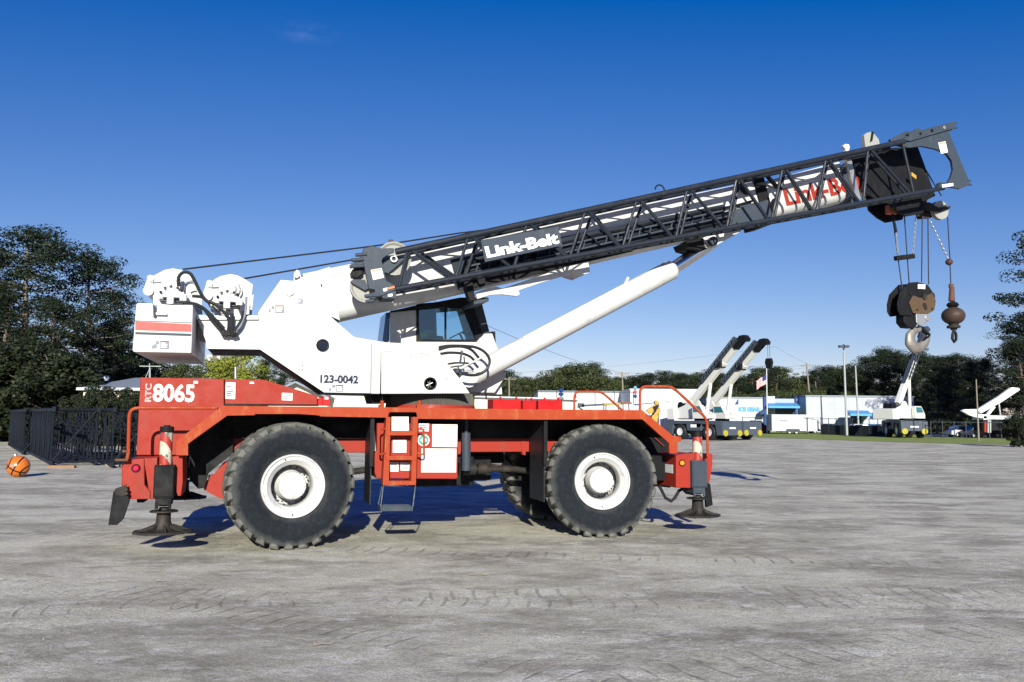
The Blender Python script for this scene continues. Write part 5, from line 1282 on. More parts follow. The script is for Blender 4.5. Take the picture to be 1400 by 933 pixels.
for px, ty, Y, w_, lb in ((-25, 322, 70, 1.25, 'tall dark pine cut off by the left edge of the photo'), (45, 312, 68, 1.3, 'tallest dark pine, second from the left edge of the photo'),
                      (130, 345, 72, 1.15, 'tall dark pine with open gaps in its crown, left of the counterweight'),
                      (160, 398, 76, .8, 'thinner dark pine whose branches reach the counterweight'), (10, 400, 62, 1.3, 'lower dark pine in front of the tall pines at the far left'),
                      (72, 410, 62, 1.3, 'lower dark pine in front of the tallest pine at left'), (-60, 380, 62, 1.3, 'dark pine just outside the left edge'), (150, 440, 84, 1.1, 'small pine filling the gap left of the counterweight')):
    tree_px('pine_tree', 'pine', 'pine', px, ty, Y, lb, G_L, w_)
for px, ty, Y, lb in ((30, 470, 58, 'dark bushy tree behind the black lattice sections at far left'), (80, 478, 57, 'dark bushy tree left of the pale shed roof'), (-20, 465, 58, 'dark bushy tree at the left edge behind the lattice sections'),
                      (110, 495, 75, 'dark bushy tree rising just behind the shed roof'), (150, 480, 80, 'olive bushy tree behind the right end of the shed roof'), (185, 470, 84, 'olive bushy tree just left of the number on the engine hood')):
    tree_px('broadleaf_tree', 'oak', 'oak' if px > 140 else 'bush', px, ty, Y, lb, 'undergrowth at the left of the yard', 1.3)
for px, ty, Y, lb in ((120, 528, 52, 'small shrub against the cream shed wall, leftmost of three'), (146, 528, 51, 'bushy shrub in the middle of the cream shed wall'), (167, 532, 51, 'narrow shrub against the shed wall beside the engine hood'), (186, 535, 52, 'thin shrub half hidden by the engine hood')):
    tree_px('shrub', 'oak', 'bush', px, ty, Y, lb, 'shrubs in front of the shed', .9)
tree_px('broadleaf_tree', 'oak', 'autumn', 333, 478, 66, 'yellow green tree seen under the rear arm of the crane', None, 1.15)
for px, ty, Y, k, lb in ((250, 494, 78, 'oak', 'green tree directly under the counterweight'), (292, 494, 80, 'oak', 'green tree just left of the yellow green tree'), (215, 500, 82, 'oak', 'green tree at the left end of the engine hood, behind it'),
                         (382, 488, 95, 'pine', 'dark pine right of the yellow green tree'), (410, 500, 98, 'pine', 'dark pine above the cream gable behind the crane'), (365, 492, 92, 'pine', 'dark pine directly behind the yellow green tree')):
    tree_px('pine_tree' if k == 'pine' else 'broadleaf_tree', k, k, px, ty, Y, lb, 'trees behind the engine hood', 1.1)
rnd = random.Random(12)
# tree line behind the buildings, between the crane and the right edge
xs_ = 640; i = 0
prof_ = [(640, 500), (690, 505), (705, 512), (735, 517), (752, 512), (762, 505), (790, 498), (808, 498), (825, 515), (850, 512), (880, 512), (900, 505), (915, 508), (940, 512), (955, 505), (985, 508), (1010, 515), (1030, 508), (1045, 500),
         (1070, 500), (1085, 515), (1110, 510), (1130, 497), (1150, 500), (1165, 498), (1185, 487), (1205, 477), (1222, 473), (1240, 485), (1255, 480), (1275, 485), (1300, 486), (1320, 488), (1340, 486)]
def prof(x):
    for (x0, y0), (x1, y1) in zip(prof_, prof_[1:]):
        if x0 <= x <= x1: return y0 + (y1 - y0) * (x - x0) / (x1 - x0)
    return prof_[-1][1]
side_w = ['bare topped', 'round crowned', 'narrow', 'ragged', 'spreading', 'leaning', 'dense']
x = 655.0; anchors = [(700, 'beside the lift cylinder foot'), (760, 'above the red deck boxes'), (800, 'above the far hand rail'), (860, 'beside the wooden pole'), (905, 'above the near hand rail'), (960, 'behind the left background boom'),
                      (1010, 'behind the right background boom'), (1050, 'behind the flagpole'), (1100, 'behind the leaning pole'), (1155, 'behind the tall light pole'), (1200, 'above the long white wall'), (1250, 'behind the steep dark boom'), (1320, 'left of the far white boom'), (1400, 'by the right edge')]
cnt = {}
while x < 1345:
    pine_ = x > 1175 or rnd.random() < .65
    Y = rnd.uniform(150, 185) if x < 1180 else rnd.uniform(150, 165)
    an_ = min(anchors, key=lambda a_: abs(a_[0] - x)); cnt[an_[1]] = cnt.get(an_[1], 0) + 1
    where = {1: 'first', 2: 'second', 3: 'third', 4: 'fourth', 5: 'fifth', 6: 'sixth', 7: 'seventh', 8: 'eighth'}[cnt[an_[1]]]
    tree_px('pine_tree' if pine_ else 'broadleaf_tree', 'pine' if pine_ else 'oak', 'pine' if pine_ else 'oak', x, prof(x) + rnd.uniform(-2, 5), Y,
            '%s, %s from left among the far trees %s' % ('dark pine' if pine_ else 'green leafy tree', where, an_[1]), 'far tree line', 1.35 if x < 1180 else 1.1)
    x += rnd.uniform(9, 14)
for px in range(650, 1350, 22):
    an_ = min(anchors, key=lambda a_: abs(a_[0] - px)); k_ = 'low ' + an_[1]; cnt[k_] = cnt.get(k_, 0) + 1
    tree_px('broadleaf_tree', 'oak', 'oak' if px < 1180 else 'bush', px, 538 + rnd.uniform(-6, 4) if px < 1180 else 535, 148, 'low bushy tree, %s from left under the far trees %s' % (['', 'first', 'second', 'third', 'fourth', 'fifth', 'sixth'][cnt[k_]], an_[1]), 'low trees under the far tree line', 1.6)
# nearer dark trees at the right edge
for px, ty, Y, w_, lb in ((1452, 300, 105, 1.1, 'very tall dark pine cut off by the right edge of the photo'), (1408, 425, 104, 1.2, 'tall dark pine leaning into the picture at the right edge'), (1396, 462, 101, 1.2, 'lower dark pine in front of the leaning pine at the right edge'), (1385, 470, 108, .8, 'dark pine with bare twigs left of the trees at the right edge'),
                          (1425, 440, 112, 1.0, 'dark pine behind the tall one at the right edge'), (1350, 492, 113, 1, 'dark pine above the far white boom'), (1330, 495, 116, 1, 'dark pine left of the far white boom, nearer than the tree line'), (1300, 498, 125, 1.1, 'dark pine behind the thin pole'), (1278, 500, 125, 1.1, 'dark pine right of the raised dark boom')):
    tree_px('pine_tree', 'pine', 'pine', px, ty, Y, lb, 'dark pines at the right', w_)
tree_px('shrub', 'oak', 'bush', 1390, 566, 64, 'round dark clipped shrub at the lower right edge beside the road', None, 1.1)

# ------------------------------------------------------------------ buildings
def bld(name, label, cat, x, y, rz=0, group=None): return thing(name, label, cat, (x, y, 0), rz, group)
def wbox(px0, px1, pytop, Y, depth, mat, nm, parent, z0=0, roof=None):    # a wall block in a building whose origin is the world origin
    x0, x1 = X_at(px0, Y), X_at(px1, Y); z = at((px0 + px1) / 2, pytop, Y).z
    b = MB(); b.box(x0, x1, Y, Y + depth, z0, z); o = b.build(nm, mat, parent, smooth=0)
    return o, x0, x1, z
# cream warehouse with gable behind the crane
t = bld('warehouse', 'long low cream metal building with a gable, directly behind the crane deck', 'building', 0, 0)
Yc = 58
x0, x1 = X_at(380, Yc), X_at(790, Yc); za, zb = at(406, 524, Yc).z, at(440, 538, Yc).z
xg0, xg1 = X_at(366, Yc), X_at(447, Yc)
b = MB(); xg = (xg0 + xg1) / 2; b.prism([(xg0, 0), (xg1, 0), (xg1, zb - .2), (X_at(406, Yc), za), (xg0, zb - .2)], Yc, Yc + 16); b.build('gable_wall', 'cream', t, smooth=0)
b = MB(); b.bar((xg0 - .3, Yc + 7.7, zb - .35), (X_at(406, Yc), Yc + 7.7, za + .05), 17, .12); b.bar((X_at(406, Yc), Yc + 7.7, za + .05), (xg1 + .3, Yc + 7.7, zb - .35), 17, .12); b.build('roof', 'shed_roof', t, smooth=0)
zc0, zc1 = at(500, 540, Yc).z, at(788, 547, Yc).z
b = MB(); b.prism([(xg1, 0), (x1, 0), (x1, zc1), (xg1, zc0 + .1)], Yc + 1, Yc + 14); b.build('wall', 'cream', t, smooth=0)
b = MB(); b.bar((xg1, Yc + 7.4, zc0 + .16), (x1 + .2, Yc + 7.4, zc1 + .06), 13.6, .1); b.build('roof', 'trailer_white', t, smooth=0)
# shed at the left
t = bld('shed', 'cream shed with a grey metal roof behind the lattice sections, left of the engine hood', 'building', 0, 0)
Ys = 54
x0, x1 = X_at(112, Ys), X_at(230, Ys); z_e = at(150, 531, Ys).z
b = MB(); b.box(x0, x1, Ys, Ys + 12, 0, z_e); b.build('wall', 'cream', t, smooth=0)
b = MB(); z_r = at(150, 520, Ys + 8).z
b.add([(x0 - .3, Ys - .3, z_e), (x1, Ys - .3, z_e), (x1, Ys + 8, z_r + .2), (x0 - .3, Ys + 8, z_r + .2), (x0 - .3, Ys + 12.3, z_e), (x1, Ys + 12.3, z_e)], [(0, 1, 2, 3), (3, 2, 5, 4), (0, 3, 4), (1, 5, 2), (0, 4, 5, 1)]); b.build('roof', 'shed_roof', t, smooth=0)
b = MB(); b.box(x0 - .3, x1, Ys - .36, Ys - .3, z_e - .16, z_e + .03); b.build('eave_trim', 'trailer_white', t, smooth=0)
b = MB(); p = at(142, 517, Ys + 6); b.lathe([(0, -.25), (.35, -.2), (.42, 0), (.3, .16), (0, .2)], 16, 'z', (p.x, p.y, p.z)); b.build('roof_vent', 'trailer_white', t)
# white buildings beyond
t = bld('white_building', 'long white building behind the black mesh fence, left half of the background', 'building', 0, 0)
wbox(735, 865, 536.5, 118, 20, 'white_wall', 'wall', t); x0, x1, z = wbox(735, 865, 537, 117.9, .1, 'white_wall', 'wall', t, .2)[1:]
b = MB(); b.box(x0, x1, 117.8, 138, z, z + .25); b.build('roof_edge', 'shed_roof', t, smooth=0)
t = bld('white_building', 'tall plain white building directly above the near front hand rail', 'building', 0, 0)
o, x0, x1, z = wbox(862, 953, 534, 108, 22, 'white_wall', 'wall', t)
b = MB(); b.box(x0 - .1, x1 + .1, 107.9, 130.1, z, z + .2); b.build('roof_edge', 'trailer_white', t, smooth=0)
b = MB(); xa, xb = X_at(890, 107.9), X_at(897, 107.9); b.box(xa, xb, 107.85, 107.95, 0, 3.2); b.build('door', 'galv', t, smooth=0)
t = bld('gear_building', 'white industrial building with blue lettering and a blue pillar, behind the two parked cranes', 'building', 0, 0)
Yb = 140
o, x0, x1, z = wbox(966, 1046, 545, Yb, 30, 'pale_wall', 'wall', t)
b = MB(); b.box(x0, x1, Yb - .1, Yb + 30, z, z + .25); b.build('roof_edge', 'shed_roof', t, smooth=0)
pa, pb = at(1005, 562.5, Yb - .3), at(1040, 556.8, Yb - .3)
xw = X_at(1010.5, Yb - .3); wlet = (pb.x - xw) / 8 * 12
lt = lettering('ICE GEAR', t, 'blue', xw, pa.z, pb.x - xw, pb.z - pa.z, Yb - .06, bold=.06, depth=.05, name='building_lettering')
b = MB(); xa, xb = X_at(1044.8, Yb - .5), X_at(1048.6, Yb - .5); b.box(xa, xb, Yb - .6, Yb, 0, z + .3); b.build('pillar', 'navy', t, smooth=0)
b = MB(); a0, a1, a2 = at(1004.5, 553, Yb), at(1009.3, 553, Yb), at(1009.3, 545.5, Yb); b.prism([(a0.x, a0.z), (a1.x, a1.z), (a2.x, a2.z)], Yb - .1, Yb - .02); b.build('blue_triangle', 'navy', t, smooth=0)
o, x0, x1, z1 = wbox(1048.6, 1105, 545.5, Yb + 1.5, 28, 'pale_blue_wall', 'wall', t)
for xa_, xb_ in ((1048.6, 1060), (1095, 1103)):
    wbox(xa_, xb_, 542, Yb + .8, 6, 'pale_wall', 'parapet_tower', t)
wbox(1087.5, 1090, 543, Yb + 1.2, .4, 'navy', 'pillar', t)
def awning(px0, px1, pyt, pyb, Y, out, parent, slope=6):
    a, b_ = at(px0, pyt, Y - out * .4), at(px1, pyt, Y - out * .4); zl = at(px1, pyb, Y - out).z
    m = MB(); xl0, xl1 = X_at(px0 - 1, Y - out), X_at(px1, Y - out)
    m.add([(a.x, Y - .1, a.z + .25), (b_.x, Y - .1, a.z + .25), (xl1, Y - out, zl), (xl0, Y - out, zl), (a.x, Y - .1, zl - .3), (b_.x, Y - .1, zl - .3), (xl1, Y - out, zl - .35), (xl0, Y - out, zl - .35)],
          [(0, 1, 2, 3), (3, 2, 6, 7), (0, 3, 7, 4), (1, 5, 6, 2), (4, 7, 6, 5)]); m.build('awning', ['blue'], parent, smooth=0)
    d = MB(); d.box(a.x + .4, b_.x - .4, Y - .3, Y - .12, 0, zl - .3); d.build('entrance_glazing', 'navy_dark', parent, smooth=0)
awning(1052, 1094, 552.5, 555.5, Yb + 1.5, 5, t)
b = MB(); a0, a1, a2 = at(1036, 565, Yb - 1), at(1046, 565, Yb - 1), at(1046, 558.5, Yb - 1); b.prism([(a0.x, a0.z - .2), (a1.x, a1.z - .2), (a2.x, a2.z), (a0.x, a0.z)], Yb - 2.5, Yb - .62); b.build('side_awning', 'navy', t, smooth=0)
t = bld('white_hall', 'long white panelled hall behind the enclosed trailer and the light pole', 'building', 0, 0)
o, x0, x1, z = wbox(1102.5, 1250, 543.5, Yb - 2, 30, 'panel_wall', 'wall', t)
b = MB(); b.box(x0 - .1, x1 + .1, Yb - 2.1, Yb + 28, z, z + .3); b.build('roof_edge', 'shed_roof', t, smooth=0)
wbox(1180, 1222, 563.5, Yb - 6, 4, 'pale_wall', 'office_annex', t)
awning(1164, 1192, 563.2, 566, Yb - 5, 4, t)
b = MB(); p = at(1193.5, 569, Yb - 6.1); b.lathe([(0, -.05), (.55, -.05), (.55, .02), (0, .02)], 16, 'y', (p.x, p.y, p.z)); b.build('round_sign', 'navy', t)

# ------------------------------------------------------------------ fences
def fence(name, label, A, B, h, n, mesh=True, mat='fence', top=True, mesh_h=None):
    A, B = Vector((A[0], A[1], 0)), Vector((B[0], B[1], 0)); t = thing(name, label, 'fence', (0, 0, 0))
    for i in range(n + 1):
        p = A + (B - A) * i / n; b = MB(); b.cyl((p.x, p.y, 0), (p.x, p.y, h + .1), .05, seg=8); b.build('fence_post', 'dgrey', t)
    b = MB(); b.tube([A + Vector((0, 0, h)), B + Vector((0, 0, h))], .035, 6); b.build('top_rail', 'dgrey', t)
    if mesh_h:
        b = MB(); b.bar(A + Vector((0, -.05, mesh_h / 2)), B + Vector((0, -.05, mesh_h / 2)), .03, mesh_h); b.build('mesh_screen', 'fence', t, smooth=0)
    return t
fa, fb = gnd(1020, 592.6), gnd(1215, 594.2)
fence('mesh_fence', 'dark chain link fence with black lower screen standing in the grass behind the light pole', (X_at(1122, 113), 113), (X_at(1212, 104), 104), at(1150, 573, 112).z, 8, mesh_h=1.35)
fence('wire_fence', 'thin grey post and rail fence in front of the enclosed trailer', (X_at(1015, 117), 117), (X_at(1122, 113.2), 113.2), at(1080, 571.5, 115).z, 6)
z_f = at(800, 536, 98).z
fence('tall_fence', 'tall fence on dark posts in front of the long white building', (X_at(735, 98), 98), (X_at(866, 98), 98), z_f, 5)
fence('wire_fence', 'dark post and rail fence under the trees beside the road at right', (X_at(1272, 92), 92), (X_at(1400, 92), 92), 1.9, 8)

# ------------------------------------------------------------------ poles, lights, wires
def pole(name, label, cat, base, top, r, mat, cross=None, head=None):
    t = thing(name, label, cat, base); top = Vector(top) - Vector(base)
    b = MB(); b.cyl((0, 0, 0), top, r, r * .65, 12); b.build('pole', mat, t)
    if cross:
        for z in cross:
            b = MB(); c = top + Vector((0, 0, -z)); b.bar(c + Vector((-1.1, -.12, 0)), c + Vector((1.1, -.12, 0)), .1, .12)
            for q in (-1, -.55, .55, 1): b.cyl(c + Vector((q, -.12, .05)), c + Vector((q, -.12, .24)), .035, seg=6)
            b.build('crossarm', 'wood', t)
    if head:
        b = MB()
        for q in (-.35, .35): b.box(top.x + q - .3, top.x + q + .3, top.y - .3, top.y + .25, top.z + .05, top.z + .35)
        b.cyl(top + Vector((0, 0, -.3)), top + Vector((0, 0, .5)), .12, seg=8); b.build('lamp_head', 'dgrey', t)
    return t
def bp_(px, pyb, pxt, pyt, Y): a = at(px, pyb, Y); return (a.x, Y, 0), at(pxt, pyt, Y)
q = bp_(1158, 595, 1153.5, 476, 108); pole('light_pole', 'tall pale green light pole with twin lamp heads, standing in the grass strip', 'light pole', *q, .17, 'galv', head=True)
q = bp_(1174, 586, 1169.5, 500, 126); pole('utility_pole', 'plain pale pole just right of the tall light pole', 'pole', *q, .16, 'galv')
q = bp_(1111, 570, 1102.5, 497, 150); pole('utility_pole', 'leaning brown wooden power pole behind the enclosed trailer', 'pole', *q, .2, 'wood', cross=[.5])
q = bp_(1338, 598, 1334.5, 519, 82); pole('utility_pole', 'slim grey pole beside the road in front of the far white boom', 'pole', *q, .09, 'wood')
q = bp_(854, 560, 850.5, 509, 125); pole('utility_pole', 'wooden power pole with crossarm above the black mesh fence', 'pole', *q, .16, 'wood', cross=[.3])
q = bp_(697, 560, 696, 516, 125); pole('utility_pole', 'wooden power pole close to the lift cylinder foot', 'pole', *q, .16, 'wood', cross=[.3])
q = bp_(312, 545, 314, 482, 90); pole('utility_pole', 'power pole with two white transformers under the rear arm of the crane', 'pole', (at(294.5, 545, 84).x, 84, 0), at(294.5, 470, 84), .14, 'wood')
tt = thing('transformer_pair', 'two white transformer cans hung on the pole under the rear arm of the crane', 'transformers', (at(294, 490, 83.7).x, 83.7, at(294, 490, 83.7).z))
for q in (-.55, .55):
    b = MB(); b.lathe([(0, -.4), (.38, -.38), (.4, .3), (.25, .4), (0, .42)], 16, 'z', (q, 0, 0)); b.build('transformer_can', 'trailer_white', tt)
q = bp_(205, 560, 204.5, 497, 60); t = pole('antenna_mast', 'pale mast with a long crossbar and stays, above the number on the engine hood', 'mast', *q, .05, 'galv')
b = MB(); top = at(205.5, 501, 60) - t.location; b.bar(top + Vector((-.8, 0, 0)), top + Vector((.8, 0, 0)), .06, .06); b.bar(top + Vector((0, 0, -.1)), top + Vector((-.6, 0, -1.6)), .04, .04); b.bar(top + Vector((0, 0, -.1)), top + Vector((.1, 0, -1.6)), .04, .04); b.build('crossbar', 'galv', t)
def wire(label, pts, r=.02):
    pts = [Vector(p) for p in pts]; path = []
    for a, c in zip(pts, pts[1:]):
        for i in range(12):
            s = i / 12; path.append(a.lerp(c, s) - Vector((0, 0, 4 * s * (1 - s) * (c - a).length * .012)))
    path.append(pts[-1]); b = MB(); b.tube(path, r, 4); o = b.build('power_line', 'rope', None); return tag(o, label, 'power line')
wire('power line falling from behind the cab down to the wooden pole over the fence', [at(560, 395, 60), at(851, 510, 125), at(1103, 499, 150), at(1420, 496, 150)], .02)
wire('lower power line running through the poles behind the yard, under the first', [at(560, 500, 125), at(697, 517, 125), at(851, 514, 125), at(1103, 503, 150), at(1420, 500, 150)], .018)
wire('thin power line crossing the sky behind the left background crane boom', [at(700, 510, 125), at(1060, 474, 140), at(1103, 497, 150)], .014)

# flagpole and flag
fp = (at(1049, 585, 118).x, 118, 0)
t = pole('flagpole', 'slim white flagpole between the lettered building and the enclosed trailer', 'flagpole', fp, at(1048, 504, 118), .11, 'trailer_white')
fl = thing('flag', 'red and white striped flag with a blue corner hanging from the white flagpole', 'flag', at(1047.5, 512, 118.1))
W_, H_ = 2.4, 1.35
def fpos(a, h): return Vector((-a * 1.55 + .1 * math.sin(a * 9), -.15 + .12 * math.sin(a * 11), -h * 1.35 - a * .95))
for i in range(13):
    b = MB(); vs = [fpos(k / 14, (i + s) / 13) for k in range(15) for s in (0, 1)]; b.add(vs, [(2 * k, 2 * k + 1, 2 * k + 3, 2 * k + 2) for k in range(14)])
    b.build('flag_stripe', 'flag_red' if i % 2 == 0 else 'flag_white', fl, smooth=60)
b = MB(); vs = [fpos(k / 14 * .4, s * 7 / 13) + Vector((0, -.02, 0)) for k in range(15) for s in (0, 1)]; b.add(vs, [(2 * k, 2 * k + 1, 2 * k + 3, 2 * k + 2) for k in range(14)]); b.build('flag_canton', 'flag_blue', fl, smooth=60)
# furled flags above the deck line
def furled(label, px, pyt, pyb, Y, mats, wd):
    p = at(px, pyb, Y); t_ = at(px, pyt, Y); t = thing('furled_flag', label, 'flag', (p.x, Y, 0)); h0, h1 = p.z, t_.z
    b = MB(); b.cyl((0, 0, 0), (0, 0, h1), .03, seg=6); b.build('flag_staff', 'dgrey', t)
    k = len(mats)
    for i, m_ in enumerate(mats):
        b = MB(); b.lathe([(0, h0), (wd * .35, h0 + .02), (wd * .55, (h0 * .6 + h1 * .4)), (wd * .45, h1 - .1), (0, h1)] if k == 1 else [(0, h0 + (h1 - h0) * i / k), (wd * .5, h0 + (h1 - h0) * (i + .3) / k), (wd * .6, h0 + (h1 - h0) * (i + .7) / k), (wd * .15, h0 + (h1 - h0) * (i + 1) / k)], 10, 'z')
        o = b.build('flag_cloth', m_, t)
    return t
furled('dark blue flag hanging limp behind the far corner of the crane deck', 767, 531, 548, 50, ['ink_grey', 'flag_blue', 'navy'], .3)
furled('limp light blue, white and red flag on a staff above the deck', 868.5, 528, 545, 104, ['flag_blue', 'flag_red', 'sky_cloth'], .42)

# ------------------------------------------------------------------ enclosed trailer, cars
Yt = 114
t = thing('enclosed_trailer', 'white enclosed box trailer with two axles parked on the grass behind the wire fence', 'trailer', (X_at(1055, Yt), Yt, 0))
L_ = X_at(1121.5, Yt) - X_at(1055, Yt); ht = at(1090, 567, Yt).z
b = MB(); b.box(0, L_, 0, 2.4, .45, ht); body = b.build('body', 'trailer_white', t, bevel=.05)
for xx in (L_ * .36, L_ * .50):
    w = part('wheel', t); b = MB(); b.lathe([(.2, .0), (.33, .0), (.36, .05), (.36, .2), (.2, .22)], 24, 'y', (xx, -.04, .36)); b.build('tyre', 'hose', w); b = MB(); b.lathe([(0, -.0), (.2, .02), (.22, -.02)], 20, 'y', (xx, -.05, .36)); b.build('rim', 'trailer_white', w)
b = MB(); b.prism([(L_ * .36 - .5, .35), (L_ * .36 - .42, .75), (L_ * .5 + .42, .75), (L_ * .5 + .5, .35)], -.12, -.005); b.build('wheel_fender', 'dgrey', t)
b = MB(); b.box(L_ * .15, L_ * .32, -.012, -.004, ht * .62, ht * .70); b.box(L_ * .14, L_ * .5, -.012, -.004, ht * .74, ht * .77); b.box(L_ * .17, L_ * .48, -.012, -.004, ht * .66, ht * .69); b.build('side_lettering', 'faint_blue', body, smooth=0)
b = MB(); b.box(L_ * .83, L_ * .838, -.01, -.002, .5, ht - .1); b.box(L_ * .68, L_ * .688, -.01, -.002, .6, ht - .3); b.build('door_seam', 'ink_grey', body, smooth=0)
def car(name, label, cat, x, y, rz, mat, L_=4.6, h=1.5, pick=False, group=None):
    t = thing(name, label, cat, (x, y, 0), rz, group)
    hd = .62 * h
    if pick: prof = [(0, .4), (0, hd), (L_ * .38, hd), (L_ * .40, h), (L_ * .62, h), (L_ * .72, hd + .05), (L_, hd), (L_, .4)]
    else: prof = [(0, .35), (.02, hd * .9), (L_ * .1, hd), (L_ * .22, h), (L_ * .62, h), (L_ * .76, hd), (L_ * .98, hd * .85), (L_, .35)]
    b = MB(); b.prism(prof, 0, 1.75); body = b.build('body', mat, t, bevel=.05)
    a, c = (L_ * .41, L_ * .68) if pick else (L_ * .16, L_ * .70)
    b = MB(); b.prism([(a, hd + .02), (a + .12 * L_ * .5, h - .1), (c - .14 * L_ * .6, h - .1), (c, hd + .02)], -.006, 1.756); b.build('side_windows', 'glass_dark', t, smooth=0)
    for xx in (L_ * .18, L_ * .8):
        for yy in (-.02, 1.57):
            w = part('wheel', t); b = MB(); b.lathe([(.18, .0), (.31, .0), (.33, .04), (.33, .16), (.31, .2), (.18, .2)], 20, 'y', (xx, yy, .33)); b.build('tyre', 'hose', w)
            b = MB(); b.lathe([(0, .01), (.19, .01), (.19, .03)], 16, 'y', (xx, yy - .005 if yy < 1 else yy + .18, .33)); b.build('rim', 'car_silver', w)
    b = MB(); b.box(-.01, .02, .1, .35, hd * .75, hd * .92); b.box(-.01, .02, 1.4, 1.65, hd * .75, hd * .92); b.build('tail_lamp', 'lamp_red', t, smooth=0)
    return t
car('pickup_truck', 'dark blue pickup truck parked nose left under the blue lettering', 'pickup truck', X_at(1010, 120), 120, 0, 'car_dark', 5.4, 1.9, True)
car('pickup_truck', 'maroon pickup truck at the left end of the white enclosed trailer', 'pickup truck', X_at(1056, 119), 119, R(180), 'car_maroon', 5.2, 1.75, True).location.y = 120.5
G_C = 'cars parked behind the mesh fence'
for i, (px, Y, m_, lb) in enumerate(((1123, 121, 'car_dark', 'dark car right beside the tail of the enclosed trailer'), (1140, 124, 'car_maroon', 'dark red car between the trailer and the light pole'), (1160, 121, 'car_silver', 'silver car directly behind the light pole'),
                                    (1180, 124, 'blue_car', 'blue car under the small blue awning'), (1196, 118, 'car_dark', 'dark car left of the crane that shows its rear'))):
    car('parked_car', lb, 'car', X_at(px, Y), Y, R((0, 180, 0, 12, 0)[i]) , m_, 4.5, 1.5, False, G_C).location.z = 0
for i, (px, Y, m_, lb) in enumerate(((1300, 100, 'car_silver', 'silver car under the dark pines left of the slim pole'), (1322, 98, 'car_dark', 'dark car under the far white boom'), (1360, 99, 'car_maroon', 'dark red car below the lift arm of the far white boom'))):
    car('parked_car', lb, 'car', X_at(px, Y), Y, 0, m_, 4.5, 1.5, False, 'cars in the shade of the right trees')

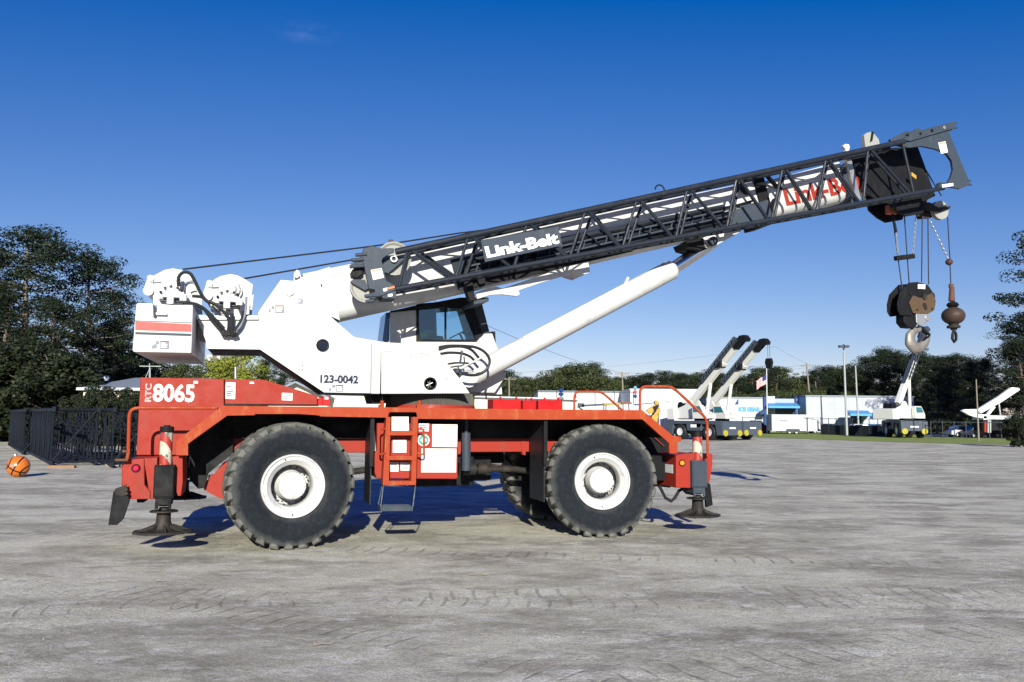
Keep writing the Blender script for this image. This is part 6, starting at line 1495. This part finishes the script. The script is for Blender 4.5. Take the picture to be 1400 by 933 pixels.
# ------------------------------------------------------------------ background cranes
def small_crane(label, x, y, rz, boom_el, boom_len, slew=0, group='slate and white cranes parked in the distance', dark=False, hook=True):
    """faces +x; origin below the middle of the near side"""
    t = thing('parked_crane', label, 'mobile crane', (x, y, 0), rz, group)
    b = MB(); b.prism([(-3.6, .55), (-3.6, 1.7), (-3.2, 1.85), (3.1, 1.85), (3.6, 1.75), (3.7, .55), (3.0, .5), (2.8, 1.5), (1.0, 1.55), (.9, .9), (-.9, .9), (-1.0, 1.55), (-2.8, 1.5), (-3.0, .5)], 0, .5)
    b.prism([(-3.6, .55), (-3.6, 1.7), (-3.2, 1.85), (3.1, 1.85), (3.6, 1.75), (3.7, .55), (3.0, .5), (2.8, 1.5), (1.0, 1.55), (.9, .9), (-.9, .9), (-1.0, 1.55), (-2.8, 1.5), (-3.0, .5)], 2.1, 2.6)
    b.box(-3.55, 3.6, .5, 2.1, .75, 1.8); b.build('carrier', 'chassis_slate', t, bevel=.04)
    b = MB(); b.box(3.55, 3.74, .05, 2.55, .5, 1.78); b.build('front_bumper', 'chassis_slate', t, bevel=.04)
    for yy in (.35, 2.25):
        b = MB(); b.lathe([(0, -.03), (.28, -.03), (.3, .03), (0, .03)], 16, 'y'); o = b.build('outrigger_float', 'pad_yellow', t, loc=(3.78, yy, .72)); o.rotation_euler = (0, 0, R(90))
        b = MB(); b.lathe([(0, -.03), (.28, -.03), (.3, .03), (0, .03)], 16, 'y'); o = b.build('outrigger_float', 'pad_yellow', t, loc=(-3.66, yy, .72)); o.rotation_euler = (0, 0, R(90))
    b = MB(); b.box(3.742, 3.75, .9, 1.7, 1.12, 1.26); b.box(-3.615, -3.605, .9, 1.7, 1.12, 1.26); b.box(-.4, .4, -.012, -.003, 1.2, 1.5); b.build('number_label', 'sticker', t, smooth=0)
    for xx in (-1.9, 1.95):
        for yy, fl_ in ((0, 0), (2.6, math.pi)):
            w = part('wheel', t, (xx, yy + (-.02 if fl_ == 0 else .02), .76)); w.rotation_euler = (0, 0, fl_)
            b = MB(); b.lathe([(.36, .04), (.5, .0), (.66, .0), (.74, .05), (.77, .12), (.77, .48), (.72, .55), (.4, .55)], 36); b.build('tyre', 'hose', w)
            b = MB(); b.lathe([(.38, .06), (.36, .02), (.28, .05), (.24, .12), (.12, .1), (0, .1)], 24); b.build('rim', 'sticker', w)
    b = MB(); b.cyl((-.2, 1.3, 1.85), (-.2, 1.3, 2.1), .7, seg=24); b.build('slew_ring', 'black', t)
    b = MB(); b.prism([(-3.3, 2.05), (-3.4, 3.0), (-2.6, 3.1), (-1.7, 3.4), (-1.3, 3.9), (-.9, 3.85), (-.3, 3.1), (1.2, 2.5), (1.3, 2.05)], .55, .7)
    b.prism([(-3.3, 2.05), (-3.4, 3.0), (-2.6, 3.1), (-1.7, 3.4), (-1.3, 3.9), (-.9, 3.85), (-.3, 3.1), (1.2, 2.5), (1.3, 2.05)], 1.6, 1.75); b.box(-3.2, 1.2, .7, 1.6, 2.08, 2.4)
    b.build('turret', 'crane_white', t, bevel=.03)
    b = MB(); b.prism([(-3.75, 1.95), (-3.8, 3.0), (-2.9, 3.1), (-2.7, 1.95)], .1, 2.5); b.build('counterweight', 'crane_white', t, bevel=.05)
    b = MB(); b.lathe([(.1, -.5), (.42, -.5), (.42, -.45), (.3, -.44), (.3, .44), (.42, .45), (.42, .5), (.1, .5)], 20, 'y', (-2.6, 1.3, 3.3), closed=True); b.build('hoist_winch', 'black', t)
    b = MB(); b.prism([(-.1, 2.05), (-.2, 3.35), (.9, 3.35), (1.5, 2.5), (1.5, 2.05)], -.02, .45 + .0); cabn_ = b.build('cab', 'crane_white', t, bevel=.04)
    b = MB(); b.prism([(0, 2.65), (-.08, 3.25), (.85, 3.25), (1.22, 2.68)], -.03, .46); b.build('cab_window', 'teal', cabn_, smooth=0)
    piv = Vector((-1.4, 1.15, 3.6)); d = Vector((math.cos(boom_el), 0, math.sin(boom_el))); n_ = Vector((-d.z, 0, d.x))
    secs = [(0, .30, .66, 0, 'crane_white' if not dark else 'crane_white'), (.66, .24, .88, .0, 'crane_white'), (.88, .19, .97, 0, 'crane_white')]
    for f0, hw, f1, _, mt in secs:
        a, c = piv + d * boom_len * f0, piv + d * boom_len * f1
        vs = [p + n_ * s * hw + Vector((0, u_ * hw * .8, 0)) for p in (a, c) for s, u_ in ((-1, -1), (1, -1), (1, 1), (-1, 1))]
        b = MB(); b.add(vs, [(3, 2, 1, 0), (4, 5, 6, 7), (0, 1, 5, 4), (1, 2, 6, 5), (2, 3, 7, 6), (3, 0, 4, 7)]); b.build('boom', mt, t, bevel=.02)
    # lattice extension folded against the boom, dark
    b = MB()
    for s in (.12, .5):
        for yy in (-.42, -.62): b.tube([piv + d * boom_len * .32 + n_ * s + Vector((0, yy, 0)), piv + d * boom_len * .98 + n_ * s + Vector((0, yy, 0))], .05, 6)
    for i in range(12):
        f0 = .32 + .66 * i / 12; b.tube([piv + d * boom_len * f0 + n_ * .12 + Vector((0, -.62, 0)), piv + d * boom_len * (f0 + .055) + n_ * .5 + Vector((0, -.62, 0))], .035, 5)
    b.bar(piv + d * boom_len * .25 + n_ * .46 + Vector((0, -.2, 0)), piv + d * boom_len * .97 + n_ * .42 + Vector((0, -.2, 0)), .3, .14)
    b.build('folded_jib', 'dgrey', t)
    b = MB(); tip = piv + d * boom_len
    vs = [tip + d * a_ + n_ * c_ for a_, c_ in ((-1.1, -.26), (.0, -.3), (.35, -.62), (.62, -.5), (.6, .0), (.15, .34), (-1.1, .34))]
    b.add([v + Vector((0, -.3, 0)) for v in vs] + [v + Vector((0, .3, 0)) for v in vs], [tuple(range(7)), tuple(range(13, 6, -1))] + [(i, (i + 1) % 7, 7 + (i + 1) % 7, 7 + i) for i in range(7)]); b.build('boom_head', 'black', t, bevel=.03)
    b = MB(); c = piv + d * boom_len * .60; b.box(c.x - .35, c.x + .35, c.y - .5, c.y + .3, c.z - .2, c.z + .5); b.build('hose_reel', 'black', t, bevel=.05)
    b = MB(); b.tube([Vector((.6, 1.15, 2.4)), piv + d * boom_len * .36 - n_ * .3], .17, 14); b.build('lift_cylinder', 'crane_white', t)
    if hook:
        hp = tip + d * .6 - n_ * .45; b = MB()
        for q in (-.12, .12): b.cyl(hp + Vector((q, 0, 0)), hp + Vector((q, 0, -1.6)), .02, seg=5)
        b.build('wire_rope', 'rope', t)
        hpt = hp + Vector((0, 0, -1.6))
    else: hpt = None
    if slew:
        ctr = Vector((-.2, 1.3, 0)); rm = Matrix.Rotation(slew, 3, 'Z')
        for ch_ in t.children:
            if ch_.name.split('.')[0] in ('turret', 'counterweight', 'hoist_winch', 'cab', 'boom', 'folded_jib', 'boom_head', 'hose_reel', 'lift_cylinder', 'wire_rope'):
                ch_.rotation_euler = (0, 0, slew); ch_.location = ctr - rm @ ctr
    return t, hpt
def hang(label, t, hp, x=.33):
    c, s = math.cos(t.rotation_euler.z), math.sin(t.rotation_euler.z)
    w = Vector((t.location.x + c * hp.x - s * hp.y, t.location.y + s * hp.x + c * hp.y, hp.z))
    h = thing('hook_block', label, 'hook block', w, t.rotation_euler.z)
    b = MB(); b.prism([(-.3, .0), (.3, 0), (.42, -.4), (.25, -.95), (-.25, -.95), (-.42, -.4)], -.15, .15); b.build('block', 'black', h, bevel=.05)
    b = MB(); b.tube([(0, 0, -.95), (-.02, 0, -1.15), (.15, 0, -1.35), (-.05, 0, -1.5), (-.2, 0, -1.35)], .05, 6); b.build('hook', 'black', h)
rz_ = R(-58)
def place(px, Y, lab, el, ln_, rz, **k): g_ = X_at(px, Y); return small_crane(lab, g_, Y, rz, el, ln_, **k)
t1, h1_ = place(948, 78, 'left one of the two slate and white cranes parked side by side', R(41), 8.8, rz_, hook=False)
t2, h2_ = place(977, 81, 'right one of the two slate and white cranes parked side by side', R(41), 8.8, rz_)
hang('small black hook block under the right background crane boom tip', t2, h2_)
t3, h3_ = place(1253, 97, 'slate and white crane seen from behind, dark boom raised steeply, below the big hook', R(58), 9.6, R(80), slew=R(-50))
t3.scale = (1.12, 1.12, 1.12)
for ch_ in t3.children:
    if ch_.name.startswith('boom'): ch_.material_slots[0].link = 'OBJECT'; ch_.material_slots[0].material = M['dgrey'] if 'head' in ch_.name or ch_.name != [q.name for q in t3.children if q.name.startswith('boom')][0] else M['crane_white']
# far white boom truck at the right
Y4 = 96
t = thing('boom_truck', 'white telescopic boom machine half hidden by the trees at the right edge', 'mobile crane', (X_at(1320, Y4), Y4, 0))
def w4(px, py): p_ = at(px, py, Y4); return (p_.x - t.location.x, p_.z)
def pr4(nm, mat, *xy, v0=0, v1=.5):
    b = MB(); b.prism([w4(1200 + xy[i] / 6.22, 460 + xy[i + 1] / 6.22) for i in range(0, len(xy), 2)], v0, v1); return b.build(nm, mat, t, smooth=0)
pr4('boom', 'sticker', 850, 625, 1030, 515, 1140, 435, 1200, 440, 1210, 455, 1060, 555, 880, 655)
pr4('turret', 'sticker', 720, 635, 740, 622, 840, 620, 850, 660, 920, 665, 930, 700, 840, 690, 780, 670)
pr4('carrier', 'trailer_white', 900, 680, 960, 672, 1300, 680, 1300, 712, 980, 706, 900, 712, v1=2.4)
pr4('lift_cylinder', 'sticker', 910, 705, 1000, 592, 1020, 602, 935, 710, v0=.4, v1=.7)
pr4('stay_bar', 'steel', 1028, 555, 1040, 555, 1055, 670, 1045, 672, v0=.1, v1=.2)
pr4('cab_base', 'black', 905, 712, 1240, 712, 1240, 800, 905, 800, v0=.3, v1=2.2)
pr4('side_locker', 'ink_red', 912, 725, 930, 725, 930, 815, 912, 815, v0=.1, v1=.3); pr4('support_leg', 'galv', 935, 715, 965, 715, 965, 820, 935, 820, v0=.0, v1=.3)
for xx in (1110, 1180):
    c_ = w4(1200 + xx / 6.22, 588); w = part('wheel', t); b = MB(); b.lathe([(.2, 0), (.5, 0), (.55, .1), (.5, .3), (.2, .3)], 20, 'y', (c_[0], 0, .55)); b.build('tyre', 'hose', w)

# ------------------------------------------------------------------ machinery seen over the deck
Ym = 70
def mthing(nm, lab, cat, px, Y): return thing(nm, lab, cat, (X_at(px, Y), Y, 0))
t = mthing('excavator_arm', 'folded yellow digger arm beside the white tank, right of the near front hand rail post', 'excavator', 890, Ym)
def wm(px, py, Y=Ym): p_ = at(px, py, Y); return (p_.x - t.location.x, p_.z)
def prm(nm, mat, pts, v0=-.2, v1=.2, z='E2', bev=.03, Y=Ym):
    b = MB(); b.prism([wm(850 + x / 10.37, 520 + y / 10.37, Y) for x, y in pts], v0, v1); return b.build(nm, mat, t, bevel=bev)
prm('dipper_arm', 'yellow', ((340, 430), (470, 345), (520, 330), (480, 440), (400, 480)))
prm('main_arm', 'yellow', ((440, 480), (500, 380), (550, 390), (540, 480), (510, 580), (500, 700), (420, 700)), .25, .6)
prm('arm_linkage', 'black', ((430, 380), (500, 350), (510, 380), (470, 460), (440, 470), (450, 420)), -.3, -.22, bev=0)
b = MB(); c_ = wm(850 + 490 / 10.37, 520 + 315 / 10.37); b.cyl((c_[0], -.3, c_[1]), (c_[0], .3, c_[1]), .18); b.build('arm_pin', 'yellow', t)
b = MB(); q = [wm(850 + x / 10.37, 520 + y / 10.37) for x, y in ((520, 470), (550, 430), (548, 380), (520, 370))]; b.tube([(a_, -.25, c_) for a_, c_ in q], .03, 6); b.build('arm_hose', 'yellow', t)
b = MB(); x_ = wm(900, 590)[0]; b.box(x_ - .6, x_ + .4, -.3, .9, .3, .8); b.box(x_ - 1.2, x_ + .9, -.7, -.2, 0, .5); b.build('digger_body', 'black', t, bevel=.08)
t = mthing('tank_container', 'plain white box container right of the folded digger arm', 'container', 912, 84)
b = MB(); x0_, z1_ = wm(901, 550, 84); x1_, _ = wm(921.5, 550, 84); b.box(x0_, x1_, 0, 2.5, .3, z1_); bx_ = b.build('container_body', 'trailer_white', t, bevel=.05)
b = MB(); b.box(x0_ + .5, x1_ - .4, -.03, -.002, .8, z1_ - .3); b.build('container_door', 'faint', bx_, bevel=.01); b = MB(); b.box(x0_ + .2, x0_ + .6, .2, 2.3, 0, .3); b.box(x1_ - .6, x1_ - .2, .2, 2.3, 0, .3); b.build('skid', 'black', t)
t = mthing('white_truck', 'white truck body standing left of the white tank, behind the near hand rail', 'truck', 880, 90)
b = MB(); x0_, z1_ = wm(863, 553.5, 90); x1_, _ = wm(902, 553, 90); b.box(x0_, x1_, 0, 2.4, .7, z1_); b.build('truck_body', 'trailer_white', t, bevel=.04)
b = MB(); b.bar((x0_ + .3, -.1, z1_ + .0), (x1_ + 1, -.1, z1_ + .35), .08, .1); b.build('side_rail', 'navy', t)
for q in (.8, 2.2):
    b = MB(); b.lathe([(.0, 0), (.48, 0), (.5, .1), (.48, .3)], 20, 'y', (x0_ + q, .0, .5)); b.build('wheel', 'hose', t)
t = mthing('sawhorse_beam', 'yellow beam on dark legs seen over the deck between the two hand rails', 'work stand', 835, 40)
b = MB(); a_, c_ = wm(825, 550.8, 40), wm(848.5, 550.2, 40); b.box(a_[0], c_[0], 0, .3, a_[1] - .10, a_[1]); b.build('top_beam', 'yellow', t, bevel=.01)
for px in (826, 829, 846):
    b = MB(); q = wm(px, 552, 40); b.bar((q[0], .1, a_[1] - .1), (q[0] - .15, .1, 0), .05, .05); b.build('leg', 'dgrey', t)
t = mthing('sawhorse_beam', 'brown beam on dark legs, right beside the yellow beam', 'work stand', 856, 41)
b = MB(); a_, c_ = wm(850, 550.2, 41), wm(864, 550.6, 41); b.box(a_[0], c_[0], 0, .3, a_[1] - .09, a_[1]); b.build('top_beam', 'brownwood', t, bevel=.01)
for px in (852, 860):
    b = MB(); q = wm(px, 552, 41); b.bar((q[0], .1, a_[1] - .09), (q[0] + .1, .1, 0), .05, .05); b.build('leg', 'dgrey', t)
t = mthing('flatbed_trailer', 'white gooseneck flatbed seen over the deck, left of the yellow beam', 'trailer', 810, 66)
b = MB(); q = [wm(*p_, 66) for p_ in ((791, 556), (800, 554.5), (862, 551), (866, 554), (866, 562), (800, 562))]; b.prism(q, 0, 2.2); b.build('trailer_bed', 'trailer_white', t, bevel=.02)
b = MB(); q = [wm(*p_, 66) for p_ in ((795, 555), (862, 551.3))]; b.bar((q[0][0], -.05, q[0][1] + .02), (q[1][0], -.05, q[1][1] + .02), .1, .12); b.build('rub_rail', 'dgrey', t)
b = MB(); q = wm(793, 554, 66); b.box(q[0] - .15, q[0] + .35, -.1, .6, q[1] - .15, q[1] + .15); b.build('hitch_block', 'dgrey', t, bevel=.02)
for q_ in (.5, 1.7, 2.9):
    b = MB(); b.lathe([(0, 0), (.48, 0), (.5, .1), (.48, .3)], 20, 'y', (q_ + 1, -.05, .5)); b.build('wheel', 'hose', t)
t = None

# ------------------------------------------------------------------ black boom lattice sections and the ball at the left
def lattice_section(label, x, y, ang, L_, wd, h):
    t = thing('lattice_section', label, 'lattice section', (x, y, 0), ang, 'black crane boom sections laid out at the left')
    r = .07
    for yy in (0, wd):
        for zz in (.14, h):
            b = MB(); b.tube([(0, yy, zz), (L_, yy, zz)], r, 10); b.build('chord', 'blacktube', t)
    b = MB()
    n = int(L_ / 1.05)
    for yy in (0, wd):
        for i in range(n + 1):
            x_ = L_ * i / n; b.tube([(x_, yy, .14), (x_, yy, h)], .035, 6)
            if i < n: b.tube([(x_, yy, .14 if i % 2 else h), (L_ * (i + 1) / n, yy, h if i % 2 else .14)], .03, 6)
    b.build('side_lacing', 'blacktube', t)
    for zz in (.14, h):
        b = MB()
        for i in range(n + 1):
            x_ = L_ * i / n; b.tube([(x_, 0, zz), (x_, wd, zz)], .035, 6)
            if i < n: b.tube([(x_, 0 if i % 2 else wd, zz), (L_ * (i + 1) / n, wd if i % 2 else 0, zz)], .03, 6)
        b.build('cross_lacing', 'blacktube', t)
    b = MB(); b.tube([(0, 0, .14), (0, wd, h)], .035, 6); b.tube([(0, 0, h), (0, wd, .14)], .035, 6)
    b.build('end_brace', 'blacktube', t)
    for yy in (0, wd):
        for zz in (.14, h):
            b = MB(); b.prism([(-.28, zz - .09), (-.02, zz - .12), (-.02, zz + .12), (-.28, zz + .09)], yy - .05, yy + .05); b.build('end_lug', 'blacktube', t, bevel=.01)
    return t
p = gnd(76, 638); q = gnd(34, 616); an_ = math.atan2(q.y - p.y, q.x - p.x)
hS = at(76, 560, p.y).z
lattice_section('black lattice section just right of the orange ball, its near end by the ball', p.x - .2, p.y, an_, 12, -1.5, hS)
p2 = gnd(152, 640); lattice_section('black lattice section whose near end stands left of the red rear hand rail', p2.x, p2.y, an_, 10.5, -1.5, hS)
p3 = Vector((p2.x + 1.5, p2.y + 1.5, 0)); lattice_section('black lattice section partly hidden behind the engine hood', p3.x, p3.y, an_, 11, -1.5, hS)
p4 = gnd(18, 624); lattice_section('black lattice section cut off by the left edge of the photo, behind the orange ball', p4.x - .3, p4.y + 1.2, an_, 12, -1.5, hS)
p5 = gnd(2, 616); lattice_section('farther black lattice section at the left edge of the photo', p5.x, p5.y + 2, an_, 12, -1.5, hS * .98)
for i, (px, py, ll, rz__, lb) in enumerate(((66, 642, .9, .15, 'brown timber dunnage under the near end of the lattice section beside the orange ball'), (155, 640, 1.4, .05, 'short grey timber under the lattice section left of the red hand rail'))):
    g_ = gnd(px, py); b = MB(); b.box(-ll / 2, ll / 2, -.12, .12, 0, .09); o = b.build('timber_block', 'wood' if i else 'timber', None, bevel=.01, loc=(g_.x, g_.y + .9, 0)); o.rotation_euler = (0, 0, rz__); tag(o, lb, 'timber')
gb = gnd(20, 653); rb_ = .33
def ballmat():
    m, n, l, b = nt('orange_ball_black_seams')
    tc = n.new('ShaderNodeTexCoord'); sp = n.new('ShaderNodeSeparateXYZ'); l.new(tc.outputs['Object'], sp.inputs[0])
    def absl(sock, k, c0):
        a = n.new('ShaderNodeMath'); a.operation = 'ADD'; l.new(sock, a.inputs[0]); a.inputs[1].default_value = c0
        q = n.new('ShaderNodeMath'); q.operation = 'ABSOLUTE'; l.new(a.outputs[0], q.inputs[0])
        s = n.new('ShaderNodeMath'); s.operation = 'LESS_THAN'; l.new(q.outputs[0], s.inputs[0]); s.inputs[1].default_value = k; return s.outputs[0]
    qs = [absl(sp.outputs[0], .022, 0), absl(sp.outputs[2], .022, 0)]
    m1 = n.new('ShaderNodeMath'); m1.operation = 'MULTIPLY_ADD'; l.new(sp.outputs[1], m1.inputs[0]); l.new(sp.outputs[1], m1.inputs[1]); m1.inputs[2].default_value = 0
    for sg in (1, -1):
        e = n.new('ShaderNodeMath'); e.operation = 'MULTIPLY_ADD'; l.new(sp.outputs[0], e.inputs[0]); e.inputs[1].default_value = 1.0 * sg; e.inputs[2].default_value = -.20
        f = n.new('ShaderNodeMath'); f.operation = 'MULTIPLY_ADD'; l.new(sp.outputs[2], f.inputs[0]); l.new(sp.outputs[2], f.inputs[1]); f.inputs[2].default_value = 0
        g = n.new('ShaderNodeMath'); g.operation = 'MULTIPLY_ADD'; l.new(f.outputs[0], g.inputs[0]); g.inputs[1].default_value = -1.6; l.new(e.outputs[0], g.inputs[2])
        a = n.new('ShaderNodeMath'); a.operation = 'ABSOLUTE'; l.new(g.outputs[0], a.inputs[0]); s = n.new('ShaderNodeMath'); s.operation = 'LESS_THAN'; l.new(a.outputs[0], s.inputs[0]); s.inputs[1].default_value = .022; qs.append(s.outputs[0])
    s = qs[0]
    for q in qs[1:]:
        mm = n.new('ShaderNodeMath'); mm.operation = 'MAXIMUM'; l.new(s, mm.inputs[0]); l.new(q, mm.inputs[1]); s = mm.outputs[0]
    c = mix(n, l, s, (.55, .14, .015), (.01, .008, .008)); l.new(c, b.inputs['Base Color']); b.inputs['Roughness'].default_value = .28
    return m
M['ball'] = ballmat()
ba = thing('painted_ball', 'big shiny orange ball with black basketball seams lying on the gravel at the left edge', 'ball', (gb.x, gb.y + .15, rb_))
b = MB(); b.lathe([(rb_ * math.cos(R(q)) if abs(q) < 90 else 0, rb_ * math.sin(R(q))) for q in range(-90, 91, 6)], 48, 'z'); o = b.build('ball_body', 'ball', ba, smooth=80); o.rotation_euler = (.35, .5, .3)
b = MB(); b.cyl((-.1, .0, rb_ * .96), (-.13, .0, rb_ * 1.12), .05); b.cyl((0, -rb_ * 1.0, .05), (0, -rb_ * .9, .05), .05); b.build('ball_boss', 'steel', ba)
